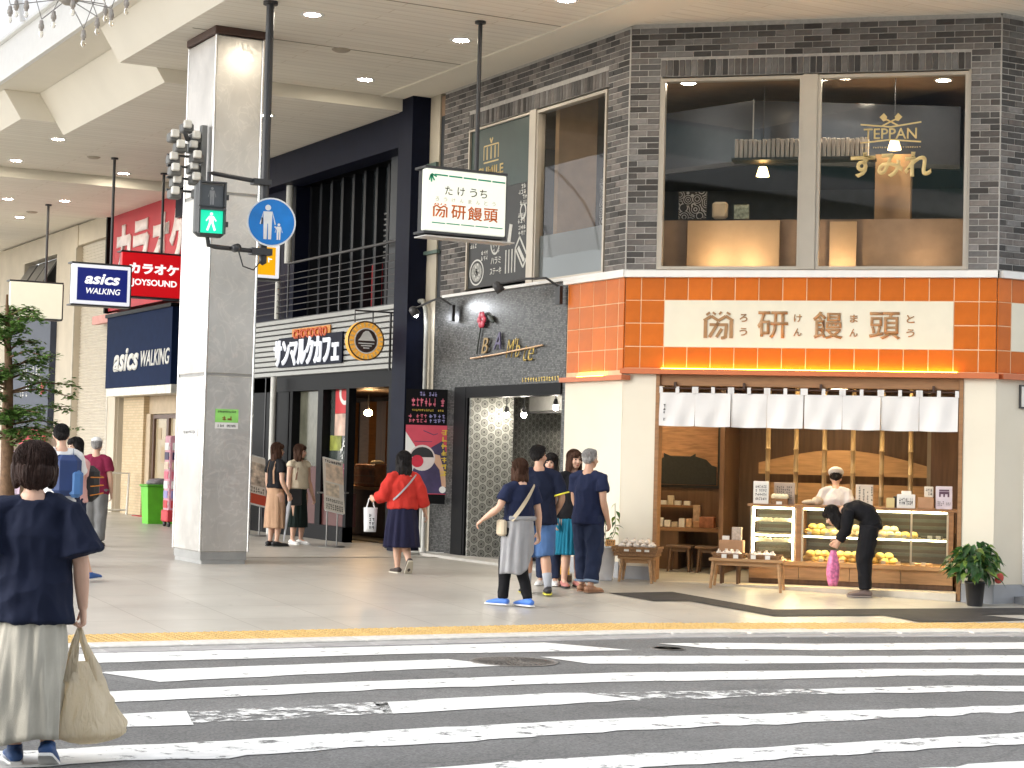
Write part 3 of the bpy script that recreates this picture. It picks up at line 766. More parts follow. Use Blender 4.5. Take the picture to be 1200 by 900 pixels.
# the first sign character is the shop's own stylised form: dotted roof, arms and "power" strokes
def bars(fr, lst, w0, w1, m, parent, name="lettering"):
    mb = MB()
    for (a, b_, c, d, t) in lst:
        p0, p1 = Vector((a, 0, b_)), Vector((c, 0, d)); dv = (p1-p0); ln = dv.length; dv.normalize(); nv = Vector((-dv.z, 0, dv.x))*t/2
        q = [p0+nv, p0-nv, p1-nv, p1+nv]
        mb.add([fr.p(p.x, w1, p.z) for p in q]+[fr.p(p.x, w0, p.z) for p in q], [(0, 1, 2, 3), (7, 6, 5, 4)]+[(i, (i+1) % 4, 4+(i+1) % 4, 4+i) for i in range(4)])
    return mb.build(name, m, parent)
def rou(fr, u0, u1, z0, z1, w_, m, parent, d=0.012):
    W, H = u1-u0, z1-z0
    def S(a, b_, c, e, t): return (u0+a*W, z0+b_*H, u0+c*W, z0+e*H, t*H)
    bars(fr, [S(.08, .86, .2, .95, .07), S(.3, .95, .4, .88, .07), S(.52, .88, .6, .97, .07), S(.78, .95, .9, .88, .07),
              S(.0, .66, .25, .82, .1), S(.25, .82, .5, .66, .1), S(.5, .66, .75, .82, .1), S(.75, .82, 1.0, .66, .1),
              S(.06, .05, .06, .66, .12), S(.94, .05, .94, .66, .12), S(.2, .52, .82, .52, .1),
              S(.5, .6, .2, .08, .11), S(.78, .52, .74, .06, .11), S(.74, .08, .6, .05, .1), S(.62, .38, .44, .08, .1)], w_, w_+d, m, parent)
rou(FF, -3.49, -3.13, 3.17, 3.52, 0.01, gold, sgn)
for s, a, b_ in (("研", -2.83, -2.46), ("饅", -2.16, -1.8), ("頭", -1.49, -1.12)):
    text(FF, s, a, b_, 3.19, 3.52, 0.01, gold, sgn, 0.012, 0.012)
for s, a, z in (("ろ", -3.05, 3.39), ("う", -3.05, 3.22), ("け", -2.39, 3.39), ("ん", -2.39, 3.22), ("ま", -1.72, 3.39), ("ん", -1.72, 3.22), ("と", -1.05, 3.39), ("う", -1.05, 3.22)):
    text(FF, s, a, a+0.095, z, z+0.095, 0.01, gold, sgn, 0.008, 0.015)
# orange drip ledge and the lit strip hidden on top of it
mb = MB(); FF.box(mb, UC-0.03, 0.03, -0.05, 0.085, 2.735, 2.8); FS.box(mb, -21.3, -19.75, -0.05, 0.08, 2.655, 2.715); FR.box(mb, 0.04, 6, -0.05, 0.08, 2.735, 2.8)
mb.build("orange_ledge", mat("orange_paint", (0.55, 0.16, 0.06), 0.4, nvar=0.06), bld)
led = glow("warm_led_strip", "ffb030", 12)
mb = MB(); FF.box(mb, -4.0, -0.45, 0.034, 0.05, 2.801, 2.81); FS.box(mb, -20.9, -20.25, 0.034, 0.05, 2.716, 2.724)
mb.build("led_strip", led, bld)

# cream piers, grey plinth, timber opening
creamw = mat("cream_render", (0.74, 0.68, 0.555), 0.7, nvar=0.035, nscale=2, bump=0.06, bscale=200)
mb = MB(); FF.box(mb, UC, -4.07, -0.3, 0, 0.36, 2.734); FS.box(mb, -21.27, -19.845, -0.3, 0, 0.4, 2.654)
FF.box(mb, -0.37, 0, -0.3, 0, 0.31, 2.734); FR.box(mb, 0.003, 6, -0.3, 0, 0.31, 2.734)
mb.build("cream_pier", creamw, bld)
mb = MB(); FF.box(mb, UC, -4.075, -0.3, 0.004, 0.0, 0.358); FS.box(mb, -21.27, -19.845, -0.3, 0.004, 0, 0.398); FF.box(mb, -0.365, 0.002, -0.3, 0.004, 0.0, 0.308); FR.box(mb, 0.005, 6, -0.3, 0.004, 0, 0.308)
mb.build("plinth", mat("grey_plinth", (0.36, 0.37, 0.39), 0.6, nvar=0.08), bld)
woodl = mat("light_oak", (0.42, 0.24, 0.11), 0.45, nvar=0.22, nscale=4, stretch=(1, 1, 9), bump=0.08)
woodm = mat("mid_wood", (0.30, 0.155, 0.068), 0.45, nvar=0.22, nscale=4, stretch=(1, 1, 7))
woodd = mat("dark_wood", (0.14, 0.075, 0.04), 0.4, nvar=0.3, nscale=3, stretch=(6, 6, 0.5))
mb = MB(); FF.box(mb, -4.068, -4.02, -0.25, 0.012, 0.1, 2.733); FF.box(mb, -0.42, -0.372, -0.25, 0.012, 0.1, 2.733); FF.box(mb, -4.018, -0.422, -0.25, -0.02, 2.6, 2.733)
mb.build("opening_frame", woodm, bld)
mb = MB(); FF.box(mb, -4.018, -0.422, -0.4, 0.03, 0.05, 0.19); mb.build("threshold", mat("pale_sill", (0.62, 0.56, 0.46), 0.5), bld)
# shop interior shell
mb = MB(); slabpoly(mb, [(14.6, 24.5), (12.4, 20.9), (12.4, 19.98), (15.5, 17.1), (23.8, 17.1), (23.8, 24.5)], 0.1, 0.185)
mb.build("shop_floor", mat("shop_floor_wood", (0.16, 0.09, 0.05), 0.5, nvar=0.2), bld)
mb = MB(); slabpoly(mb, [(13.6, 22.6), (12.62, 20.9), (12.62, 20.1), (15.5, 17.2), (22, 17.2), (22, 24)], 2.76, 2.79); mb.build("shop_ceiling", mat("shop_ceiling_tan", (0.5, 0.42, 0.33), 0.7), bld)
mb = MB(); FF.box(mb, -5.06, 3.0, -3.3, -3.2, 0.185, 2.76); mb.build("back_wall", woodd, bld)
mb = MB(); FF.box(mb, -5.06, -5.0, -3.2, -1.1, 0.185, 2.76); mb.build("side_wall", woodd, bld)
mb = MB(); FF.box(mb, -3.5, -3.44, -3.19, -1.7, 0.185, 2.76); mb.build("partition", woodd, bld)
# arched pale timber panels behind the counter
mb = MB(); FF.box(mb, -3.1, -0.86, -2.62, -2.56, 0.185, 1.42); mb.build("lower_timber_panel", woodl, bld)
MA = FF.M(0, -2.6, 0)
arch = [(-3.1, 1.53)]+[(-3.1+2.24*i/20, 1.68+0.19*math.sin(math.pi*i/20)) for i in range(21)]+[(-0.86, 1.53)]
mb = MB(); mb.prism(arch, MA, 0.05); mb.build("arched_timber_panel", woodl, bld)
mb = MB(); FF.box(mb, -0.86, -0.6, -2.3, -2.2, 0.185, 2.76); mb.build("grey_panel", mat("greige_panel", (0.28, 0.22, 0.15), 0.6), bld)
mb = MB(); FF.box(mb, -0.8, 0.1, -1.95, -1.9, 0.185, 2.76); mb.build("dark_side_panel", woodd, bld)
bamboo = mat("bamboo", (0.36, 0.25, 0.12), 0.35, nvar=0.25, nscale=5)
for u in (-2.83, -2.47, -2.11, -1.75, -1.39, -1.03):
    mb = MB(); z = 1.0; prof = []
    while z < 2.7: prof += [(0.03, z), (0.029, z+0.27), (0.034, z+0.275), (0.034, z+0.285)]; z += 0.29
    q = FF.p(u, -1.35, 0); mb.lathe(q, prof, 10); mb.build("bamboo_pole", bamboo, bld)
# ceiling lamps added to light the shop (out of sight above the curtain)
fillm = glow("shop_fill_glow", "ffe2b0", 36)
for i, (u, wv_) in enumerate([(-3.5, -1.0), (-2.3, -1.0), (-1.2, -1.0), (-4.5, -2.3), (-2.0, -2.1)]):
    q = FF.p(u, wv_, 2.7)
    t = thing("fill_lamp", "unseen ceiling lamp added to light the bun shop, "+("above the left end of the counter", "above the middle of the counter", "above the right end of the counter", "over the back bench", "before the arched timber panel")[i], "lamp", q, "unseen ceiling lamps added in the bun shop")
    MB().lathe(q, [(0.0, -0.02), (0.11, -0.02), (0.11, 0.0)], 18).build("lens", fillm, t)
    MB().lathe(q, [(0.112, 0.055), (0.112, -0.03), (0.135, -0.03), (0.135, 0.055)], 18, cap=False).build("ring", trim_m, t)

# upper windows: frames and panes
alum = mat("champagne_frame", (0.5, 0.45, 0.38), 0.35, metal=0.35, nvar=0.04)
pane_m = glass("window_glass", (0.86, 0.87, 0.86))
def window(fr, u0, u1, z0, z1, fw=0.04, d0=-0.1, d1=0.015):
    mb = MB()
    fr.box(mb, u0, u1, d0, d1, z0, z0+fw); fr.box(mb, u0, u1, d0, d1, z1-fw, z1)
    fr.box(mb, u0, u0+fw, d0, d1, z0+fw, z1-fw); fr.box(mb, u1-fw, u1, d0, d1, z0+fw, z1-fw)
    f = mb.build("window", alum, bld)
    mb = MB(); mb.add([fr.p(u, -0.05, z) for u, z in ((u0+fw, z0+fw), (u1-fw, z0+fw), (u1-fw, z1-fw), (u0+fw, z1-fw))], [(0, 1, 2, 3)])
    mb.build("pane", pane_m, f)
    return f
w1 = window(FF, *WF[0]); w2 = window(FF, *WF[1]); w3 = window(FS, *WS[1])
mb = MB(); FF.box(mb, -2.333, -2.157, -0.12, 0.03, 4.03, 6.42); FS.box(mb, -22.378, -22.202, -0.12, 0.03, 4.03, 6.4)
FF.box(mb, -4.098, -4.077, -0.1, 0.01, 4.03, 6.43); FF.box(mb, -0.368, -0.347, -0.1, 0.01, 4.03, 6.43)
mb.build("mullion", alum, bld)
goldv = mat("gold_vinyl", (0.66, 0.5, 0.22), 0.45, nvar=0.05)
text(FF, "TEPPAN", -1.6, -0.97, 5.62, 5.75, -0.045, goldv, w2, 0.004, 0.01)
bars(FF, [(-1.64, 5.8, -1.28, 5.765, .018), (-1.28, 5.765, -0.92, 5.82, .018), (-1.64, 5.575, -1.28, 5.61, .018), (-1.28, 5.61, -0.92, 5.58, .018),
          (-1.38, 5.78, -1.22, 5.86, .018), (-1.19, 5.78, -1.34, 5.86, .018)], -0.045, -0.041, goldv, w2)
for uu in (-1.35, -1.2):
    mb = MB(); s_ = 1 if uu > -1.28 else -1
    q = [(-1.28+s_*a_, z_) for a_, z_ in ((.055, 5.845), (.09, 5.835), (.135, 5.885), (.085, 5.935), (.045, 5.89))][::s_]
    mb.add([FF.p(a, -0.043, z) for a, z in q], [tuple(range(5))]); mb.build("spatula_emblem", goldv, w2)
scribble(FF, -1.63, -0.92, 5.505, 5.53, -0.045, goldv, w2, 1, 26, 11)
text(FF, "すみれ", -1.75, -0.79, 5.15, 5.46, -0.045, goldv, w2, 0.004, 0.03)

# upper room: counter front glowing warm, glass display cell with a row of menu books
tan = mat("upper_tan_wall", (0.36, 0.25, 0.17), 0.6)
half_m = mat("counter_front_paper", (0.62, 0.44, 0.27), 0.6, nvar=0.06)
mb = MB(); FF.box(mb, -4.4, -0.1, -0.95, -0.9, 3.95, 4.76); cf = mb.build("low_partition", tan, bld)
mb = MB(); FF.box(mb, -3.85, -2.68, -0.84, -0.8, 3.99, 4.74); mb.build("lit_paper_screen", half_m, bld)
mb = MB(); FF.box(mb, -2.05, -1.72, -0.84, -0.8, 3.99, 4.72); mb.build("lit_paper_screen", half_m, bld)
for u, e in ((-3.45, 1.0), (-3.0, 1.0), (-1.9, .8), (-0.9, .5)):
    q = FF.p(u, -0.55, 4.05)
    t = thing("uplight", "small warm uplight on the sill inside the %s" % {-3.45: "left upper window, left one of two", -3.0: "left upper window, right one of two", -1.9: "right upper window, by the lit paper screen", -0.9: "right upper window, near the right pier"}[u], "lamp", q, "uplights behind the upper windows")
    MB().lathe(q, [(0.05, -0.09), (0.05, 0.0), (0.04, 0.0)], 12).build("housing", mat("black_metal", (0.02, 0.02, 0.022), 0.4), t)
    MB().lathe(q, [(0.0, 0.004), (0.042, 0.004), (0.042, 0.0)], 12).build("lens", glow("uplight_glow", "ffdcae", 60), t)
mb = MB(); FF.box(mb, -5.2, -0.2, -4.1, -4.0, 3.95, 6.75); mb.build("upper_back_wall", mat("upper_teal_grey", (0.2, 0.235, 0.235), 0.6), bld)
mb = MB(); FF.box(mb, -4.6, -0.3, -3.2, -0.3, 6.55, 6.74); mb.build("ceiling_drop", mat("upper_ceiling_warm", (0.36, 0.25, 0.17), 0.6), bld)
def FP(u, w_): q = FF.p(u, w_, 0); return (q.x, q.y)
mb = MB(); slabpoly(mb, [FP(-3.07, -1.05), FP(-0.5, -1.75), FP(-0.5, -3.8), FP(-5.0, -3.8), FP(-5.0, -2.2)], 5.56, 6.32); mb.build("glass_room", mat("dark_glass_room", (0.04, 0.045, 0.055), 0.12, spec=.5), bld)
mb = MB(); q = FF.p(-3.07, -1.04, 0); mb.box((q.x, q.y, 5.94), (.012, .012, .8)); mb.build("corner_seam", mat("seam_grey", (.3, .3, .3), .4), bld)
mb = MB(); slabpoly(mb, [FP(-3.07, -1.02), FP(-0.5, -1.72), FP(-0.5, -1.8), FP(-3.07, -1.1), FP(-5.0, -2.27), FP(-5.0, -2.2)], 5.5, 5.558); mb.build("ledge_strip", mat("shelf_black", (0.03, 0.028, 0.025), 0.5), bld)
mb = MB(); FF.box(mb, -3.3, -1.5, -1.02, -.72, 5.5, 5.53); shelf = mb.build("hanging_shelf", mat("shelf_black", (0.03, 0.028, 0.025), 0.5), bld)
bookm = mat("pale_book", (0.6, 0.53, 0.47), 0.6, ovar=0.12)
bk = MB().rbox((0, 0, 0), (0.045, 0.18, 0.24), 0.004).mesh("book", bookm)
u = -3.24; i = 0
while u < -1.56:
    o = piece("menu_book", bk, shelf, FF.M(u, -.86, 5.65+random.uniform(-.012, .012))); u += 0.058; i += 1
mb = MB(); FF.box(mb, -1.52, -1.08, -1.5, -1.05, 3.95, 5.6); mb.build("timber_post", mat("upper_post", (0.4, 0.25, 0.13), 0.5), bld)
for u, wv_, z, s in ((-2.93, -1.0, 5.38, "by the menu books in the left window"), (-1.28, -0.9, 5.68, "over the timber post in the right window")):
    q = FF.p(u, wv_, z)
    t = thing("wall_lamp", "warm glowing shade lamp "+s, "lamp", q)
    MB().lathe(q, [(0.05, 0.07), (0.085, -0.05), (0.08, -0.05), (0.045, 0.07)], 14).build("shade", glow("lamp_shade_glow", "ffd890", 3.0), t)
    MB().tube([q+Vector((0, 0, 0.07)), q+Vector((0, 0, 1.1))], 0.006, 6).build("cord", MATS["black_metal"], t)
for u, wv_, s in ((-3.9, -.9, "left window, by the tan ceiling edge"), (-1.9, -.8, "middle of the room upstairs"), (-1.25, -.62, "right window above the gold lettering"), (-0.7, -1.1, "right window, near the right pier")):
    q = FF.p(u, wv_, 6.545)  # lamps added to brighten the room behind the upper windows
    t = thing("fill_lamp", "round ceiling lamp added to light the upper room, "+s, "lamp", q, "ceiling lamps added in the upper room")
    MB().lathe(q, [(0.0, -0.012), (0.09, -0.012), (0.09, 0.008)], 16).build("lens", glow("upper_fill_glow", "fff0d8", 55), t)
    MB().lathe(q, [(0.092, 0.008), (0.092, -0.02), (0.115, -0.015), (0.115, 0.008)], 16, cap=False).build("ring", trim_m, t)
# patterned tile board, folded towels and a small painting on the ledge of the left window
pat = mat("floral_board", (0.03, 0.028, 0.026), 0.5)
N, L, b = nodes(pat)
vv = N.new("ShaderNodeTexVoronoi"); vv.inputs["Scale"].default_value = 9; L.new(N["Texture Coordinate"].outputs["Object"], vv.inputs["Vector"])
sn = N.new("ShaderNodeMath"); sn.operation = 'SINE'; ml = N.new("ShaderNodeMath"); ml.operation = 'MULTIPLY'; ml.inputs[1].default_value = 28
L.new(vv.outputs["Distance"], ml.inputs[0]); L.new(ml.outputs[0], sn.inputs[0])
mr = N.new("ShaderNodeMapRange"); mr.inputs[1].default_value, mr.inputs[2].default_value, mr.inputs[3].default_value, mr.inputs[4].default_value = 0.45, 0.6, 0.025, 0.5
L.new(sn.outputs[0], mr.inputs[0]); L.new(mr.outputs[0], b.inputs["Base Color"])
mb = MB(); FF.box(mb, -3.98, -3.62, -0.88, -0.84, 4.77, 5.12); q = FF.p(-3.8, -0.86, 4.77)
solo(mb, "patterned_board", pat, "black and white flower patterned board standing in the left upper window", "board", q)
mb = MB(); mm_ = FF.M(-3.45, -0.88, 4.88); mb.rbox(mm_.translation, (0.2, 0.1, 0.22), 0.03, mm_.to_3x3())
solo(mb, "folded_towel", mat("towel_cream", (0.6, 0.5, 0.36), 0.9, bump=0.3), "folded cream towel on the partition next to the patterned board upstairs", "towel", FF.p(-3.45, -0.88, 4.77))
mb = MB(); FF.box(mb, -3.27, -3.08, -0.9, -0.87, 4.77, 4.95)
solo(mb, "picture_card", mat("picture_card_face", (0.4, 0.42, 0.3), 0.5, nvar=0.6, nscale=22), "small landscape picture card leaning on the partition beside the folded towel", "picture", FF.p(-3.17, -0.88, 4.77))
# side window: frosted lower part, patterned board and ceiling strip
mb = MB(); FS.box(mb, -22.15, -20.42, -0.075, -0.06, 4.06, 4.66); mb.build("frosted_film", frosted("frosted_film", (0.42, 0.45, 0.46), 0.3), w3)
mb = MB(); FS.box(mb, -22.1, -20.4, -0.6, -0.55, 3.95, 4.62); mb.build("low_partition", tan, bld)
mb = MB(); FS.box(mb, -21.95, -21.2, -0.9, -0.86, 4.6, 5.5); q = FS.p(-21.6, -0.88, 4.6)
solo(mb, "patterned_board", pat, "tall flower patterned panel seen through the arcade side upper window", "board", q)
mb = MB(); FS.box(mb, -22.05, -21.95, -0.8, -0.2, 3.95, 6.7); mb.build("timber_reveal", MATS["upper_post"], bld)

# chalk style poster bay of the grill restaurant
posterm = mat("poster_black", (0.022, 0.024, 0.026), 0.45); posterg = mat("poster_green", (0.02, 0.045, 0.04), 0.35)
mb = MB(); FS.box(mb, -24.2, -22.4, -0.06, -0.02, 5.45, 6.36); pg = mb.build("poster_panel", posterg, bld)
mb = MB(); FS.box(mb, -24.2, -22.4, -0.06, -0.02, 4.08, 5.447); pb = mb.build("poster_panel", posterm, bld)
mb = MB(); FS.box(mb, -24.24, -24.2, -0.08, 0.012, 4.07, 6.39); FS.box(mb, -24.2, -22.38, -0.08, 0.012, 6.36, 6.39); mb.build("poster_frame", alum, bld)
chalk = mat("chalk_white", (0.68, 0.68, 0.65), 0.8, nvar=0.08, nscale=30)
text(FS, "SUMILE", -23.95, -23.2, 5.66, 5.8, -0.02, goldv, pg, 0.003, 0.02)
bars(FS, [(-23.8, 5.9, -23.8, 6.1, .02), (-23.8, 5.86, -23.35, 5.86, .02), (-23.7, 5.9, -23.7, 6.08, .03), (-23.58, 5.9, -23.58, 6.08, .03), (-23.46, 5.9, -23.46, 6.08, .03), (-23.36, 5.9, -23.36, 6.1, .02), (-23.8, 6.1, -23.36, 6.1, .02), (-23.58, 6.13, -23.62, 6.2, .03), (-23.58, 6.13, -23.54, 6.2, .03)], -0.02, -0.017, goldv, pg)
def ringb(fr, cu, cz, ru, rz, t, w_, m, parent, n=26, name="chalk_drawing"):
    mb = MB(); vs = []
    for i in range(n):
        a = 2*math.pi*i/n
        for k in (1, 1-t): vs.append(fr.p(cu+ru*k*math.cos(a), w_, cz+rz*k*math.sin(a)))
    mb.add(vs, [(2*i, 2*((i+1) % n), 2*((i+1) % n)+1, 2*i+1) for i in range(n)]); return mb.build(name, m, parent)
cw = -0.017
ringb(FS, -24.0+0.07, 4.3, 0.22, 0.19, 0.12, cw, chalk, pb)
ringb(FS, -23.93, 4.3, 0.16, 0.135, 0.6, cw, mat("chalk_grey", (0.35, 0.35, 0.33), 0.8, nvar=0.5, nscale=25), pb)
rg_ = random.Random(4)
mb = MB()
for i in range(16):
    a = rg_.uniform(0, 6.28); r_ = rg_.uniform(0, .12); FS.box(mb, -23.93+r_*math.cos(a)-.012, -23.93+r_*math.cos(a)+.02, -0.016, -0.0145, 4.3+r_*math.sin(a)-.01, 4.3+r_*math.sin(a)+.02)
mb.build("chalk_drawing", chalk, pb)
text(FS, "ハラミ", -23.5, -23.2, 4.38, 4.48, -0.02, chalk, pb, 0.003, 0.02); text(FS, "ステーキ", -23.52, -23.18, 4.23, 4.33, -0.02, chalk, pb, 0.003, 0.02)
bars(FS, [(-23.05+.09*i, 4.22, -23.05+.09*i, 4.55, .028) for i in range(4)], -0.02, -0.0165, chalk, pb, "chalk_drawing")
bars(FS, [(-22.98, 4.62, -22.92, 4.9, .09)], -0.02, -0.0165, chalk, pb, "chalk_drawing")
bars(FS, [(-22.78, 4.55, -22.66, 4.7, .03), (-22.66, 4.7, -22.43, 4.42, .03), (-22.43, 4.42, -22.55, 4.27, .03), (-22.55, 4.27, -22.78, 4.55, .03), (-22.7, 4.56, -22.52, 4.36, .06)], -0.02, -0.0165, chalk, pb, "chalk_drawing")
for (a, z, s) in ((-23.7, 4.52, 3), (-23.35, 4.6, 4), (-23.4, 4.75, 5), (-22.6, 4.78, 6), (-22.62, 4.95, 7), (-22.58, 5.2, 8), (-22.62, 5.35, 9), (-24.05, 4.72, 10)):
    scribble(FS, a-.11, a+.11, z-.07, z+.09, -0.02, chalk, pb, 2, 3, s, "chalk_drawing")
ringb(FS, -23.85, 4.95, 0.17, 0.12, 0.35, cw, chalk, pb); ringb(FS, -23.38, 4.68, 0.14, 0.17, 0.18, cw, chalk, pb)
ringb(FS, -22.58, 5.05, 0.09, 0.12, 0.3, cw, chalk, pb)

# ------------------------------------------------------------------ bun shop goods
black_m = MATS["black_metal"]
# split door curtains on a rod: each half is one cloth with slits, eight hanging flaps
linen = mat("curtain_linen", (0.72, 0.705, 0.69), 0.85, nvar=0.03, nscale=3, bump=0.12, bscale=300)
def noren(u0, u1, label, stamp):
    q = FF.p((u0+u1)/2, 0.0, 2.1)
    t = thing("shop_curtain", label, "curtain", q, "white split curtains over the bun shop opening")
    n = 4; wd = (u1-u0)/n
    for k in range(n):
        a, b_ = u0+k*wd+(0.0012 if k else 0), u0+(k+1)*wd-0.0012
        mb = MB(); nx, nz = 10, 10; vs = []
        sag = random.uniform(-.01, .01)
        for side in (0, 1):
            for i in range(nx+1):
                for j in range(nz+1):
                    s_, v = i/nx, j/nz
                    z = 2.51-0.41*v+0.006*math.sin(s_*math.pi)*v*-1
                    w_ = 0.0+0.02*math.sin(s_*5.2+k*1.7)*v+0.03*v*v*math.sin(k*2.1+1)+0.009*math.sin(s_*11+v*3+k*2.3)*(.3+v)+.012*noise.noise(Vector((s_*3, v*2.2, k*5.1)))-side*0.004
                    uu = a+(b_-a)*(0.5+(s_-0.5)*(1-0.014*max(0, v-.3)))
                    vs.append(FF.p(uu, w_, z))
        M_ = (nx+1)*(nz+1)
        fs = [(i*(nz+1)+j, i*(nz+1)+j+1, (i+1)*(nz+1)+j+1, (i+1)*(nz+1)+j) for i in range(nx) for j in range(nz)]
        fs += [tuple(M_+q_ for q_ in f[::-1]) for f in fs]
        mb.add(vs, fs, 0, True); fl = mb.build("curtain_flap", linen, t)
        mb = MB()
        for uu in (a+0.015, (a+b_)/2, b_-0.015):
            FF.box(mb, uu-0.022, uu+0.022, -0.012, 0.012, 2.505, 2.585)
        mb.build("hanging_loop", linen, fl)
    if stamp: scribble(FF, u0+0.045, u0+0.085, 2.16, 2.37, 0.022, ink, t, 5, 1, 2)
noren(-4.02, -2.255, "left white linen shop curtain with small black printed characters down its left edge", True)
noren(-2.243, -0.43, "right white plain linen shop curtain with four flaps over the bun counter", False)
mb = MB(); mb.tube([FF.p(-4.03, 0, 2.565), FF.p(-0.42, 0, 2.565)], 0.011, 8)
for u in (-3.83, -2.98, -2.05, -0.72): FF.box(mb, u-.014, u+.014, -0.02, 0.02, 2.565, 2.64)
solo(mb, "curtain_rod", mat("rod_brown", (0.06, 0.03, 0.02), 0.4), "thin dark brown rod that carries the white shop curtains", "curtain rod", FF.p(-2.2, 0, 2.56))

# counter with two glass cases
W0 = -0.42
ctr = thing("display_counter", "pale wood bun counter with lit glass display cases across the shop opening", "counter", FF.p(-1.7, -0.7, 0.19))
mb = MB(); FF.box(mb, -2.93, -0.47, -1.12, W0-0.02, 0.19, 0.25); mb.build("kick_board", woodd, ctr)
for i in range(4):
    mb = MB(); FF.box(mb, -2.93+i*0.615+0.003, -2.93+(i+1)*0.615-0.003, -1.12, W0, 0.252, 0.42); mb.build("front_panel", woodl, ctr)
mb = MB(); FF.box(mb, -2.96, -0.45, -1.14, W0+0.04, 0.423, 0.475); mb.build("counter_edge", mat("counter_edge_oak", (0.5, 0.29, 0.13), 0.4, nvar=0.15, stretch=(1, 1, 9)), ctr)
mb = MB(); FF.box(mb, -2.96, -0.43, -1.14, W0+0.015, 1.135, 1.165); mb.build("counter_top", woodm, ctr)
caseg = glass("case_glass", (0.94, 0.96, 0.95))
stripm = glow("case_strip_light", "ffe9b0", 20)
slate = mat("case_back_slats", (0.075, 0.09, 0.085), 0.4, nvar=0.2)
def case(u0, u1, mid):
    mb = MB(); pm = mat("case_post", (0.62, 0.56, 0.42), 0.3, metal=0.4)
    for u in [u0, u1-0.022]+([mid] if mid else []):
        FF.box(mb, u, u+0.022, W0-0.03, W0-0.005, 0.476, 1.13)
    c = mb.build("glass_case", pm, ctr)
    mb = MB(); mb.add([FF.p(u, W0-0.012, z) for u, z in ((u0+.022, .48), (u1-.022, .48), (u1-.022, 1.12), (u0+.022, 1.12))], [(0, 1, 2, 3)]); mb.build("pane", caseg, c)
    mb = MB(); FF.box(mb, u0+.024, u1-.024, W0-0.05, W0-0.032, 1.112, 1.13); mb.build("strip_light", stripm, c)
    mb = MB(); FF.box(mb, u0, u1, -1.1, -1.08, 0.476, 1.13); mb.build("back_panel", mat("case_back_dark", (0.06, 0.05, 0.04), 0.5), c)
    mb = MB()
    for k in range(7): FF.box(mb, u0+.03, u1-.03, -1.075, -1.05, 0.56+k*0.085, 0.6+k*0.085)
    mb.build("back_slats", slate, c)
    mb = MB(); FF.box(mb, u0+.024, u1-.024, -1.0, W0-0.05, 0.788, 0.802); mb.build("glass_shelf", mat("shelf_frosty", (0.5, 0.47, 0.36), 0.3), c)
    mb = MB(); FF.box(mb, u0+.03, u1-.03, W0-.075, W0-.058, .774, .787); mb.build('strip_light', stripm, c)
    return c
case(-2.92, -2.36, None); case(-2.29, -1.53, None); case(-1.46, -0.53, -0.98)
mb = MB(); FF.box(mb, -2.357, -2.293, -1.1, W0-0.004, 0.476, 1.133); FF.box(mb, -1.527, -1.463, -1.1, W0-0.004, 0.476, 1.133); FF.box(mb, -0.527, -0.47, -1.1, W0-0.004, 0.476, 1.133); mb.build("case_post", woodm, ctr)
mb = MB(); FF.box(mb, -2.895, -2.875, W0-.05, W0-.033, .49, 1.1); FF.box(mb, -2.405, -2.39, W0-.05, W0-.033, .49, 1.1); mb.build("strip_light", stripm, ctr)
# buns
bunm = mat("yellow_bun", (0.74, 0.58, 0.2), 0.7, nvar=0.12, nscale=12, ovar=0.1)
bunw = mat("white_bun", (0.76, 0.69, 0.47), 0.7, nvar=0.12, nscale=12, ovar=0.1)
def bun_me(m): return MB().lathe((0, 0, 0), [(0.0, 0.0), (0.042, 0.002), (0.06, 0.022), (0.056, 0.048), (0.034, 0.07), (0.0, 0.078)], 12).mesh("bun", m)
by, bwm = bun_me(bunm), bun_me(bunw)
def buns(u0, u1, z, n, me, label, grp, layers=1, wf=-0.62):
    for l in range(layers):
        k = n-l
        for i in range(k):
            u = u0+(u1-u0)*(i+0.5+l*0.5)/n; wv_ = wf+random.uniform(-.03, .04)
            o = bpy.data.objects.new("bun", me); COL.objects.link(o)
            o.location = FF.p(u, wv_, z+l*0.062); o.rotation_euler.z = random.uniform(0, 6)
            tag(o, label % (ORD[i], "top layer" if l else "bottom layer"), "bun", grp)
buns(-2.27, -1.98, 0.803, 3, by, "%s yellow bun from the left, %s of the upper shelf's left heap", "yellow buns in the glass cases", 2)
buns(-2.27, -1.9, 0.803, 4, by, "%s yellow bun from the left, %s of the upper shelf's left back row", "yellow buns in the glass cases", 1, -.75)
buns(-1.95, -1.55, 0.803, 4, bwm, "%s off white bun from the left, %s of the upper shelf's middle heap", "off white buns in the glass cases", 2)
buns(-2.28, -1.93, 0.476, 4, by, "%s yellow bun from the left, %s of the case floor's left heap", "yellow buns in the glass cases", 2)
buns(-1.92, -1.55, 0.476, 4, by, "%s yellow bun from the left, %s of the case floor heap by the customer", "yellow buns in the glass cases", 2)
buns(-1.45, -1.1, 0.803, 4, bwm, "%s off white bun from the left, %s of the upper shelf's right heap", "off white buns in the glass cases", 2)
buns(-1.1, -0.9, 0.803, 2, by, "%s yellow bun from the left, %s of the upper shelf row by the mullion", "yellow buns in the glass cases", 1)
buns(-1.45, -1.14, 0.476, 3, by, "%s yellow bun from the left, %s of the case floor's small right heap", "yellow buns in the glass cases", 2)
tagm = mat("price_card_white", (0.76, 0.74, 0.68), 0.6, nvar=0.03)
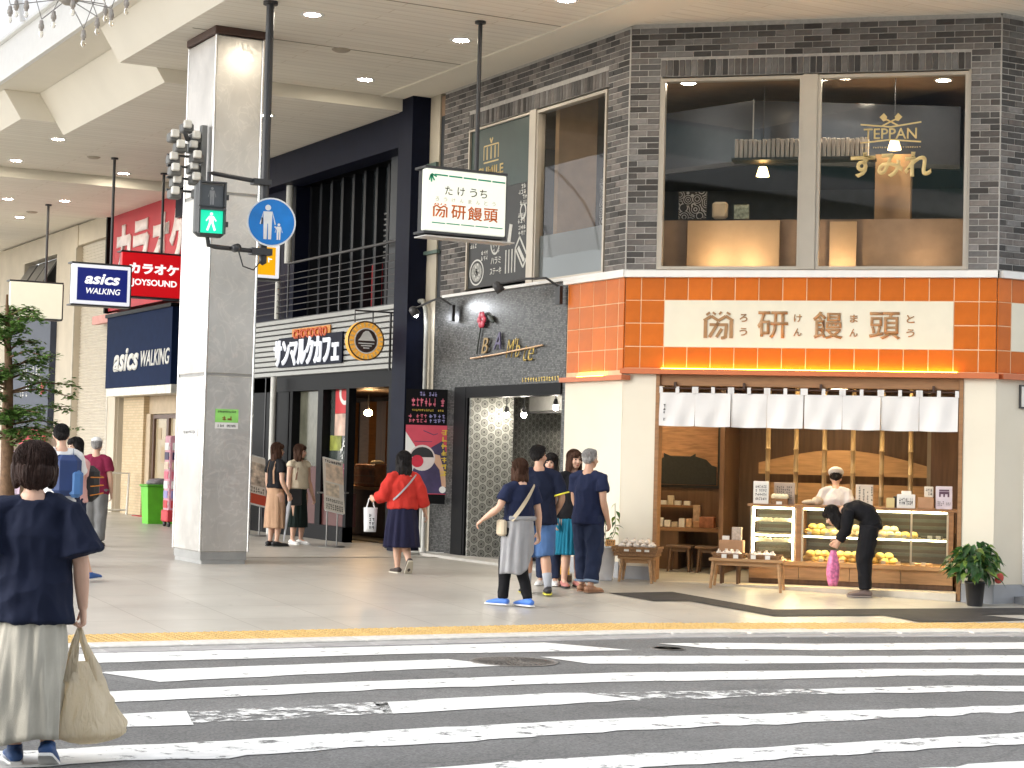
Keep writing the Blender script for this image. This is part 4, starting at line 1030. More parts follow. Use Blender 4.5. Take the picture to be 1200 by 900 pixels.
def small(name, u0, u1, w0, w1, z0, z1, m, label, cat, group=None, lettering=0, fr=FF):
    mb = MB(); mm_ = fr.M((u0+u1)/2, (w0+w1)/2, (z0+z1)/2)
    mb.rbox(mm_.translation, (u1-u0, abs(w1-w0), z1-z0), min(0.006, abs(w1-w0)*.3), mm_.to_3x3())
    o = solo(mb, name, m, label, cat, fr.p((u0+u1)/2, (w0+w1)/2, z0), group)
    if lettering: scribble(fr, u0+(u1-u0)*.12, u1-(u1-u0)*.12, z0+(z1-z0)*.15, z1-(z1-z0)*.15, max(w0, w1), ink, o, lettering, max(3, int((u1-u0)/0.03)), int(u0*1000) % 97)
    return o
pk = mat("rice_cake_pack", (0.62, 0.58, 0.46), 0.4, nvar=0.25, nscale=20)
for i, (u0, u1, z) in enumerate(((-2.89, -2.66, 0.95), (-2.65, -2.41, 0.95), (-2.89, -2.66, 0.70), (-2.65, -2.41, 0.70), (-2.85, -2.5, 0.478))):
    mb = MB(); FF.box(mb, u0, u1, -0.7, W0-0.06, z, z+0.012); FF.box(mb, u0+.005, u1-.005, W0-0.068, W0-0.06, z-.0, z+.045)
    for k in range(4): mm_ = FF.M(u0+(k+.5)*(u1-u0)/4, -0.56, z+.03); mb.rbox(mm_.translation, (0.045, 0.1, 0.03), 0.01, mm_.to_3x3())
    solo(mb, "sweets_tray", pk, "flat tray of wrapped sweets in the left glass case, "+("top shelf left", "top shelf right", "middle shelf left", "middle shelf right", "bottom")[i], "tray", FF.p((u0+u1)/2, -.6, z), "trays of wrapped sweets in the left glass case")
seen_ = {}
for u, z in ((-2.2, .803), (-1.98, .803), (-1.75, .803), (-1.35, .803), (-1.2, .803), (-1.05, .803), (-.75, .803), (-.65, .803), (-2.05, .476), (-1.8, .476), (-1.3, .476), (-1.12, .476), (-.95, .476), (-.82, .476)):
    seen_[z] = seen_.get(z, -1)+1
    small("price_card", u-.028, u+.028, -.485, -.48, z, z+.04, tagm, "tiny white price card, %s from the left on the %s" % (ORD[seen_[z]], "upper case shelf" if z > .7 else "case floor"), "price card", "price cards in the glass cases")
small("wrapped_sweets", -.98, -.72, -.7, -.52, .478, .5, mat("sweets_tan", (0.55, 0.35, 0.2), .5, nvar=.4, nscale=30), "flat row of tan sweets at the right end of the lower case shelf", "sweets")
small("wrapped_sweets", -.86, -.6, -.7, -.56, .804, .83, mat("sweets_dark", (0.05, .05, .045), .5, nvar=.6, nscale=40), "dark wrapped sweets at the right end of the upper case shelf", "sweets")
# things on the counter top
TZ = 1.166
small("notice_board", -2.9, -2.71, -.5, -.485, TZ, TZ+.28, tagm, "white notice card with faint sketch at the left end of the counter", "notice", None, 4)
small("printed_notice", -2.66, -2.4, -.62, -.6, TZ, TZ+.27, mat("menu_tan", (0.42, 0.33, 0.26), .5), "tan printed menu panel behind the small bread basket on the counter", "notice", None, 6)
bas = mat("wicker", (0.25, 0.13, 0.055), .8, nvar=.4, nscale=60, bump=.5, bscale=120)
t = thing("bread_basket", "small wicker basket of pale bread rolls on the counter before the menu panel", "basket", FF.p(-2.58, -.52, TZ))
mb = MB(); FF.box(mb, -2.68, -2.48, -.6, -.46, TZ, TZ+.07); mb.build("basket", bas, t)
for k in range(5):
    mm_ = FF.M(-2.65+k*.037, -.53, TZ+.095); MB().ell(mm_.translation, (.03, .045, .035)).build("bread_roll", bunw, t)
small("price_card", -2.61, -2.54, -.456, -.45, TZ, TZ+.035, tagm, "little white price card at the foot of the counter bread basket", "price card")
mb = MB(); mm_ = FF.M(-2.2, -.6, TZ+.035); mb.ell(mm_.translation, (.13, .07, .035)); mm_ = FF.M(-2.12, -.62, TZ+.05); mb.ell(mm_.translation, (.08, .06, .06))
solo(mb, "cloth_bundle", mat("cloth_oat", (0.55, 0.46, 0.34), .9, bump=.4, bscale=40), "crumpled oat coloured cloth on the counter near the shopkeeper", "cloth", FF.p(-2.2, -.6, TZ))
o = small("paper_notice", -1.66, -1.45, -.72, -.71, TZ, TZ+.27, mat("notice_cream", (0.66, 0.58, 0.46), .6), "cream upright notice with vertical brush writing behind the counter", "notice")
for k in range(4): scribble(FF, -1.63+.05*k, -1.6+.05*k, TZ+.05+.02*(k % 2), TZ+.25-.03*(k % 3), -.709, ink, o, 6, 1, 20+k)
small("small_card", -1.28, -1.18, -.55, -.54, TZ, TZ+.12, mat("card_yellow", (0.6, 0.5, 0.24), .6), "small yellow card left of the white papers on the counter", "card", None, 0)
small("register", -1.2, -1.12, -.7, -.6, TZ, TZ+.14, mat("register_black", (.02, .02, .022), .4), "black box of a card reader half behind white papers on the counter", "card reader")
o = small("paper_stand", -1.15, -.93, -.52, -.5, TZ, TZ+.17, tagm, "white paper stand with clipped sheets on the counter", "paper stand", None, 1)
small("paper_stand", -1.1, -.98, -.56, -.55, TZ+.0, TZ+.21, tagm, "taller white sheet standing behind the clipped papers on the counter", "paper stand")
small("brown_box", -.9, -.71, -.62, -.5, TZ, TZ+.14, mat("kraft_box", (0.42, 0.24, 0.13), .8), "brown cardboard box on the counter beside the framed poster", "box")
small("framed_card", -.83, -.72, -.66, -.63, TZ+.141, TZ+.27, mat("frame_white", (.7, .66, .56), .5), "little framed card standing behind the brown counter box", "frame", None, 2)
o = small("framed_poster", -.69, -.49, -.55, -.53, TZ, TZ+.28, mat("poster_lilac", (.66, .6, .66), .5), "white framed poster with a small house drawing at the right counter end", "poster", None, 0)
bars(FF, [(-.65, TZ+.2, -.53, TZ+.2, .03), (-.64, TZ+.15, -.64, TZ+.2, .02), (-.59, TZ+.15, -.59, TZ+.2, .02), (-.54, TZ+.15, -.54, TZ+.2, .02), (-.65, TZ+.23, -.53, TZ+.23, .02)], -.53, -.527, mat("ink_plum", (.12, .06, .1), .5), o, "drawing")
scribble(FF, -.67, -.59, TZ+.04, TZ+.1, -.53, ink, o, 3, 4, 9); scribble(FF, -.57, -.51, TZ+.05, TZ+.09, -.53, ink, o, 2, 3, 10)

# tables and stool in front
def table(name, u0, u1, w0, w1, z, label, cat, legm=woodl, splay=.03):
    q = FF.p((u0+u1)/2, (w0+w1)/2, 0); q.z = gz(q.x, q.y)
    t = thing(name, label, cat, q)
    mb = MB(); mm_ = FF.M((u0+u1)/2, (w0+w1)/2, z-.0175); mb.rbox(mm_.translation, (u1-u0, w1-w0, .035), .006, mm_.to_3x3()); mb.build("table_top", legm, t)
    mb = MB(); FF.box(mb, u0+.06, u1-.06, w1-.07, w1-.05, z-.085, z-.037); FF.box(mb, u0+.06, u1-.06, w0+.05, w0+.07, z-.085, z-.037); mb.build("apron", legm, t)
    for u, su in ((u0+.05, -1), (u1-.05, 1)):
        for wv_, sw in ((w0+.05, -1), (w1-.05, 1)):
            b_ = FF.p(u+su*splay, wv_+sw*splay*.6, 0); b_.z = max(gz(b_.x, b_.y), 0.19 if wv_ < 0.03 else 0); 
            MB().tube([FF.p(u, wv_, z-.036), b_], [.024, .017], 8).build("leg", legm, t)
    return t
table("side_table", -3.3, -2.42, 0.05, 0.45, 0.52, "low light wood bench table with packed sweets left of the counter", "table")
wrap = mat("cellophane_pack", (.74, .66, .58), .25, nvar=.35, nscale=40, ovar=.12)
pkm = MB(); pkm.ell((0, 0, .03), (.05, .04, .03), n=10, m=6); pkm.box((0, 0, .068), (.03, .012, .02)); pkme = pkm.mesh("pack", wrap)
def packs(cells, z, label, grp, bw_=None):
    us, ws = sorted({c[0] for c in cells}), sorted({c[1] for c in cells}, reverse=True)
    rows_ = ("front", "back") if len(ws) == 2 else ("front", "middle", "back")
    for (u, wv_) in cells:
        o = bpy.data.objects.new("sweets_pack", pkme); COL.objects.link(o); o.location = FF.p(u, wv_, z); o.rotation_euler.z = random.uniform(0, 6); o.scale = [random.uniform(.8, 1.15) for _ in range(3)]
        tag(o, label % (ORD[us.index(u)], rows_[ws.index(wv_)]), "sweets pack", grp)
def basket(u0, u1, w0, w1, z, h, label, m=None):
    q = FF.p((u0+u1)/2, (w0+w1)/2, z); mb = MB()
    MM = [(u0, w0), (u1, w0), (u1, w1), (u0, w1)]
    FF.box(mb, u0, u1, w0, w1, z, z+.012)
    cu, cw_ = (u0+u1)/2, (w0+w1)/2
    for i in range(4):
        a, b_ = MM[i], MM[(i+1) % 4]
        for k in range(3):
            s = 1+.05*k; z0, z1 = z+.012+h*k/3, z+.012+h*(k+.85)/3
            P = [FF.p(cu+(p[0]-cu)*s, cw_+(p[1]-cw_)*s, 0) for p in (a, b_)]; Q = [FF.p(cu+(p[0]-cu)*s*.965, cw_+(p[1]-cw_)*s*.965, 0) for p in (a, b_)]
            mb.hexa([(p.x, p.y, zz) for zz in (z0, z1) for pp in (P, Q) for p in pp])
    return solo(mb, "basket", m or bas, label, "basket", q)
basket(-3.26, -2.9, .1, .4, .521, .05, "shallow wicker tray of wrapped white sweets at the bench table's left half")
packs([(-3.2+.075*i, .33-.13*j) for i in range(4) for j in range(2)], .54, "pinkish sweets pack, %s from the left in the %s row of the left bench tray", "sweets packs on the bench table")
basket(-2.84, -2.47, .1, .4, .521, .045, "shallow wicker tray of white sweet boxes at the bench table's right half")
packs([(-2.79+.075*i, .33-.13*j) for i in range(4) for j in range(2)], .535, "pinkish sweets pack, %s from the left in the %s row of the right bench tray", "sweets packs on the bench table")
for i, u in enumerate((-3.12, -2.98, -2.77, -2.6)): small("price_card", u-.03, u+.03, .425, .43, .522, .57, tagm, "white price card, %s from the left along the front of the bench table trays" % ORD[i], "price card", "price cards on the bench table")
small("cardboard_box", -3.24, -2.95, -.18, .03, .5, .72, mat("kraft_box", (0.42, 0.24, 0.13), .8), "open brown cardboard box standing behind the bench table's sweets", "box")
table("stool", -3.26, -2.96, -.2, .04, .5, "small dark stool carrying the brown cardboard box", "stool", woodd, .0)
small("paper_bag", -3.1, -2.98, -.14, -.06, .72, .88, mat("bag_greige", (.46, .38, .3), .7, nvar=.3, nscale=30), "greige printed paper bag on top of the cardboard box", "bag")
small("price_card", -3.22, -3.13, -.1, -.09, .72, .77, tagm, "white price card on top of the cardboard box", "price card")
t = table("stool", -4.42, -3.98, .12, .42, .5, "light wood four legged stool carrying a wide wicker basket of sweets", "stool")
basket(-4.46, -3.94, .08, .46, .501, .11, "wide wicker basket of wrapped sweets on the light wood stool")
packs([(-4.38+.09*i, .18+.09*j) for i in range(5) for j in range(3)], .6, "reddish sweets pack, %s from the left in the %s lower row of the stool basket", "sweets packs in the stool basket")
packs([(-4.34+.09*i, .22+.09*j) for i in range(4) for j in range(2)], .64, "reddish sweets pack heaped on top, %s from the left in the %s row, stool basket", "sweets packs in the stool basket")
for i, u in enumerate((-4.3, -4.15, -4.05)): small("price_card", u-.03, u+.03, .47, .475, .56, .62, tagm, "white price card clipped %s from the left on the stool basket rim" % ORD[i], "price card", "price cards on the stool basket")
# back of the shop: castle picture, shelf bench, goods, two dark stools
pc = thing("castle_picture", "large framed woodcut style picture of a dark castle roof under a streaky orange sky", "picture", FF.p(-4.2, -3.17, 1.32))
skym = mat("streaky_sky", (0.42, 0.22, 0.11), .6, nvar=.45, nscale=3.5, stretch=(1, 1, 7))
mb = MB(); FF.box(mb, -4.76, -3.7, -3.195, -3.17, 1.3, 2.2); mb.build("picture_frame", mat("frame_black", (.015, .013, .012), .4), pc)
mb = MB(); FF.box(mb, -4.72, -3.74, -3.169, -3.162, 1.34, 2.16); mb.build("canvas", skym, pc)
mb = MB(); mb.prism([(-4.72, 1.345), (-3.75, 1.345), (-3.75, 1.6), (-3.82, 1.62), (-3.9, 1.7), (-4.05, 1.74), (-4.05, 1.78), (-4.12, 1.74), (-4.4, 1.74), (-4.5, 1.78), (-4.5, 1.72), (-4.72, 1.58)], FF.M(0, -3.155, 0), .006); mb.build("castle_roof", mat("castle_ink", (.02, .022, .02), .6, nvar=.3, nscale=30), pc)
t = thing("wall_bench", "dark wood bench shelf with goods along the back of the bun shop", "bench", FF.p(-4.1, -2.7, .19))
mb = MB(); FF.box(mb, -4.9, -3.5, -3.1, -2.4, .72, .77); mb.build("bench_top", woodm, t)
mb = MB(); FF.box(mb, -4.9, -4.15, -3.1, -2.45, .19, .718); mb.build("cupboard", woodd, t)
mb = MB(); FF.box(mb, -4.9, -4.0, -3.15, -2.9, 1.03, 1.06); mb.build("upper_shelf", woodm, t)
for i, (u, c, h) in enumerate([(-4.6, "sweets_tan", .1), (-4.45, "price_card_white", .06), (-4.35, "cloth_oat", .13), (-4.25, "price_card_white", .06), (-4.12, "price_card_white", .06)]):
    small("goods_box", u-.045, u+.045, -3.0, -2.92, 1.061, 1.061+h, MATS[c], "little packet of goods, %s from the left on the upper back shelf" % ORD[i], "packet", "packets on the upper back shelf")
for i in range(8):
    small("goods_box", -4.66+i*.1, -4.58+i*.1, -2.6, -2.5, .771, .771+random.choice((.07, .09, .12)), MATS[random.choice(("sweets_tan", "price_card_white", "cloth_oat", "kraft_box"))], "little packet of goods, %s from the left on the back bench" % ORD[i], "packet", "packets on the back bench")
small("gift_box", -3.88, -3.68, -2.7, -2.5, .771, .92, mat("gift_box_rust", (.4, .16, .08), .5, nvar=.5, nscale=12), "rust and cream gift box at the right end of the back bench", "box")
small("gift_box", -4.0, -3.9, -2.8, -2.7, .771, 1.07, mat("gift_box_cream", (.5, .36, .24), .5, nvar=.4, nscale=14), "tall cream gift bag on the back bench beside the rust box", "bag")
for u, lb in ((-4.05, "left"), (-3.66, "right")):
    table("stool", u-.17, u+.17, -2.2, -1.85, .55, "dark brown wooden stool under the back bench, the %s one of two" % lb, "stool", mat("stool_brown", (.11, .06, .035), .5), .02)

# planters
def leaf_light(m, tr=.3):
    N, L, b = nodes(m); t_ = N.new("ShaderNodeBsdfTranslucent"); x_ = N.new("ShaderNodeMixShader"); x_.inputs[0].default_value = tr
    L.new(b.inputs["Base Color"].links[0].from_socket, t_.inputs[0]); L.new(b.outputs[0], x_.inputs[1]); L.new(t_.outputs[0], x_.inputs[2]); L.new(x_.outputs[0], N["Material Output"].inputs[0])
    return m
leafm = mat("leaf_green", (.035, .1, .025), .4, nvar=.3, nscale=8, ovar=.5)
leafl = mat("leaf_lime", (.2, .3, .06), .4, nvar=.25, nscale=8, ovar=.3)
leaf_light(leafm); leaf_light(leafl)
def leaf_me(m, l=.14, w_=.06, curl=.25):
    mb = MB(); vs = []; prof = [0, .55, .95, 1.0, .75, .35, 0.02]
    for i, a in enumerate(prof):
        t_ = i/(len(prof)-1); z = -curl*l*t_*t_
        vs += [(-w_/2*a, l*t_, z+.18*w_*a), (0, l*t_, z), (w_/2*a, l*t_, z+.18*w_*a)]
    fs = []
    for i in range(len(prof)-1): fs += [(3*i, 3*i+1, 3*i+4, 3*i+3), (3*i+1, 3*i+2, 3*i+5, 3*i+4)]
    mb.add(vs, fs, 0, True); return mb.mesh("leaf", m)
lf, ll = leaf_me(leafm, .17, .085, .5), leaf_me(leafl, .15, .075, .5)
def frame_to(p, d, rollv=None):
    d = d.normalized(); z = Vector((0, 0, 1)); x = d.cross(z)
    if x.length < 1e-3: x = Vector((1, 0, 0))
    x.normalize(); z = x.cross(d)
    return Matrix(((x.x, d.x, z.x, p.x), (x.y, d.y, z.y, p.y), (x.z, d.z, z.z, p.z), (0, 0, 0, 1)))
pp = Vector((15.2, 16.69, gz(15.2, 16.69)))
t = thing("potted_plant", "bushy potted plant with glossy green leaves and one red bloom in a black pot", "plant", pp)
MB().lathe(pp, [(.085, 0), (.09, .01), (.115, .26), (.122, .26), (.122, .285), (.108, .285), (.1, .25), (0, .25)], 20).build("pot", mat("pot_black", (.015, .015, .018), .35), t)
MB().lathe(pp, [(0, .252), (.105, .252)], 16).build("soil", mat("soil", (.04, .028, .02), .9), t)
stem = MB()
rg_ = random.Random(12)
for i in range(210):
    a = rg_.uniform(0, 6.283); el = rg_.uniform(-.35, 1.35); rr = rg_.uniform(.15, .33)
    c = pp+Vector((math.cos(a)*math.cos(el)*rr*.85, math.sin(a)*math.cos(el)*rr*.85, .42+math.sin(el)*rr*1.05))
    d = Vector((math.cos(a+rg_.uniform(-.6, .6)), math.sin(a+rg_.uniform(-.6, .6)), rg_.uniform(-.9, .35)))
    o = piece("leaf", ll if rg_.random() < .3 else lf, t, frame_to(c, d) @ Matrix.Rotation(rg_.uniform(-.7, .7), 4, 'Y') @ Matrix.Scale(rg_.uniform(.65, 1.2), 4))
    if i % 5 == 0: stem.tube([pp+Vector((0, 0, .25)), pp+Vector((0, 0, .25)).lerp(c, .5)+Vector((0, 0, .05)), c], .004, 5)
stem.build("stem", mat("stem_green", (.07, .12, .03), .6), t)
bl = pp+ED*.27+Vector((0, 0, .33))
mb = MB(); mb.ell(bl, (.05, .012, .065), FF.M(0, 0, 0).to_3x3() @ Matrix.Rotation(.4, 3, 'Y')); mb.build("red_bloom", mat("bloom_red", (.6, .09, .07), .4), t)
MB().tube([pp+Vector((0, 0, .25)), pp+ED*.16+Vector((0, 0, .45)), bl+Vector((0, 0, .06))], .005, 5).build("stem", MATS["stem_green"], t)
wp = Vector((11.98, 19.64, gz(11.98, 19.64)))
t = thing("tall_planter", "tall tapered white planter with a thin leafy vine by the cream wall", "planter", wp)
mb = MB()
MB().lathe(wp, [(.075, 0), (.08, .01), (.112, .4), (.118, .4), (.118, .415), (.1, .415), (.095, .38), (0, .38)], 24).build("pot", mat("pot_white", (.7, .7, .72), .4), t)
small("shop_card", -.05, .07, .0, .012, wp.z+.42, wp.z+.5, mat("card_orange", (.7, .35, .12), .5, nvar=.5, nscale=18), "small orange picture card standing in the white planter", "card", None, 2, Fr((wp.x, wp.y-.06, 0), (.88, -.47, 0), (-.47, -.88, 0)))
vs_ = MB()
for i in range(5):
    a = rg_.uniform(0, 6.28); top = wp+Vector((.1*math.cos(a), .1*math.sin(a), rg_.uniform(.7, 1.0))); p0 = wp+Vector((0, 0, .38)); mid = p0.lerp(top, .5)+Vector((.06*math.cos(a), .06*math.sin(a), 0))
    vs_.tube([p0, mid, top], .004, 5)
    for k in range(5):
        s = .35+.16*k; c = p0.lerp(top, s)+Vector((.05*math.cos(a), .05*math.sin(a), 0))*math.sin(s*3)
        aa = rg_.uniform(0, 6.28); piece("leaf", lf if k % 2 else ll, t, frame_to(c, Vector((math.cos(aa), math.sin(aa), rg_.uniform(-.6, .4)))) @ Matrix.Scale(rg_.uniform(.45, .75), 4))
vs_.build("stem", MATS["stem_green"], t)
# right street side of the corner: small frame and a white step box
mb = MB(); FR.box(mb, .36, .75, .001, .03, 2.4, 2.68); o = solo(mb, "wall_frame", mat("frame_dark", (.05, .05, .05), .4), "small dark framed notice on the white street side wall by the photo's right edge", "frame", FR.p(.5, .01, 2.4))
mb = MB(); FR.box(mb, .375, .74, .03, .034, 2.42, 2.66); mb.build("notice", tagm, o)
mb = MB(); FR.box(mb, .45, 1.5, .004, .04, .3, 2.15); solo(mb, "white_door", mat("door_white", (.78, .78, .8), .4), "plain white flush door in the street side wall at the photo's right edge", "door", FR.p(.9, .02, .3))
mb = MB(); FR.box(mb, .33, 1.6, .006, .5, 0.04, .17); solo(mb, "door_step", mat("step_grey", (.22, .23, .25), .7), "grey concrete door step at the photo's right edge", "step", FR.p(.9, .2, .05))

# ------------------------------------------------------------------ jewellery shop front (arcade side, ground floor)
jw = thing("jewellery_shop", "narrow shop front clad in glittering dark mosaic with a gold script sign", "shop front", (XL, 23.2, 0.2))
mos = mat("dark_mosaic", (0.09, 0.09, 0.088), 0.3, metal=0.25, nvar=0.2, nscale=3)
N, L, b = nodes(mos)
sep = N.new("ShaderNodeSeparateXYZ"); L.new(N["Texture Coordinate"].outputs["Object"], sep.inputs[0]); cmb = N.new("ShaderNodeCombineXYZ")
L.new(sep.outputs["Y"], cmb.inputs[0]); L.new(sep.outputs["Z"], cmb.inputs[1])
br = N.new("ShaderNodeTexBrick"); br.inputs["Scale"].default_value = 1; br.inputs["Brick Width"].default_value = 0.045; br.inputs["Row Height"].default_value = 0.024; br.inputs["Mortar Size"].default_value = 0.003
br.inputs["Color1"].default_value = (0.02, 0.02, 0.02, 1); br.inputs["Color2"].default_value = (0.14, 0.14, 0.135, 1); br.inputs["Mortar"].default_value = (0.02, 0.02, 0.02, 1)
L.new(cmb.outputs[0], br.inputs["Vector"]); L.new(br.outputs[0], b.inputs["Base Color"])
bp = N.new("ShaderNodeBump"); bp.inputs["Strength"].default_value = 0.7; bp.inputs["Distance"].default_value = 0.006
L.new(br.outputs[0], bp.inputs["Height"]); L.new(bp.outputs[0], b.inputs["Normal"])
mb = MB(); FS.wallholes(mb, -25.22, -21.275, -0.3, -0.004, 0.05, 3.985, [(-24.1, -21.36, 0.0, 2.62)]); mw = mb.build("mosaic_wall", mos, jw)
blk = mat("black_panel", (0.006, 0.006, 0.007), 0.45, spec=.1)
mb = MB(); FS.box(mb, -24.46, -24.102, -0.25, 0.02, 0.1, 2.66); FS.box(mb, -24.1, -21.36, -0.25, 0.016, 2.5, 2.66); FS.box(mb, -24.1, -24.05, -0.25, 0.012, 0.2, 2.499)
mb.build("door_frame", blk, jw)
mb = MB(); FS.box(mb, -25.3, -21.28, -0.1, 0.35, 0.05, 0.235); mb.build("front_step", mat("step_stone", (.5, .48, .44), .5), jw)
lat = mat("lattice_wall", (0.5, 0.5, 0.46), 0.6)
N, L, b = nodes(lat)
sep = N.new("ShaderNodeSeparateXYZ"); L.new(N["Texture Coordinate"].outputs["Object"], sep.inputs[0])
sm = N.new("ShaderNodeMath"); sm.operation = 'ADD'; L.new(sep.outputs["X"], sm.inputs[0]); L.new(sep.outputs["Y"], sm.inputs[1])
cmb = N.new("ShaderNodeCombineXYZ"); L.new(sm.outputs[0], cmb.inputs[0]); L.new(sep.outputs["Z"], cmb.inputs[1])
acc = None
for k in range(3):
    a = math.pi*k/3
    dp = N.new("ShaderNodeVectorMath"); dp.operation = 'DOT_PRODUCT'; dp.inputs[1].default_value = (math.cos(a)*54, math.sin(a)*54, 0); L.new(cmb.outputs[0], dp.inputs[0])
    cs = N.new("ShaderNodeMath"); cs.operation = 'COSINE'; L.new(dp.outputs["Value"], cs.inputs[0])
    if acc is None: acc = cs
    else:
        ad = N.new("ShaderNodeMath"); ad.operation = 'ADD'; L.new(acc.outputs[0], ad.inputs[0]); L.new(cs.outputs[0], ad.inputs[1]); acc = ad
s2 = N.new("ShaderNodeMath"); s2.operation = 'MULTIPLY'; s2.inputs[1].default_value = 4.2; L.new(acc.outputs[0], s2.inputs[0])
s3 = N.new("ShaderNodeMath"); s3.operation = 'SINE'; L.new(s2.outputs[0], s3.inputs[0])
mr = N.new("ShaderNodeMapRange"); mr.inputs[1].default_value, mr.inputs[2].default_value = -0.25, 0.1
L.new(s3.outputs[0], mr.inputs[0])
mx = N.new("ShaderNodeMix"); mx.data_type = 'RGBA'; mx.inputs[6].default_value = (0.06, 0.06, 0.055, 1); mx.inputs[7].default_value = (0.42, 0.42, 0.38, 1)
L.new(mr.outputs[0], mx.inputs[0]); L.new(mx.outputs[2], b.inputs["Base Color"])
mb = MB(); mb.hexa([(x, y, z) for z in (0.22, 2.9) for y in (24.0, 24.06) for x in (12.3, 13.0)]); mb.build("patterned_wall", lat, jw)
mb = MB(); mb.hexa([(x, y, z) for z in (0.22, 2.9) for y in (24.95, 27.0) for x in (14.5, 14.56)]); mb.hexa([(x, y, z) for z in (0.22, 2.9) for y in (26.8, 26.86) for x in (13.0, 14.5)])
mb.build("patterned_wall", lat, jw)
pj = [(12.58, 21.7), (14.6, 25.0), (14.6, 27), (12.35, 27), (12.35, 21.3)]
mb = MB(); slabpoly(mb, pj, 2.9, 2.95); slabpoly(mb, pj, .1, .222); slabpoly(mb, [(12.58, 21.65), (14.56, 24.9), (14.5, 24.95), (12.55, 21.7)], .22, 2.9)
mb.build("shop_shell", mat("shell_grey", (.3, .29, .27), .7), jw)
# gold script sign: underline, letters, red flower
mb = MB(); MBp = [FS.p(u, .03, z) for u, z in ((-23.95, 3.06), (-23.2, 3.09), (-22.5, 3.13), (-21.85, 3.17))]; mb.tube(MBp, .014, 6)
mb.build("sign_underline", mat("gold_rose", (.75, .5, .3), .3, metal=.5), jw)
goldb = mat("gold_sign", (.62, .45, .12), .3, metal=.6)
text(FS, "M'b", -22.9, -22.5, 3.03, 3.3, .015, goldb, jw, .01, -.012, shear=.4); text(FS, "te", -22.4, -22.1, 2.97, 3.18, .015, goldb, jw, .01, -.012, shear=.4)
text(FS, "B", -23.62, -23.42, 3.12, 3.34, .015, mat("bronze_sign", (.3, .2, .08), .35, metal=.6), jw, .02, 0, shear=.3); text(FS, "A", -23.26, -23.04, 3.16, 3.4, .015, mat("violet_sign", (.1, .085, .16), .35, metal=.5), jw, .02, 0, shear=.3)
scribble(FS, -22.45, -21.42, 2.68, 2.76, .004, goldb, jw, 1, 14, 77)
pet = mat("flower_red", (.55, .03, .07), .4)
for i in range(6):
    a = i*1.05; c = FS.p(-23.62+.075*math.cos(a), .04, 3.6+.07*math.sin(a)); MB().ell(c, (.02, .06, .05), Matrix.Rotation(a, 3, 'X')).build("flower_petal", pet, jw)
mb = MB(); mb.tube([FS.p(-23.66, .02, 3.55), FS.p(-23.74, .02, 3.3), FS.p(-23.78, .02, 3.12)], .012, 5); mb.ell(FS.p(-23.36, .03, 3.6), (.02, .12, .04), Matrix.Rotation(.5, 3, 'X')); mb.build("flower_stem", mat("stem_dark", (.03, .04, .03), .5), jw)
# inside: air conditioner, three pendant lamps, glass cake cart
q = Vector((14.3, 25.0, 2.4))
t = thing("air_conditioner", "long white wall air conditioner above the patterned inner wall of the dark shop", "air conditioner", q)
MB().rbox((14.36, 25.2, 2.5), (.24, 1.25, .28), .04).build("casing", mat("ac_white", (.74, .74, .7), .4), t)
MB().box((14.26, 25.2, 2.37), (.14, 1.15, .03)).build("air_outlet", mat("ac_grey", (.25, .25, .25), .5), t)
for (x, y, z, s) in ((12.75, 23.75, 2.27, "nearest the patterned left wall"), (12.85, 23.42, 2.27, "in the middle of the doorway"), (13.1, 22.95, 2.38, "before the air conditioner's right end")):
    q = Vector((x, y, z)); t = thing("pendant_lamp", "small black pendant lamp with a bright bulb "+s, "lamp", q, "pendant lamps in the dark shop doorway")
    MB().tube([q+Vector((0, 0, .1)), (x, y, 2.9)], .008, 6).build("cord", black_m, t)
    MB().lathe(q, [(.02, .12), (.045, .03), (.043, .03), (.018, .12)], 12).build("lamp_shade", black_m, t)
    MB().ell(q, (.04, .04, .045)).build("bulb", glow("bulb_glow", "fff6e6", 35), t)
q = Vector((12.9, 22.9, .225)); t = thing("glass_cart", "curved glass display cart with flowers inside the dark shop's doorway", "display cart", q)
fmb = MB(); crv = [(12.75, 23.45, .25), (12.75, 23.45, 1.1), (12.75, 23.38, 1.32), (12.75, 23.2, 1.42), (12.75, 22.3, 1.42)]
fmb.tube(crv, .02, 6); fmb.tube([(12.75, 22.3, .25), (12.75, 22.3, 1.42)], .02, 6); fmb.tube([(12.75, 23.45, .4), (12.75, 22.3, .4)], .02, 6); fmb.tube([(12.75, 23.45, .85), (12.75, 22.3, .85)], .015, 6)
fmb.tube([(p[0]+.5, p[1], p[2]) for p in crv], .02, 6); fmb.build("steel_frame", mat("cart_steel", (.5, .5, .48), .3, metal=.8), t)
MB().box((13.0, 22.87, .84), (.48, 1.1, .02)).build("shelf", mat("cart_shelf", (.2, .2, .19), .4), t); MB().box((13.0, 22.87, .5), (.46, 1.08, .5)).build("cart_body", blk, t)
rg_ = random.Random(3)
for nm, cc in (("yellow_blossom", (.55, .5, .08)), ("red_blossom", (.5, .03, .06)), ("leafy_sprig", (.06, .16, .04)), ("white_blossom", (.6, .55, .55))):
    mb = MB()
    for i in range(14): mb.ell((12.72+rg_.uniform(0, .08), 22.95+rg_.uniform(-.3, .3), (.95 if nm[0] in "yl" else .45)+rg_.uniform(-.1, .22)), (.045, .045, .04), n=7, m=5)
    mb.build(nm, mat(nm, cc, .6, nvar=.3, nscale=20), t)
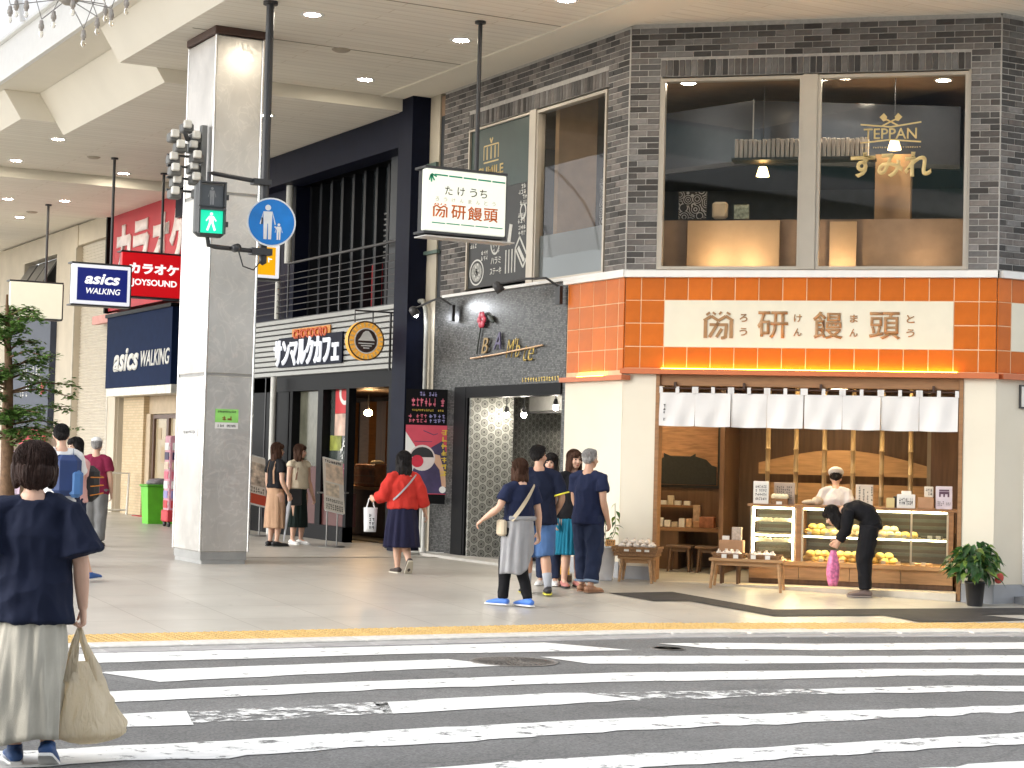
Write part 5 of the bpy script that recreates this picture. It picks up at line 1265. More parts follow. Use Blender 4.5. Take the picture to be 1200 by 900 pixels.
q = Vector((13.6, 24.6, 2.88)); t = thing("fill_lamp", "plain ceiling lamp added to light the dark mosaic shop", "lamp", q); MB().lathe(q, [(0, -.01), (.12, -.01), (.12, .0)], 16).build("lens", glow("jewel_fill_glow", "fff4e4", 30), t); MB().lathe(q, [(.122, .0), (.122, -.015), (.14, -.012), (.14, 0)], 16, cap=False).build("ring", trim_m, t)  # added lamp that lifts the dim patterned back wall
# two black arm spotlights on the white ledge
def arm_spot(u0, z0, u1, z1, ws, label, lit):
    q = FS.p(u1, .03, z1); t = thing("arm_spotlight", label, "spotlight", q)
    mb = MB(); mb.tube([FS.p(u1, 0.05, z1), FS.p(u1-.05, .25, z1+.12), FS.p((u0+u1)/2, ws*.7, (z0+z1)/2+.12), FS.p(u0, ws, z0+.05)], .016, 8); mb.build("arm", black_m, t)
    mb = MB(); FS.box(mb, u1-.06, u1+.06, 0.054, .1, z1-.22, z1+.02); mb.build("wall_bracket", black_m, t)
    c = FS.p(u0, ws, z0); MB().lathe(c, [(.03, .09), (.06, 0.06), (.065, -.06), (.055, -.06), (.05, 0)], 14, ax=(-.5, .25, .8)).build("lamp_head", mat("spot_housing", (.05, .05, .055), .35), t)
    if lit: MB().ell(c+Vector((.02, -.01, -.045)), (.035, .035, .035)).build("lens", glow("spot_glow", "f4f8ff", 40), t)
    return t
arm_spot(-25.2, 3.78, -24.5, 3.84, .35, "black arm spotlight with a lit head at the left end of the dark mosaic wall", True)
arm_spot(-22.45, 3.95, -21.36, 3.9, .4, "black arm spotlight beside the left edge of the orange tiles", False)
sp = bpy.data.lights.new("mosaic_spot", 'SPOT'); sp.energy = 4; sp.spot_size = R(38); sp.spot_blend = .6; sp.color = (.92, .96, 1); sp.shadow_soft_size = .03
spo = bpy.data.objects.new("mosaic_spot", sp); COL.objects.link(spo); pS = FS.p(-24.95, .6, 3.9); spo.location = pS; spo.rotation_euler = (FS.p(-23.7, 0, 3.6)-pS).to_track_quat('-Z', 'Y').to_euler()

# ------------------------------------------------------------------ plaster strip with rain pipe
pl = mat("old_plaster", (.5, .45, .36), .8, nvar=.14, nscale=2, bump=.1)
t = thing("plaster_pillar", "narrow grey beige plaster pillar with a rain pipe beside the dark mosaic shop", "pillar", (XL, 25.4, .2))
mb = MB(); FS.box(mb, -25.56, -25.225, -.3, 0.0, 0.1, 7.1); mb.build("plaster_strip", pl, t)
mb = MB(); mb.tube([FS.p(-25.56, .1, 3.98), FS.p(-25.45, .1, 3.98), FS.p(-25.36, .09, 3.85), FS.p(-25.34, .08, 3.6), FS.p(-25.32, .08, .25)], .035, 8); mb.build("rain_pipe", mat("pipe_grey", (.34, .34, .31), .5), t)
mb = MB(); FS.box(mb, -25.56, -25.23, .003, .05, 6.0, 6.06); FS.box(mb, -25.56, -25.23, .003, .05, 5.55, 5.6); FS.box(mb, -25.56, -25.1, .003, .06, 4.68, 4.73); mb.build("pipe_clamp", mat("clamp_green", (.1, .15, .13), .5), t)

# ------------------------------------------------------------------ cafe with dark blue frame
nav = mat("navy_frame", (.006, .008, .02), .5, nvar=.15, spec=.1)
cf = thing("cafe_building", "dark blue framed cafe front with barred upper windows, railing and a louvred sign", "cafe", (XL, 30, .2))
mb = MB(); FS.box(mb, -26.05, -25.56, -.1, .3, .1, 7.09); mb.build("frame_pillar", nav, cf)
mb = MB(); FS.box(mb, -36.8, -26.052, -.1, .3, 6.36, 6.89); mb.build("frame_beam", nav, cf)
mb = MB(); FS.wallholes(mb, -36.8, -25.56, -.6, -.5, .1, 7.0, [(-31.5, -26.6, .21, 2.75)]); mb.build("back_wall", blk, cf)
mb = MB(); FS.box(mb, -36.8, -30.95, -.45, 0, 4.02, 6.36); FS.box(mb, -26.6, -26.055, -.45, .02, .2, 6.36); mb.build("side_panel", nav, cf)
mb = MB(); FS.box(mb, -30.95, -26.6, -.49, -.3, 4.0, 4.06); mb.build("window_ledge", nav, cf)
mull = mat("mullion_dark", (.012, .013, .016), .4, spec=.2)
paned = mat("dark_pane", (.03, .037, .042), .08, nvar=.3, nscale=1.5, spec=.6)
nP = 9; du = (30.9-26.65)/nP
for i in range(nP+1): mb = MB(); FS.box(mb, -30.93+i*du, -30.93+i*du+.09, -.45, -.25, 4.06, 6.36); mb.build("mullion", mull, cf)
for i in range(nP): mb = MB(); FS.box(mb, -30.84+i*du, -30.93+(i+1)*du, -.4, -.39, 4.06, 6.36); mb.build("pane", paned, cf)
redb = mat("banner_red", (.3, .012, .02), .6)
for i, (u, w_) in enumerate(((-28.42, .42), (-27.72, .36), (-27.22, .36), (-28.75, .1))):
    mb = MB(); FS.box(mb, u, u+w_, -.38, -.37, 4.06, 4.78); bn = mb.build("red_banner", redb, cf)
    if w_ > .2: scribble(FS, u+.05, u+w_-.05, 4.1, 4.6, -.37, chalk, bn, 2, 2, 40+i)
mb = MB()
for k in range(9): FS.box(mb, -28.3, -26.8, -.385, -.38, 4.86+k*.09, 4.885+k*.09)
mb.build("blind_slats", mat("blind_grey", (.25, .25, .25), .5), cf)
rail = mat("rail_steel", (.06, .06, .062), .4, metal=.5)
mb = MB(); mb.tube([FS.p(-30.9, .12, 4.97), FS.p(-26.2, .12, 4.97)], .025, 8); mb.build("handrail", rail, cf)
for k in range(7): MB().tube([FS.p(-33.5, .12, 4.12+k*.11), FS.p(-26.2, .12, 4.12+k*.11)], .009, 6).build("railing_bar", rail, cf)
for u in (-30.9, -28.6, -26.3): MB().tube([FS.p(u, .12, 4.02), FS.p(u, .12, 4.97)], .018, 6).build("railing_post", rail, cf)
pw = mat("post_white", (.55, .55, .52), .4)
MB().tube([FS.p(-31.0, .1, 4.98), FS.p(-31.0, .1, 6.4)], .07, 8).build("drain_pipe", pw, cf); MB().tube([FS.p(-31.45, .1, 4.02), FS.p(-31.45, .1, 4.72)], .05, 8).build("drain_pipe", pw, cf)
# louvred sign
mb = MB(); FS.box(mb, -34.5, -26.5, -.2, .02, 2.99, 4.02); mb.build("sign_backing", mat("sign_backing_dark", (.1, .1, .1), .6), cf)
lv = mat("louvre_white", (.34, .34, .32), .35, metal=.2, nvar=.05)
for k in range(11): mb = MB(); z = 3.0+k*.093; FS.box(mb, -34.5, -26.5, .021, .075, z, z+.064); mb.build("louvre", lv, cf)
mb = MB(); FS.box(mb, -31.3, -28.45, .08, .11, 3.14, 3.66); lb = mb.build("letter_backing", nav, cf)
neonw = glow("letter_white", "f4f8ff", .16)
text(FS, "サンマルクカフェ", -31.45, -28.55, 3.16, 3.64, .112, neonw, lb, .03, .03)
mb = MB(); FS.box(mb, -30.7, -29.0, .08, .1, 3.6, 3.8); ob = mb.build("letter_backing", mat("orange_backing", (.6, .25, .05), .5), cf)
text(FS, "CHOCOCRO", -30.6, -29.1, 3.62, 3.78, .102, mat("letter_orange_red", (.55, .09, .02), .4), ob, .02, .03)
FY = lambda y: Fr((0, y, 0), (1, 0, 0), (0, -1, 0))
rs = thing("round_sign", "round gold ringed hanging cafe sign with a white mountain emblem on brown", "sign", (11.62, 26.3, 3.38))
fq = FY(26.25)
MB().lathe((11.62, 26.3, 3.38), [(0, -.06), (.3, -.06), (.3, .06), (0, .06)], 36, ax=(0, -1, 0), smooth=False).build("disc", mat("sign_gold", (.62, .33, .06), .4, emit=(hexc("ffb03a"), .1)), rs)
ringb(fq, 11.62, 3.38, .305, .305, .08, .012, mat("ring_brown", (.1, .05, .02), .5), rs, 36, "ring"); ringb(fq, 11.62, 3.38, .2, .2, .1, .012, MATS["paper_white"], rs, 36, "ring")
MB().lathe((11.62, 26.24, 3.38), [(0, -.004), (.18, -.004), (.18, .004), (0, .004)], 30, ax=(0, -1, 0), smooth=False).build("emblem_ground", mat("emblem_brown", (.05, .025, .02), .5), rs)
mb = MB()
mb.add([fq.p(11.62+a, .025, 3.38+z) for a, z in ((-.14, .0), (-.1, .05), (-.06, .12), (-.02, .15), (.03, .15), (.07, .11), (.11, .04), (.14, .0))], [tuple(range(8))])
for k, hw in enumerate((.13, .09, .05)): fq.box(mb, 11.62-hw, 11.62+hw, .02, .025, 3.33-k*.035, 3.347-k*.035)
mb.build("emblem", MATS["paper_white"], rs)
mb = MB()
for i in range(22):
    a = 2*math.pi*i/22; p = fq.p(11.62+.25*math.cos(a), .016, 3.38+.25*math.sin(a)); mb.box(p, (.022, .006, .06), Matrix.Rotation(-(a-math.pi/2), 3, 'Y'))
mb.build("lettering", mat("ring_letter", (.75, .6, .3), .4), rs)
mb = MB(); mb.tube([(11.45, 26.3, 3.66), (11.45, 26.3, 3.84), (12.25, 26.3, 3.84)], .014, 6); mb.tube([(11.75, 26.3, 3.67), (11.75, 26.3, 3.84)], .012, 6); mb.tube([(12.05, 26.3, 3.84), (12.05, 26.3, 2.95)], .02, 6); mb.build("bracket", black_m, rs)
# ground floor of the cafe
maroon = mat("maroon_panel", (.075, .02, .018), .4, nvar=.15)
mb = MB(); FS.box(mb, -34.5, -26.55, -.35, 0.02, 2.72, 2.985); FS.box(mb, -32.5, -31.0, -.3, 0, .2, 2.72); FS.box(mb, -30.9, -30.78, -.3, .02, .2, 2.72); FS.box(mb, -29.62, -29.4, -.3, .02, .2, 2.72); FS.box(mb, -28.4, -28.28, -.1, .03, .2, 2.72); FS.box(mb, -26.75, -26.6, -.1, .02, .2, 2.72)
mb.build("door_frame", blk, cf)
mb = MB(); FS.box(mb, -30.78, -29.62, -.2, -.02, .45, 1.42); FS.box(mb, -29.4, -28.4, -.2, -.02, .45, 1.0); mb.build("base_panel", maroon, cf)
mb = MB(); FS.box(mb, -32.4, -28.28, -.1, .03, .2, .448); mb.build("base_kick", blk, cf)
mb = MB(); FS.box(mb, -30.78, -29.62, -.15, -.13, 1.422, 2.72); wpane = mb.build("window_pane", mat("curtained_pane", (.1, .1, .075), .12, nvar=.5, nscale=2, spec=.6), cf)
mb = MB(); FS.box(mb, -29.4, -28.4, -.15, -.13, 1.002, 2.72); rp = mb.build("poster_window", mat("poster_pane", (.05, .06, .055), .15, spec=.6), cf)
def flat(fr, u0, u1, z0, z1, w_, m, parent, name="poster", d=.004):
    mb = MB(); fr.box(mb, u0, u1, w_, w_+d, z0, z1); return mb.build(name, m, parent)
f1 = flat(FS, -29.2, -28.42, 2.32, 2.72, -.128, mat("poster_red", (.5, .02, .025), .5), rp); ringb(FS, -28.8, 2.66, .24, .2, .35, -.122, chalk, f1, name="emblem")
flat(FS, -29.2, -28.45, 1.95, 2.315, -.128, mat("poster_blush", (.55, .38, .3), .5, nvar=.4, nscale=5), rp)
flat(FS, -29.38, -28.9, 1.7, 1.95, -.127, mat("poster_moss", (.22, .24, .04), .5, nvar=.5, nscale=6), rp)
f2 = flat(FS, -29.38, -28.42, 1.0, 1.48, -.126, mat("poster_wine", (.16, .012, .04), .5), rp)
scribble(FS, -28.95, -28.6, 1.05, 1.75, -.12, chalk, rp, 7, 2, 51); scribble(FS, -29.3, -29.2, 1.1, 1.45, -.12, chalk, f2, 4, 1, 52)
bars(FS, [(-28.85, 1.72, -28.75, 1.9, .04), (-28.65, 1.72, -28.75, 1.9, .04), (-28.82, 1.78, -28.68, 1.78, .03)], -.12, -.116, chalk, rp)
# doorway interior
inw = mat("cafe_inner_wall", (.1, .055, .03), .6, nvar=.3)
mb = MB(); mb.hexa([(x, y, z) for z in (.2, 2.8) for y in (27, 39) for x in (15.6, 15.7)]); mb.build("inner_wall", inw, cf)
mb = MB(); mb.hexa([(x, y, z) for z in (.15, .21) for y in (27, 39) for x in (12.95, 15.6)]); mb.hexa([(x, y, z) for z in (2.8, 2.9) for y in (27, 39) for x in (12.95, 15.6)]); mb.build("shop_shell", mat("cafe_floor", (.06, .045, .035), .5), cf)
q = Vector((13.4, 32.2, 2.79)); t = thing("fill_lamp", "warm ceiling lamp added to light the cafe doorway", "lamp", q); MB().lathe(q, [(0, -.01), (.12, -.01), (.12, .0)], 16).build("lens", glow("cafe_fill_glow", "ffd9a0", 30), t); MB().lathe(q, [(.122, .0), (.122, -.015), (.14, -.012), (.14, 0)], 16, cap=False).build("ring", trim_m, t)  # added lamp that brightens the cafe interior
for y, m_ in ((32.6, woodm), (33.6, woodd), (34.4, woodm), (35.6, woodm)): MB().box((15.4, y, 1.6), (.3, .45, 2.2)).build("wooden_screen", m_, cf)
MB().box((13.9, 31.0, .62), (.7, 3.2, .8)).build("counter_front", woodd, cf); MB().box((13.85, 31.0, 1.05), (.8, 3.3, .05)).build("counter_top", woodl, cf)
q = Vector((13.75, 30.5, 1.08)); t = thing("bread_case", "small wooden bread display case on the cafe counter seen through the doorway", "display case", q)
MB().rbox((13.75, 30.5, 1.28), (.4, .9, .4), .02).build("case", mat("case_copper", (.4, .16, .06), .4, nvar=.4, nscale=9), t)
for k in range(3): MB().box((13.54, 30.5, 1.14+k*.13), (.03, .92, .02)).build("shelf_edge", woodl, t)
MB().ell((13.7, 30.3, 1.5), (.12, .16, .05)).build("bread_loaf", bunw, t)
q = Vector((13.9, 31.2, 2.4)); t = thing("pendant_lamp", "warm glowing pendant lamp deep inside the cafe doorway", "lamp", q)
MB().ell(q, (.075, .075, .06)).build("lamp_globe", glow("cafe_lamp_glow", "ffc98a", 60), t); MB().tube([q, q+Vector((0, 0, .36))], .01, 6).build("cord", black_m, t)
MB().tube([FS.p(-31.3, .18, .2), FS.p(-31.3, .18, 2.98)], .055, 10).build("white_post", pw, cf)
flat(FS, -33.6, -31.6, .2, 2.98, .0, blk, cf, "dark_panel", .02); flat(FS, -32.1, -32.07, .2, 2.98, .021, rail, cf, "panel_joint", .01)

# ------------------------------------------------------------------ shoe shop, karaoke board, shutter, far shops
stucco = mat("beige_stucco", (.56, .5, .4), .8, nvar=.1, nscale=1.5, bump=.08)
ss = thing("shoe_shop", "shoe shop front with a navy awning sign, beige tiled porch and glass door", "shop front", (XL, 39, .2))
mb = MB(); FS.box(mb, -42.1, -36.82, -.4, -.3, .1, 7.0); mb.build("back_wall", stucco, ss)
navy = mat("awning_navy", (.008, .018, .055), .7, nvar=.12, spec=.08)
mb = MB(); FS.box(mb, -41.45, -36.82, -.3, .28, 2.97, 4.55); aw = mb.build("awning_sign", navy, ss)
mb = MB(); FS.box(mb, -41.5, -36.82, -.3, .32, 4.552, 4.63); mb.build("awning_top", blk, ss)
mb = MB(); FS.box(mb, -41.43, -36.82, -.25, .26, 2.79, 2.968); vl = mb.build("valance", mat("valance_white", (.72, .7, .64), .6, nvar=.25, nscale=7), ss)
text(FS, "asics", -40.85, -39.0, 3.32, 3.82, .282, chalk, aw, .01, .035, shear=.25); text(FS, "WALKING", -38.85, -36.9, 3.38, 3.72, .282, chalk, aw, .01, .012, shear=.2)
tilebeige = mat("beige_small_tile", (.55, .42, .25), .6)
N, L, b = nodes(tilebeige)
sep = N.new("ShaderNodeSeparateXYZ"); L.new(N["Texture Coordinate"].outputs["Object"], sep.inputs[0]); cmb = N.new("ShaderNodeCombineXYZ"); L.new(sep.outputs["Y"], cmb.inputs[0]); L.new(sep.outputs["Z"], cmb.inputs[1])
br = N.new("ShaderNodeTexBrick"); br.inputs["Scale"].default_value = 1; br.inputs["Brick Width"].default_value = .2; br.inputs["Row Height"].default_value = .06; br.inputs["Mortar Size"].default_value = .006
br.inputs["Color1"].default_value = (.58, .45, .28, 1); br.inputs["Color2"].default_value = (.5, .38, .22, 1); br.inputs["Mortar"].default_value = (.4, .32, .2, 1); L.new(cmb.outputs[0], br.inputs["Vector"]); L.new(br.outputs[0], b.inputs["Base Color"])
bp = N.new("ShaderNodeBump"); bp.inputs["Strength"].default_value = .5; bp.inputs["Distance"].default_value = .01; L.new(br.outputs["Fac"], bp.inputs["Height"]); bp.invert = True; L.new(bp.outputs[0], b.inputs["Normal"])
mb = MB(); FS.box(mb, -41.25, -39.75, -.299, -.1, .2, 2.788); mb.build("tiled_pier", tilebeige, ss)
mb = MB(); FS.box(mb, -39.75, -36.82, -.299, -.22, 2.4, 2.788); FS.box(mb, -39.75, -39.45, -.299, -.16, .2, 2.4); mb.build("porch_lining", mat("porch_tan", (.46, .36, .24), .6), ss)
drb = mat("door_brown", (.1, .05, .03), .45)
mb = MB()
for u0, u1 in ((-39.4, -39.3), (-38.45, -38.3), (-37.3, -37.2)): FS.box(mb, u0, u1, -.29, -.2, .2, 2.3)
FS.box(mb, -39.4, -37.2, -.29, -.2, 2.3, 2.38); mb.build("door_frame", drb, ss)
mb = MB(); FS.box(mb, -39.3, -38.45, -.26, -.25, .2, 2.3); FS.box(mb, -38.3, -37.3, -.26, -.25, .2, 2.3); dg_ = mb.build("glass_door", mat("door_glass_tan", (.4, .32, .2), .15, nvar=.2, nscale=1.2), ss)
flat(FS, -38.9, -38.6, 1.35, 1.7, -.248, mat("paper_tan", (.36, .27, .16), .6), dg_, "paper_notice"); flat(FS, -39.15, -38.9, 1.85, 2.1, -.248, MATS["paper_tan"], dg_, "paper_notice")
flat(FS, -39.4, -37.2, .2, .215, -.2, mat("mat_red", (.35, .03, .03), .9), ss, "door_mat", .4)
kb = thing("karaoke_board", "huge red billboard with pale katakana reading karaoke above the navy shoe shop awning", "billboard", (XL-.1, 39.5, 4.7))
redk = mat("billboard_red", (.5, .025, .04), .55, nvar=.1, nscale=1)
mb = MB(); FS.box(mb, -42.0, -36.82, -.298, .12, 4.75, 6.95); kp = mb.build("board", redk, kb)
mb = MB(); FS.box(mb, -41.8, -36.82, -.298, .3, 6.952, 7.02); FS.box(mb, -42.09, -42.003, -.298, .2, 4.7, 6.98); mb.build("board_frame", blk, kb)
palew = mat("letter_pale_red", (.85, .76, .74), .5)
for s, u in (("カ", -41.45), ("ラ", -40.15), ("オ", -38.8), ("ケ", -37.6)): text(FS, s, u, u+1.12, 5.4, 6.62, .12, palew, kp, .03, .05)
text(FS, "JOYSOUND", -41.3, -37.2, 4.85, 5.2, .12, palew, kp, .02, .03)
mb = MB(); FS.box(mb, -43.2, -41.2, .0, .14, 4.5, 4.69); solo(mb, "pink_banner", mat("banner_pink", (.62, .3, .26), .6), "faded pink strip banner under the red billboard beside the shutter", "banner", FS.p(-42.2, .07, 4.5))
sh = thing("shutter_building", "beige plaster building with a tall closed pale slatted shutter", "building", (XL, 44, .2))
mb = MB(); FS.box(mb, -42.09+.0, -41.5, -.3, -.05, .2, 4.48) ; FS.box(mb, -46.65, -45.2, -.3, 0, .1, 7.05); FS.box(mb, -45.2, -42.1, -.3, -.02, 6.55, 7.05); FS.box(mb, -42.2, -41.52, -.3, .02, .1, 4.47); mb.build("plaster_wall", stucco, sh)
mb = MB(); n = 84; vs, fs = [], []
for i in range(n+1):
    z = .2+6.34*i/n
    for k, (dz, dw) in enumerate(((0, 0), (.055, .035))):
        for u in (-45.2, -42.2): vs.append(FS.p(u, -.16+dw, z+dz))
for i in range(2*n+1): fs.append((2*i, 2*i+1, 2*i+3, 2*i+2))
mb.add(vs, fs); mb.build("shutter_slats", mat("shutter_beige", (.6, .55, .46), .45, nvar=.05), sh, kind="stuff")
mb = MB(); FS.box(mb, -45.28, -45.203, -.2, .03, .2, 6.5); FS.box(mb, -42.2, -42.1, -.2, .03, .2, 4.7); mb.build("shutter_rail", mat("rail_beige", (.5, .46, .38), .5), sh)
fs_ = thing("corner_side_shop", "beige plaster building with a dark hopper window over a navy shop panel", "building", (XL, 49, .2))
mb = MB(); FS.wallholes(mb, -53.0, -46.66, -.3, 0, 5.15, 7.05, [(-50.4, -47.1, 5.75, 6.5)]); FS.box(mb, -47.0, -46.66, -.3, -.01, .1, 5.15); FS.box(mb, -53, -51.2, -.3, 0, .1, 5.15); FS.box(mb, -62, -53.01, -.3, -.05, .1, 7.1); mb.build("plaster_wall", stucco, fs_)
mb = MB(); FS.box(mb, -50.4, -47.1, -.5, -.4, 5.75, 6.5); mb.build("window_void", blk, fs_)
mb = MB()
for u in (-50.0, -48.9, -47.9): mm_ = FS.M(u, .05, 6.1); mb.box(mm_.translation, (.9, .04, .75), mm_.to_3x3() @ Matrix.Rotation(-.55, 3, 'X'))
mb.build("hopper_sash", mat("sash_grey", (.12, .12, .12), .3), fs_)
mb = MB(); FS.box(mb, -51.15, -46.9, -.2, .15, 2.1, 5.14); npn = mb.build("navy_panel", mat("panel_navy", (.03, .04, .07), .5), fs_)
for i, (u, z, s) in enumerate(((-49.3, 3.6, .5), (-48.6, 3.5, .45), (-49.0, 3.1, .4), (-48.0, 3.6, .5), (-47.9, 3.15, .45), (-49.6, 3.05, .3))): scribble(FS, u-.2, u+.25, z-s*.5, z+s*.5, .152, chalk, npn, 3, 2, 60+i)
flat(FS, -47.6, -47.3, 2.95, 3.25, .152, red_ink, npn, "red_stamp", .01)
mb = MB(); FS.box(mb, -51.1, -47.0, -1.2, -1.1, .2, 2.09); mb.build("dark_interior", blk, fs_)
mb = MB(); FS.box(mb, -51.25, -51.15, -1.2, -.3, .1, 5.1); mb.build("end_wall", stucco, fs_)
flat(FS, -51.2, -49.6, .35, 1.5, .1, mat("poster_mauve", (.4, .3, .38), .6, nvar=.6, nscale=3), fs_, "poster", .02)
flat(FS, -48.3, -45.6, 1.68, 2.05, .5, redk, fs_, "red_sign", .06)
q = Vector((12.9, 48.6, 1.9)); t = thing("pendant_lamp", "tiny warm lamp in the dark shop behind the street tree", "lamp", q); MB().ell(q, (.06, .06, .06)).build("bulb", glow("cafe_lamp_glow", "ffc98a", 60), t)

# ------------------------------------------------------------------ hanging signs
gun = mat("dark_grey_paint", (.035, .036, .04), .4, nvar=.1)
def hang_sign(name, label, x0, x1, z0, z1, y, px, zc, face, lit_right=None, depth=.3, border=None):
    """ceiling hung light box: dark casing, lit face that wraps the left side"""
    xr = lit_right or x1
    t = thing(name, label, "hanging sign", (px, y, zc), "box signs hanging from the arcade ceiling")
    mb = MB(); mb.box(((x0+x1)/2+.04, y+depth/2+.03, (z0+z1)/2), (x1-x0-.0, depth-.06, z1-z0)); mb.box(((x0+xr)/2, y+depth/2, z1+.015), (xr-x0+.03, depth, .03)); mb.box(((x0+xr)/2, y+depth/2, z0-.015), (xr-x0+.03, depth, .03))
    mb.build("casing", gun, t)
    fm = MB().rbox(((x0+xr)/2, y+.06, (z0+z1)/2), (xr-x0, .12, z1-z0-.01), .01).build("lit_face", face, t)
    MB().tube([(px, y+depth/2, z1+.03), (px, y+depth/2, zc)], .028, 8).build("pole", gun, t)
    MB().lathe((px, y+depth/2, zc), [(.07, -.03), (.07, 0)], 12).build("ceiling_plate", gun, t)
    return t, fm, FY(y-.001)
inkg = mat("ink_olive", (.06, .06, .03), .5); greenp = mat("print_green", (.0, .3, .16), .5)
t, f, q = hang_sign("hanging_sign", "cream lit hanging sign with green lines and orange bun shop characters", 9.86, 10.97, 4.40, 5.17, 20.6, 10.62, 7.1, glow("sign_lit_cream", "fbfff0", .14), 10.97)
FT = FY(20.6)
for s, u in (("た", 10.12), ("け", 10.29), ("う", 10.46), ("ち", 10.6)): text(FT, s, u, u+.1, 4.86, 4.965, .001, inkg, t, .003, .005)
orl = mat("print_orange", (.66, .14, .015), .5)
rou(FT, 9.96, 10.16, 4.57, 4.75, .001, orl, t, .004)
for s, u in (("研", 10.21), ("饅", 10.44), ("頭", 10.66)): text(FT, s, u, u+.2, 4.57, 4.74, .001, orl, t, .004, .012)
for i, s in enumerate("ろうけんまんとう"): text(FT, s, 9.99+i*.112, 10.04+i*.112, 4.775, 4.825, .001, mat("print_pale_olive", (.4, .38, .25), .5), t, .002)
bars(FT, [(9.97+i*.2, 5.095-.004*i, 10.15+i*.2, 5.093-.004*i, .018) for i in range(5)]+[(9.95+i*.2, 4.505, 10.13+i*.2, 4.503, .012) for i in range(5)]+[(9.93, 5.09, 9.97, 5.02, .02), (9.93, 5.1, 9.93, 5.0, .02), (9.92, 5.09, 9.9, 5.02, .018), (9.93, 5.1, 10.0, 5.07, .02)], .001, .003, greenp, t, "green_line")
mb = MB(); FT.box(mb, 9.86, 11.1, -.3, .01, 4.33, 4.345); mb.build("lower_rail", mat("rail_white", (.6, .6, .58), .4), t)
t, f, q = hang_sign("hanging_sign", "red hanging karaoke sign with white lettering left of the steel column", 10.58, 11.85, 4.62, 5.47, 35.7, 11.41, 7.1, glow("sign_lit_red", "e0101c", .13))
FJ = FY(35.7); litw = glow("letter_lit_white", "ffffff", .2)
text(FJ, "カラオケ", 10.72, 11.73, 5.06, 5.27, .001, litw, t, .004, .05); text(FJ, "JOYSOUND", 10.78, 11.7, 4.8, 4.96, .001, litw, t, .004, .03)
t, f, q = hang_sign("hanging_sign", "blue hanging walking shoe sign with a white border, partly behind the red karaoke sign", 9.27, 10.37, 4.30, 5.05, 34.4, 10.03, 7.1, glow("sign_lit_white", "f4f6ff", .15))
FA = FY(34.4); flat(FA, 9.36, 10.31, 4.37, 4.98, .001, glow("sign_lit_blue", "1a2a8c", .08), t, "blue_field")
text(FA, "asics", 9.5, 10.17, 4.68, 4.88, .006, litw, t, .004, .03, shear=.25); text(FA, "WALKING", 9.53, 10.18, 4.5, 4.61, .006, litw, t, .004, .012, shear=.2)
t, f, q = hang_sign("hanging_sign", "blank pale cream lit hanging sign behind the street tree", 9.58, 10.71, 4.40, 5.17, 40.5, 10.37, 6.9, glow("sign_lit_pale", "fbf8e0", .13))
t, f, q = hang_sign("hanging_sign", "yellow lit hanging sign with a white border behind the round blue road sign", 9.6, 10.78, 4.38, 4.92, 27.8, 10.45, 6.9, glow("sign_lit_white", "f4f6ff", .15))
fy_ = flat(FY(27.8), 9.66, 10.71, 4.43, 4.87, .001, glow("sign_lit_yellow", "f6b400", .16), t, "yellow_field"); scribble(FY(27.8), 10.45, 10.66, 4.62, 4.82, .006, litw, t, 2, 2, 66)

# ------------------------------------------------------------------ signal pole
SX, SY = 8.04, 21.3
MBp = MB().tube([(SX, SY, 3.95), (SX, SY, 7.1)], .05, 12); MBp.lathe((SX, SY, 7.1), [(.09, -.04), (.09, 0)], 12); MBp.lathe((SX, SY, 3.95), [(.0, -.06), (.05, -.03), (.05, .0)], 12)
solo(MBp, "signal_pole", gun, "dark steel pole hanging from the ceiling beside the steel column, carrying signal and blue sign", "pole", (SX, SY, 7.1))
ps = thing("pedestrian_signal", "pedestrian traffic light showing a green walking figure in front of the steel column", "traffic light", (7.36, 21.2, 4.5))
SQ = Fr((0, 21.1, 0), (math.cos(R(8)), -math.sin(R(8)), 0), (-math.sin(R(8)), -math.cos(R(8)), 0))
u0 = 7.08/math.cos(R(8)); 
def SB(mb, a, b_, w0, w1, z0, z1): SQ.box(mb, a, b_, w0, w1, z0, z1)
SQ = Fr((7.31, 21.12, 0), (math.cos(R(8)), -math.sin(R(8)), 0), (-math.sin(R(8)), -math.cos(R(8)), 0))
mm_ = SQ.M(0, -.08, 4.49); MB().rbox(mm_.translation, (.37, .2, .65), .05, mm_.to_3x3()).build("housing", mat("signal_grey", (.06, .065, .07), .45), ps)
mb = MB(); SQ.box(mb, -.135, .135, .021, .03, 4.52, 4.77); rl = mb.build("stop_lens", mat("lens_dark", (.09, .1, .11), .2), ps)
mb = MB(); SQ.box(mb, -.135, .135, .021, .03, 4.205, 4.47); gl_ = mb.build("walk_lens", glow("signal_green", "10c79a", .3), ps)
mb = MB()
for z0 in (4.515, 4.195): 
    SQ.box(mb, -.16, -.14, .02, .1, z0, z0+.285); SQ.box(mb, .14, .16, .02, .1, z0, z0+.285); SQ.box(mb, -.16, .16, .02, .11, z0+.275, z0+.292)
mb.build("visor", MATS["signal_grey"], ps)
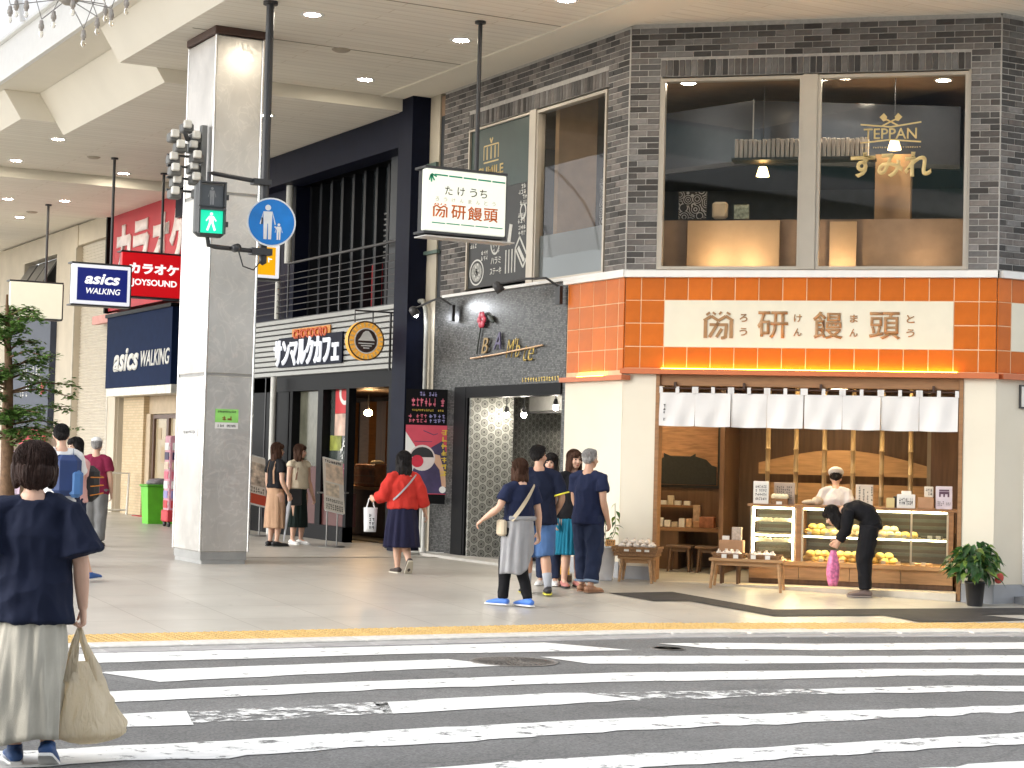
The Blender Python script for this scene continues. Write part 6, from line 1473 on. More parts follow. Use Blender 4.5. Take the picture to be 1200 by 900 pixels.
def person_icon(fr, cu, z0, h, w_, m, parent, walk=False, name="figure"):
    mb = MB(); k = h
    def P(u, z): return fr.p(cu+u*k, w_, z0+z*k)
    n = 12; mb.add([P(.085*math.cos(2*math.pi*i/n), .91+.085*math.sin(2*math.pi*i/n)) for i in range(n)], [tuple(range(n))])
    mb.add([P(-.13, .8), P(.13, .8), P(.12, .45), P(-.12, .45)], [(0, 1, 2, 3)])
    if walk:
        mb.add([P(-.12, .45), P(.0, .45), P(-.16, .0), P(-.26, .03)], [(0, 1, 2, 3)]); mb.add([P(.0, .45), P(.12, .45), P(.26, .05), P(.16, .0)], [(0, 1, 2, 3)])
        mb.add([P(-.12, .8), P(-.12, .68), P(-.26, .5), P(-.3, .56)], [(0, 1, 2, 3)]); mb.add([P(.12, .8), P(.28, .56), P(.24, .5), P(.12, .68)], [(0, 1, 2, 3)])
    else:
        mb.add([P(-.12, .45), P(-.01, .45), P(-.02, .0), P(-.11, .0)], [(0, 1, 2, 3)]); mb.add([P(.01, .45), P(.12, .45), P(.11, .0), P(.02, .0)], [(0, 1, 2, 3)])
        mb.add([P(-.13, .8), P(-.14, .72), P(-.2, .42), P(-.23, .44)], [(0, 1, 2, 3)]); mb.add([P(.13, .8), P(.23, .44), P(.2, .42), P(.14, .72)], [(0, 1, 2, 3)])
    return mb.build(name, m, parent)
person_icon(SQ, 0, 4.54, .21, .032, mat("figure_grey", (.3, .31, .32), .5), rl); person_icon(SQ, 0, 4.23, .22, .032, glow("figure_white", "eafff6", .35), gl_, True)
mb = MB()
mb.tube([(7.3, 21.2, 4.8), (7.3, 21.2, 4.93), (7.36, 21.21, 4.93), (8.0, 21.28, 4.89)], .028, 8); mb.tube([(7.3, 21.2, 4.18), (7.32, 21.2, 4.07), (7.4, 21.21, 4.06), (8.0, 21.28, 4.05)], .028, 8)
mb.box((7.98, 21.28, 4.89), (.22, .14, .07)); mb.box((8.0, 21.28, 4.05), (.26, .14, .08)); mb.lathe((7.65, 21.16, 4.06), [(.0, -.05), (.05, -.05), (.05, .05), (0, .05)], 12, ax=(0, 1, 0)); mb.build("mounting_arm", gun, ps)
MB().tube([(7.68, 21.15, 4.02), (7.75, 21.18, 3.85), (7.9, 21.22, 3.82), (8.0, 21.27, 3.93)], .009, 5).build("cable", gun, ps)
mb = MB()
for z in (4.65, 4.33): mm_ = SQ.M(.2, -.08, z); mb.box(mm_.translation, (.04, .05, .06), mm_.to_3x3())
mb.build("latch", gun, ps)
# blue shared path sign
bs = thing("road_sign", "round blue pedestrian road sign with a white adult and child on the dark pole", "road sign", (SX, 21.22, 4.41))
bq = Fr((8.1, 21.2, 0), (math.cos(R(14)), -math.sin(R(14)), 0), (-math.sin(R(14)), -math.cos(R(14)), 0))
ax = (-math.sin(R(14)), -math.cos(R(14)), 0)
MB().lathe(bq.p(0, 0, 4.41), [(0, -.012), (.295, -.012), (.295, .0), (0, 0)], 40, ax=ax, smooth=False).build("white_rim", mat("sign_white", (.8, .82, .84), .4), bs)
MB().lathe(bq.p(0, .002, 4.41), [(0, 0), (.275, 0), (.275, .003), (0, .003)], 40, ax=ax, smooth=False).build("blue_face", mat("sign_blue", (.0, .2, .66), .35), bs)
person_icon(bq, -.045, 4.2, .42, .008, MATS["sign_white"], bs); person_icon(bq, .09, 4.2, .2, .008, MATS["sign_white"], bs)
MB().tube([bq.p(.04, .008, 4.36), bq.p(.08, .008, 4.32)], .01, 5).build("joined_hands", MATS["sign_white"], bs)
MB().box((8.06, 21.24, 4.42), (.16, .04, .08)).build("clamp", gun, bs)
# floodlight cluster on the column
fc = thing("floodlight_rack", "rack of small cube floodlights bolted to the left side of the steel column", "floodlights", (7.9, 23.2, 5.3))
MB().box((7.86, 23.1, 5.3), (.07, .1, 1.05)).build("back_bar", mat("rack_grey", (.3, .3, .29), .5), fc)
lensm = mat("flood_lens", (.78, .76, .7), .3)
for (x, z) in [(7.45, 5.66), (7.64, 5.81), (7.52, 5.53), (7.73, 5.56), (7.46, 5.38), (7.73, 5.41), (7.45, 5.22), (7.73, 5.28), (7.52, 5.09), (7.73, 5.13), (7.47, 4.93), (7.75, 5.68), (7.78, 4.96)]:
    y = 23.05+random.uniform(-.12, .05)
    h = MB().rbox((x+.02, y+.1, z-.03), (.15, .16, .12), .015).build("lamp_head", mat("lamp_head_grey", (.12, .12, .115), .5, ovar=.2), fc)
    MB().rbox((x, y, z+.01), (.1, .07, .1), .012).build("lens", lensm, h)
mb = MB()
for z in (5.47, 5.33, 5.18, 5.02): mb.box((7.64, 23.2, z-.05), (.44, .05, .025))
mb.tube([(7.62, 23.15, 5.75), (7.66, 23.15, 5.64), (7.8, 23.15, 5.62)], .035, 6); mb.build("cross_bar", mat("rack_dark", (.07, .07, .07), .5), fc)

# ------------------------------------------------------------------ menu boards and poster stand
paper = mat("poster_paper", (.7, .66, .6), .5, nvar=.05)
def menu_board(label, x, y, seed, w_=.42, l=.95, ang=14, kind=0):
    z = gz(x, y); t = thing("menu_board", label, "menu board", (x, y, z))
    MB().lathe((x, y, z), [(.0, .022), (.2, .02), (.215, .0)], 24).build("base", mat("stand_steel", (.3, .3, .29), .4, metal=.7), t)
    d = Vector((math.sin(R(ang)), -math.cos(R(ang)), 0)); rr = Vector((math.cos(R(ang)), math.sin(R(ang)), 0))
    for s in (-.1, .1): MB().tube([Vector((x, y, z))+rr*s, Vector((x, y, z+.85))+rr*s], .012, 6).build("post", MATS["stand_steel"], t)
    lean = R(24); c = Vector((x, y, z+.95))
    # board leans back and is turned a little in its own plane, as the clip holds it
    upv = Vector((0, 0, 1))*math.cos(lean)-d*math.sin(lean)
    nrm = d*math.cos(lean)+Vector((0, 0, 1))*math.sin(lean)
    rot = Matrix.Rotation(R(-13), 3, nrm); r_, u_ = rot @ rr, rot @ upv
    M3 = Matrix((r_, -nrm, u_)).transposed()
    MB().rbox(c, (w_, .02, l), .004, M3).build("board", MATS["paper_white"], t)
    class Q: pass
    fr = Fr(c, rr, d)
    def P(u, wv_, zz): return c+r_*u+nrm*wv_+u_*zz
    fr.p = P
    rgk = random.Random(seed)
    def patch(u0, u1, z0, z1, m, nm="print", wv_=.0115):
        mb = MB(); fr.box(mb, u0, u1, wv_-.001, wv_, z0, z1); mb.build(nm, m, t)
    patch(-.19, .19, -.45, .45, mat("menu_cream_print", (.76, .7, .62), .5, nvar=.06, nscale=5))
    if kind == 0:
        patch(-.14, .19, .05, .36, mat("menu_parfait", (.74, .58, .44), .5, nvar=.4, nscale=11), "picture", .0125); patch(-.15, .1, -.2, .02, mat("menu_cake", (.72, .6, .46), .5, nvar=.4, nscale=14), "picture", .0125)
        scribble(fr, -.15, .15, .37, .43, .012, ink, t, 1, 9, seed); scribble(fr, -.16, .16, -.3, -.24, .012, inkg, t, 2, 9, seed+1); scribble(fr, -.16, .16, -.43, -.33, .012, inkg, t, 3, 8, seed+2)
    else:
        patch(-.17, .18, -.1, .34, mat("menu_salad", (.6, .5, .4), .5, nvar=.8, nscale=8), "picture", .0125); patch(-.19, .19, -.45, -.26, mat("menu_red", (.55, .08, .04), .5), "print", .0125); scribble(fr, -.16, .16, -.24, -.13, .012, inkg, t, 2, 7, seed)
    mb = MB(); MB().tube([Vector((x, y, z+.84))-rr*.3, Vector((x, y, z+.84))+rr*.3], .014, 6).build("cross_bar", MATS["stand_steel"], t)
    return t
menu_board("tilted menu board of parfaits on a two post steel stand before the cafe window", 11.45, 26.95, 5, .34, .92)
menu_board("tilted menu board half hidden behind the steel column near the cafe", 11.5, 30.45, 15, .36, .95, 14, 1)
px_, py_ = 12.02, 24.85
t = thing("poster_stand", "tall black poster stand with a red illustrated poster beside the dark mosaic shop", "poster stand", (px_, py_, .2))
MB().tube([(px_-.0, py_+.03, .24), (px_, py_+.03, 1.1)], .03, 8).build("post", pw, t)
mb = MB(); mb.tube([(px_-.32, py_-.12, .225), (px_+.3, py_+.16, .225)], .022, 6); mb.tube([(px_+.28, py_-.14, .225), (px_-.25, py_+.22, .225)], .022, 6); mb.tube([(px_, py_+.03, .2), (px_, py_+.03, .3)], .05, 8); mb.build("foot", pw, t)
PQ = Fr((px_, py_, 0), (.9, -.436, 0), (-.436, -.9, 0))
mb = MB(); PQ.box(mb, -.32, .33, -.03, 0, .95, 2.63); mb.build("black_board", blk, t)
pk_ = flat(PQ, -.31, .36, 1.09, 2.1, .002, mat("poster_pink_red", (.62, .07, .11), .4, nvar=.1), t, "poster", .008)
def poly(fr, pts, w_, m, parent, name="print"):
    mb = MB(); mb.add([fr.p(a, w_, z) for a, z in pts], [tuple(range(len(pts)))]); return mb.build(name, m, parent)
poly(PQ, [(-.31, 1.7), (-.31, 2.0), (-.12, 1.72), (-.2, 1.4), (-.31, 1.4)], .012, MATS["paper_white"], t)
poly(PQ, [(-.02, 1.72), (.24, 1.88), (.34, 1.5), (.34, 1.1), (-.3, 1.1), (-.25, 1.45)], .0115, mat("print_indigo", (.05, .035, .1), .5, nvar=.3), t)
MB().lathe(PQ.p(-.06, .012, 1.62), [(0, 0), (.19, 0), (.19, .002), (0, .002)], 28, ax=(-.436, -.9, 0), smooth=False).build("print", mat("print_pale", (.7, .62, .6), .5), t)
poly(PQ, [(-.06+.17*math.cos(a), 1.63+.15*math.sin(a)) for a in [math.pi*i/10 for i in range(11)]], .0165, ink, t)
MB().lathe(PQ.p(-.13, .0165, 1.57), [(0, 0), (.09, 0), (.09, .001), (0, .001)], 20, ax=(-.436, -.9, 0), smooth=False).build("print", mat("print_scarlet", (.6, .02, .05), .5), t)
poly(PQ, [(.12, 1.68), (.2, 1.66), (.29, 1.35), (.3, 1.2), (.24, 1.2), (.2, 1.45), (.1, 1.58)], .0135, mat("print_skin", (.62, .38, .25), .5), t)
MB().lathe(PQ.p(.25, .0145, 1.16), [(0, 0), (.05, 0), (.05, .001), (0, .001)], 16, ax=(-.436, -.9, 0), smooth=False).build("print", MATS["paper_white"], t)
yy = mat("print_yellow", (.7, .5, .05), .5); pkp = mat("print_rose", (.68, .15, .22), .5); vio = mat("print_violet", (.3, .28, .55), .5)
scribble(PQ, .2, .32, 1.35, 2.05, .0165, yy, t, 7, 1, 81); bars(PQ, [(-.05, 2.02, .1, 1.96, .012), (.1, 1.96, .16, 1.98, .01), (-.18, 1.86, .08, 1.86, .008)], .0105, .0115, MATS["print_indigo"], t, "print")
scribble(PQ, -.12, .14, 2.52, 2.6, .001, vio, t, 1, 6, 82); scribble(PQ, -.24, .25, 2.36, 2.52, .001, pkp, t, 1, 8, 83); scribble(PQ, -.23, .24, 2.3, 2.34, .001, yy, t, 1, 16, 84); scribble(PQ, -.28, .0, 2.13, 2.27, .001, pkp, t, 2, 5, 85); scribble(PQ, .02, .27, 2.13, 2.27, .001, vio, t, 2, 4, 86)

# ------------------------------------------------------------------ yellow floor board, bin, rack, white easel
YB = Vector((11.33, 19.75, gz(11.33, 19.75)))
t = thing("floor_sign", "yellow slanted floor sign standing behind the couple by the cream wall", "floor sign", YB)
yq = Fr(YB, (.86, -.51, 0), (-.51, -.86, 0))
mb = MB(); mb.hexa([yq.p(u, w_, z) for z, w0, w1 in ((.08, .16, .12), (.9, -.06, -.1)) for w_ in (w0, w1) for u in (-.17, .17)]); bb = mb.build("board", mat("sign_amber", (.7, .38, .03), .5, nvar=.1), t)
mb = MB(); mb.box(yq.p(0, .02, .04), (.4, .42, .07), yq.M(0, 0, 0).to_3x3()); mb.build("base", mat("base_brown", (.1, .06, .03), .6), t)
mb = MB(); mb.hexa([yq.p(u, w_, z) for z, w0, w1 in ((.2, .135, .13), (.85, -.029, -.034)) for w_ in (w0, w1) for u in (-.13, .13)]); mb.build("print", mat("print_lemon", (.75, .6, .2), .5, nvar=.4, nscale=9), t)
bp_ = Vector((11.35, 35.35, .2)); t = thing("litter_bin", "bright green tapered litter bin with a dark bag edge outside the shoe shop", "bin", bp_)
mb = MB(); mb.hexa([bp_+Vector((s*x, s*y, z)) for z, s in ((0, .86), (.72, 1)) for y in (-.22, .22) for x in (-.28, .28)]); mb.build("bin_body", mat("bin_green", (.13, .55, .03), .45), t)
mb = MB(); mb.rbox(bp_+Vector((0, 0, .735)), (.62, .5, .05), .02); mb.build("rim", mat("bin_green_dark", (.1, .42, .03), .45), t)
mb = MB(); mb.ell(bp_+Vector((0, 0, .79)), (.25, .18, .09)); mb.build("bin_bag", mat("bag_grey", (.22, .2, .22), .6, nvar=.6, nscale=12), t)
rp_ = Vector((11.3, 34.1, .2)); t = thing("magazine_rack", "tall narrow pink and red magazine rack on wheels left of the steel column", "rack", rp_)
MB().rbox(rp_+Vector((0, 0, .92)), (.4, .3, 1.56), .02).build("rack_body", mat("rack_pink", (.66, .32, .4), .5), t)
MB().rbox(rp_+Vector((0, 0, .2)), (.46, .36, .22), .02).build("rack_base", mat("rack_red", (.55, .04, .05), .5), t)
for k in range(7):
    c = ("rack_red", "print_violet", "paper_white", "print_rose", "menu_parfait", "print_indigo", "paper_white")[k]
    MB().box(rp_+Vector((0, -.165, .42+k*.18)), (.3, .02, .14)).build("magazine", MATS[c], t); MB().box(rp_+Vector((-.205, 0, .42+k*.18)), (.02, .22, .14)).build("magazine", MATS[c], t)
mb = MB()
for z in range(11): mb.box(rp_+Vector((-.203, -.153, .3+z*.13)), (.012, .012, .06)); mb.box(rp_+Vector((.203, -.153, .3+z*.13)), (.012, .012, .06))
mb.build("edge_stripe", MATS["paper_white"], t)
mb = MB()
for a in (-.17, .17):
    for c in (-.12, .12): mb.lathe(rp_+Vector((a, c, .05)), [(0, -.02), (.05, -.02), (.05, .02), (0, .02)], 10, ax=(1, 0, 0))
mb.build("castor", ink, t)
ep = Vector((11.85, 40.0, .2)); t = thing("white_easel", "white folding easel frame standing by the beige tiled porch", "easel", ep)
mb = MB(); mb.tube([ep+Vector((.3, 0, 0)), ep+Vector((.36, .1, .9)), ep+Vector((-.2, .1, .9))], .03, 6); mb.tube([ep+Vector((-.3, 0, 0)), ep+Vector((-.2, .1, .9))], .03, 6); mb.tube([ep+Vector((.31, .02, .1)), ep+Vector((-.28, .02, .1))], .025, 6); mb.build("frame", mat("easel_white", (.7, .68, .62), .5), t)

# ------------------------------------------------------------------ street tree
TX, TY = 8.25, 34.6
t = thing("street_tree", "slender street tree with feathery green leaves at the photo's left edge", "tree", (TX, TY, .2))
barkm = mat("bark", (.17, .1, .055), .85, nvar=.3, nscale=14, bump=.5, bscale=30)
mb = MB(); rg_ = random.Random(21)
mb.tube([(TX+.02, TY, .2), (TX, TY, 1.2), (TX-.03, TY+.02, 2.2), (TX-.04, TY, 3.0), (TX-.1, TY, 3.8), (TX-.12, TY, 4.4)], [.16, .125, .105, .08, .05, .02], 10)
tips = []
for i in range(46):
    z0 = rg_.uniform(1.5, 4.2); a = rg_.uniform(0, 6.283); ln = rg_.uniform(.5, 1.25)*(1.1-.12*(z0-1.5))
    p0 = Vector((TX-.03*(z0-1), TY, z0)); p2 = p0+Vector((math.cos(a)*ln, math.sin(a)*ln, rg_.uniform(-.1, .4))); p1 = p0.lerp(p2, .5)+Vector((0, 0, .12))
    mb.tube([p0, p1, p2], [.025, .016, .006], 5); tips.append((p0, p1, p2))
mb.build("trunk", barkm, t)
def leafy(name, col, ov, tr):
    """leaf surface that lets some light through"""
    m = mat(name, col, .45, nvar=.3, nscale=4, ovar=ov); N, L, b = nodes(m)
    t_ = N.new("ShaderNodeBsdfTranslucent"); x_ = N.new("ShaderNodeMixShader"); x_.inputs[0].default_value = tr
    L.new(b.inputs["Base Color"].links[0].from_socket, t_.inputs[0]); L.new(b.outputs[0], x_.inputs[1]); L.new(t_.outputs[0], x_.inputs[2]); L.new(x_.outputs[0], N["Material Output"].inputs[0])
    return m
tl = leafy("tree_leaf", (.13, .25, .06), .5, .35)
mb = MB()
for p0, p1, p2 in tips:
    for k in range(13):
        s = .25+.75*k/12; c = (p0.lerp(p1, s*2) if s < .5 else p1.lerp(p2, s*2-1))
        tw = c+Vector((rg_.uniform(-.22, .22), rg_.uniform(-.22, .22), rg_.uniform(-.12, .1)))
        d = (tw-c)
        for j in range(13):
            q = c.lerp(tw, .1+.08*j)+Vector((rg_.uniform(-.05, .05), rg_.uniform(-.05, .05), rg_.uniform(-.03, .03)))
            a = rg_.uniform(0, 6.28); l = rg_.uniform(.075, .13); dv = Vector((math.cos(a), math.sin(a), rg_.uniform(-.6, .2))).normalized(); sv = dv.cross(Vector((rg_.uniform(-.4, .4), rg_.uniform(-.4, .4), 1))).normalized()*l*.33
            mb.add([q, q+dv*l*.5+sv, q+dv*l, q+dv*l*.5-sv], [(0, 1, 2, 3)])
mb.build("crown", tl, t)
MB().lathe((TX, TY, .2), [(.55, 0), (.55, .03), (.5, .03), (.5, .005), (0, .005)], 24).build("tree_grate", iron, t)

# ------------------------------------------------------------------ spider chandelier in the open middle
EYE = Vector((0, 0, 1.65))
def nearer(v): return EYE+(Vector(v)-EYE)*0.72
hub = nearer((7.56, 28.88, 8.62))
t = thing("spider_chandelier", "wide spider chandelier of thin cables and small bulbs at the photo's top left corner", "chandelier", hub)
sock = mat("socket_grey", (.36, .33, .3), .5, metal=.3); bulbm = glass("bulb_glass", (.95, .93, .88))
MB().lathe(hub, [(0, .05), (.09, .04), (.12, -.02), (.05, -.07), (0, -.07)], 14).build("hub", sock, t)
MB().tube([hub, hub+Vector((0, 0, 4.2))], .012, 6).build("stem", sock, t)
wire = mat("wire_grey", (.25, .24, .23), .5)
me_s = MB().lathe((0, 0, 0), [(.01, .09), (.022, .08), (.025, .045), (.032, .035), (.032, 0), (.02, -.01), (.02, -.03)], 12).mesh("socket", sock); me_b = MB().lathe((0, 0, 0), [(.015, -.03), (.023, -.05), (.026, -.075), (.018, -.1), (0, -.11)], 12).mesh("bulb", bulbm)
mb = MB()
for i, p in enumerate([(6.77, 29.31, 8.36), (6.99, 29.19, 8.45), (7.21, 29.09, 8.15), (7.37, 28.99, 8.3), (7.56, 28.6, 8.44), (7.79, 28.78, 8.02), (7.97, 28.67, 8.21), (8.16, 28.57, 8.35), (8.36, 28.45, 8.54), (6.93, 29.6, 8.53), (8.3, 29.4, 8.6), (7.2, 28.2, 8.62), (7.9, 28.1, 8.62)]):
    p = nearer(p); so_ = piece("socket", me_s, t, Matrix.Translation(p))
    WM[so_] = WM[t]; b2 = bpy.data.objects.new("bulb", me_b); COL.objects.link(b2); b2.parent = so_
    mb.tube([hub, p+Vector((0, 0, .1))], .006, 5); mb.tube([p+Vector((0, 0, .1)), p+(hub-p)*.1+Vector((.25 if i % 2 else -.25, 0, .75))], .005, 5)
mb.build("cable", wire, t)

# ------------------------------------------------------------------ opposite side of the road (seen only as reflections in the windows)
ob = thing("opposite_building", "grey building across the road behind the viewer, mirrored in the shop windows", "building", (5, -9, 0))
mb = MB(); mb.hexa([(x, y, z) for z in (0, 4.2) for y in (-12, -9) for x in (-30, 45)]); mb.build("ground_floor", mat("opposite_dark", (.12, .12, .12), .6), ob)
mb = MB(); mb.hexa([(x, y, z) for z in (4.21, 5.2) for y in (-12, -8) for x in (-30, 45)]); mb.build("white_canopy", ledge_m, ob)
mb = MB(); mb.hexa([(x, y, z) for z in (5.21, 6.8) for y in (-12, -9) for x in (-30, 45)]); mb.build("teal_band", mat("opposite_teal", (.16, .3, .28), .5), ob)
mb = MB(); mb.hexa([(x, y, z) for z in (6.81, 8.6) for y in (-12, -9.2) for x in (-30, 45)]); mb.build("upper_storeys", mat("opposite_glazing", (.05, .06, .08), .3), ob)

# corner building across the junction, far left of the viewer (seen only in the upper windows)
oc = thing("junction_building", "banded building across the junction, mirrored in the upper corner windows", "building", (-24, -8, 0))
for nm, z0, z1, dx, m_ in (("lower_storeys", 0, 11.6, 0, "opposite_dark"), ("white_band", 11.61, 12.5, .6, "white_ledge"), ("teal_band", 12.51, 13.7, .2, "opposite_teal"), ("upper_storeys", 13.71, 22, 0, "opposite_glazing")):
    mb = MB(); mb.hexa([(x, y, z) for z in (z0, z1) for y in (-34, 4) for x in (-27, -22+dx)]); mb.build(nm, MATS[m_], oc)
mb = MB()
for k in range(7): mb.hexa([(x, y, z) for z in (9.2, 11.2) for y in (-30+k*5, -27+k*5) for x in (-22, -21.95)])
mb.build("window", MATS["opposite_glazing"], oc)

# ------------------------------------------------------------------ people
def skin_mat(name, col):
    m = mat(name, col, .5, nvar=.06, nscale=12); N, L, b = nodes(m)
    b.inputs["Subsurface Weight"].default_value = .15; b.inputs["Subsurface Radius"].default_value = (.02, .008, .004); b.inputs["Subsurface Scale"].default_value = .5
    return m
SK1, SK2 = skin_mat("skin_light", (.62, .38, .27)), skin_mat("skin_tan", (.52, .3, .2))
def cloth(name, col, bump=.25, sc_=350): return mat(name, col, .85, spec=.25, nvar=.1, nscale=7, bump=bump, bscale=sc_)
def hairm(name, col):
    m = mat(name, col, .6, spec=.22, nvar=.45, nscale=9, stretch=(14, 14, 1.2), bump=.9, bscale=9); return m
HB, HK, HBR, HGR = hairm("hair_brown", (.06, .026, .014)), hairm("hair_black", (.012, .010, .010)), hairm("hair_dark_brown", (.03, .014, .01)), hairm("hair_grey", (.33, .32, .31))
eye_m, lip_m, brow_m = mat("eye_dark", (.02, .014, .012), .2), mat("lips", (.42, .14, .12), .4), mat("eyebrow", (.03, .02, .016), .7)
def fold(amp, fx=9, fz=5, seed=0):
    """cloth creases: ridged noise stretched down the hang of the cloth"""
    def f(o, me):
        off = Vector((seed*3.7, seed*1.3, 0))
        co = [v.co.copy() for v in me.vertices]; no = [v.normal.copy() for v in me.vertices]
        for v, c, n in zip(me.vertices, co, no):
            q = Vector((c.x*fx, c.y*fx, c.z*fz))+off
            a = noise.noise(q); b_ = noise.noise(q*2.1+Vector((7, 0, 0)))
            v.co = c+n*amp*((1-2*abs(a))*.9+.45*b_-.3)
    return f
class Body:
    def __init__(s, name_label, pos, th, H, grp=None, skin=SK1, vox=.0095, fat=1.0, sw=.1, **k):
        s.H, s.pos, s.vox = H, Vector((pos[0], pos[1], pos[2] if len(pos) > 2 else gz(*pos[:2]))), vox
        t = R(th); s.r, s.f = Vector((math.cos(t), -math.sin(t), 0)), Vector((math.sin(t), math.cos(t), 0))
        J = dict(pel=(0, 0, .525), waist=(0, .005, .61), chest=(0, .0, .72), neck=(0, -.012, .835), head=(0, .012, .925),
                 LS=(-sw, -.008, .79), RS=(sw, -.008, .79), LE=(-.135, -.02, .63), RE=(.135, -.02, .63), LW=(-.14, .03, .49), RW=(.14, .03, .49),
                 LH=(-.05, 0, .5), RH=(.05, 0, .5), LK=(-.052, .015, .28), RK=(.052, .015, .28), LA=(-.052, -.01, .045), RA=(.052, -.01, .045), LT=(-.012, .1, 0), RT=(.012, .1, 0))
        J.update(k); s.J = J; s.fat = fat
        s.P = {n: s.w(v) for n, v in J.items() if n not in ('LT', 'RT', 'hy', 'hp', 'hands')}
        s.toe = {a: s.d(J[a+'T']) for a in 'LR'}
        s.root = thing("person", name_label, "person", s.pos, grp)
        hy, hp = R(J.get('hy', 0)), R(J.get('hp', 0))
        f2 = s.f*math.cos(hy)+s.r*math.sin(hy); s.hr = s.r*math.cos(hy)-s.f*math.sin(hy)
        s.hf = f2*math.cos(hp)+Vector((0, 0, 1))*math.sin(hp); s.hu = s.hr.cross(s.hf)
        s.HM = Matrix((s.hr, s.hf, s.hu)).transposed()
        s.body(skin)
    def w(s, v): return s.pos+(s.r*v[0]+s.f*v[1]+Vector((0, 0, v[2])))*s.H
    def d(s, v): return (s.r*v[0]+s.f*v[1]+Vector((0, 0, v[2])))*s.H
    def h(s, x, y, z): return s.P['head']+(s.hr*x+s.hf*y+s.hu*z)*s.H*.94
    def he(s, mb, c, rad, rot=None): mb.ell(s.h(*c), [q*s.H*.94 for q in rad], s.HM @ rot if rot else s.HM)
    def limb(s, a, b_, c, ra, n=5):
        """points and radii along two bones with a soft joint"""
        pts, rr = [], []
        for i in range(n): t = i/(n-1)*.92; pts.append(a.lerp(b_, t))
        for i in range(n): t = .08+.92*i/(n-1); pts.append(b_.lerp(c, t))
        return pts
    def body(s, skin):
        H, P, F = s.H, s.P, s.fat; mb = MB()
        low = P['pel']-(P['waist']-P['pel']).normalized()*.05*H
        nb = P['chest'].lerp(P['neck'], .82)
        for a in 'LR': mb.loft([P['neck'].lerp(P['head'], .2), nb.lerp(P[a+'S'], .4)+(P['neck']-P['chest']).normalized()*.002*H, P[a+'S']], [.016*H, .017*H, .021*H], s.f, 12)
        tr = [(.07, .054), (.09*F, .062*F), (.078*F, .058*F), (.09*F, .062*F), (.088, .05), (.04, .036)]
        mb.loft([low, P['pel'], P['waist'], P['chest'], P['chest'].lerp(P['neck'], .68), P['neck']], [(a*H, b_*H) for a, b_ in tr], s.r)
        mb.loft([P['neck'].lerp(P['chest'], .25), P['neck'], P['neck'].lerp(P['head'], .45), P['head']], [.036*H, .031*H, .029*H, .03*H], s.r, 12)
        s.he(mb, (0, -.006, .016), (.047, .057, .052)); s.he(mb, (0, .012, -.022), (.039, .044, .054)); s.he(mb, (0, .032, -.055), (.02, .018, .018))
        s.he(mb, (0, .055, -.016), (.0085, .011, .016)); s.he(mb, (0, .062, -.024), (.010, .008, .008))
        for q in (-1, 1): s.he(mb, (q*.046, -.004, -.014), (.008, .014, .02)); s.he(mb, (q*.024, .044, -.022), (.014, .01, .013))
        for a in 'LR':
            pts = s.limb(P[a+'S'], P[a+'E'], P[a+'W'], 0)
            rr = [.033, .032, .029, .026, .0235, .0235, .0245, .0225, .019, .0155]
            mb.loft(pts, [q*H*(.5+.5*F) for q in rr], s.f, 12)
            pts = s.limb(P[a+'H'], P[a+'K'], P[a+'A'], 0); rr = [.056, .055, .048, .04, .034, .032, .034, .031, .024, .02]
            mb.loft(pts, [q*H*(.4+.6*F) for q in rr], s.r, 14)
            tv = s.toe[a]; an = P[a+'A']; un = s.r.cross(tv.normalized())*H
            mb.loft([an-tv*.25-un*.018, an-un*.012+tv*.2, an-un*.024+tv*.65, an-un*.031+tv*1.0], [(.02*H, .018*H), (.021*H, .02*H), (.023*H, .012*H), (.017*H, .007*H)], s.r, 12)
            s.hand(mb, a)
        s.obj = remeshed(mb, "body", skin, s.root, s.vox, 2)
        for q in (-1, 1):
            e = MB(); s.he(e, (q*.018, .0475, -.002), (.0085, .005, .0045)); e.build("eye", eye_m, s.root)
            e = MB(); s.he(e, (q*.019, .0495, .012), (.013, .004, .0025)); e.build("eyebrow", brow_m, s.root)
        e = MB(); s.he(e, (0, .052, -.047), (.014, .006, .0045)); e.build("mouth", lip_m, s.root)
    def hand(s, mb, a):
        H = s.H*1.02; W, E = s.P[a+'W'], s.P[a+'E']; cfg = s.J.get('hands', {}).get(a, {})
        d = (W-E).normalized(); d = (d+s.d(cfg.get('bend', (0, 0, 0)))*.6).normalized()
        sg = 1 if a == 'R' else -1
        n = -s.r*sg if 'n' not in cfg else s.d(cfg['n']).normalized()     # palm faces the thigh
        n = (n-d*n.dot(d)).normalized(); th = s.f-d*s.f.dot(d)-n*s.f.dot(n)
        if th.length < .1: th = d.cross(n)
        th.normalize(); curl = cfg.get('curl', .35)
        mb.loft([W-d*.012*H, W+d*.02*H, W+d*.052*H], [(.016*H, .011*H), (.022*H, .011*H), (.024*H, .009*H)], th, 12)
        for k, (off, ln) in enumerate(((.018, .042), (.006, .047), (-.006, .044), (-.017, .035))):
            b0 = W+d*.05*H+th*off*H; cc = curl*(1+.12*k)
            p1 = b0+(d*math.cos(cc)+n*math.sin(cc)+th*off*4).normalized()*ln*.42*H
            c2 = cc*2.1; p2 = p1+(d*math.cos(c2)+n*math.sin(c2)).normalized()*ln*.33*H
            c3 = cc*2.9; p3 = p2+(d*math.cos(c3)+n*math.sin(c3)).normalized()*ln*.25*H
            mb.loft([b0, p1, p2, p3], [.0062*H, .0056*H, .0052*H, .0045*H], th, 8)
        t0 = W+d*.012*H+th*.018*H; t1 = t0+(d*.72+th*.55+n*.35).normalized()*.026*H; t2 = t1+(d*.95+n*.4).normalized()*.022*H
        mb.loft([t0-d*.008*H, t0, t1, t2], [.009*H, .0085*H, .0065*H, .005*H], n, 8)
        s.__dict__.setdefault('grip', {})[a] = W+d*.07*H+n*.012*H
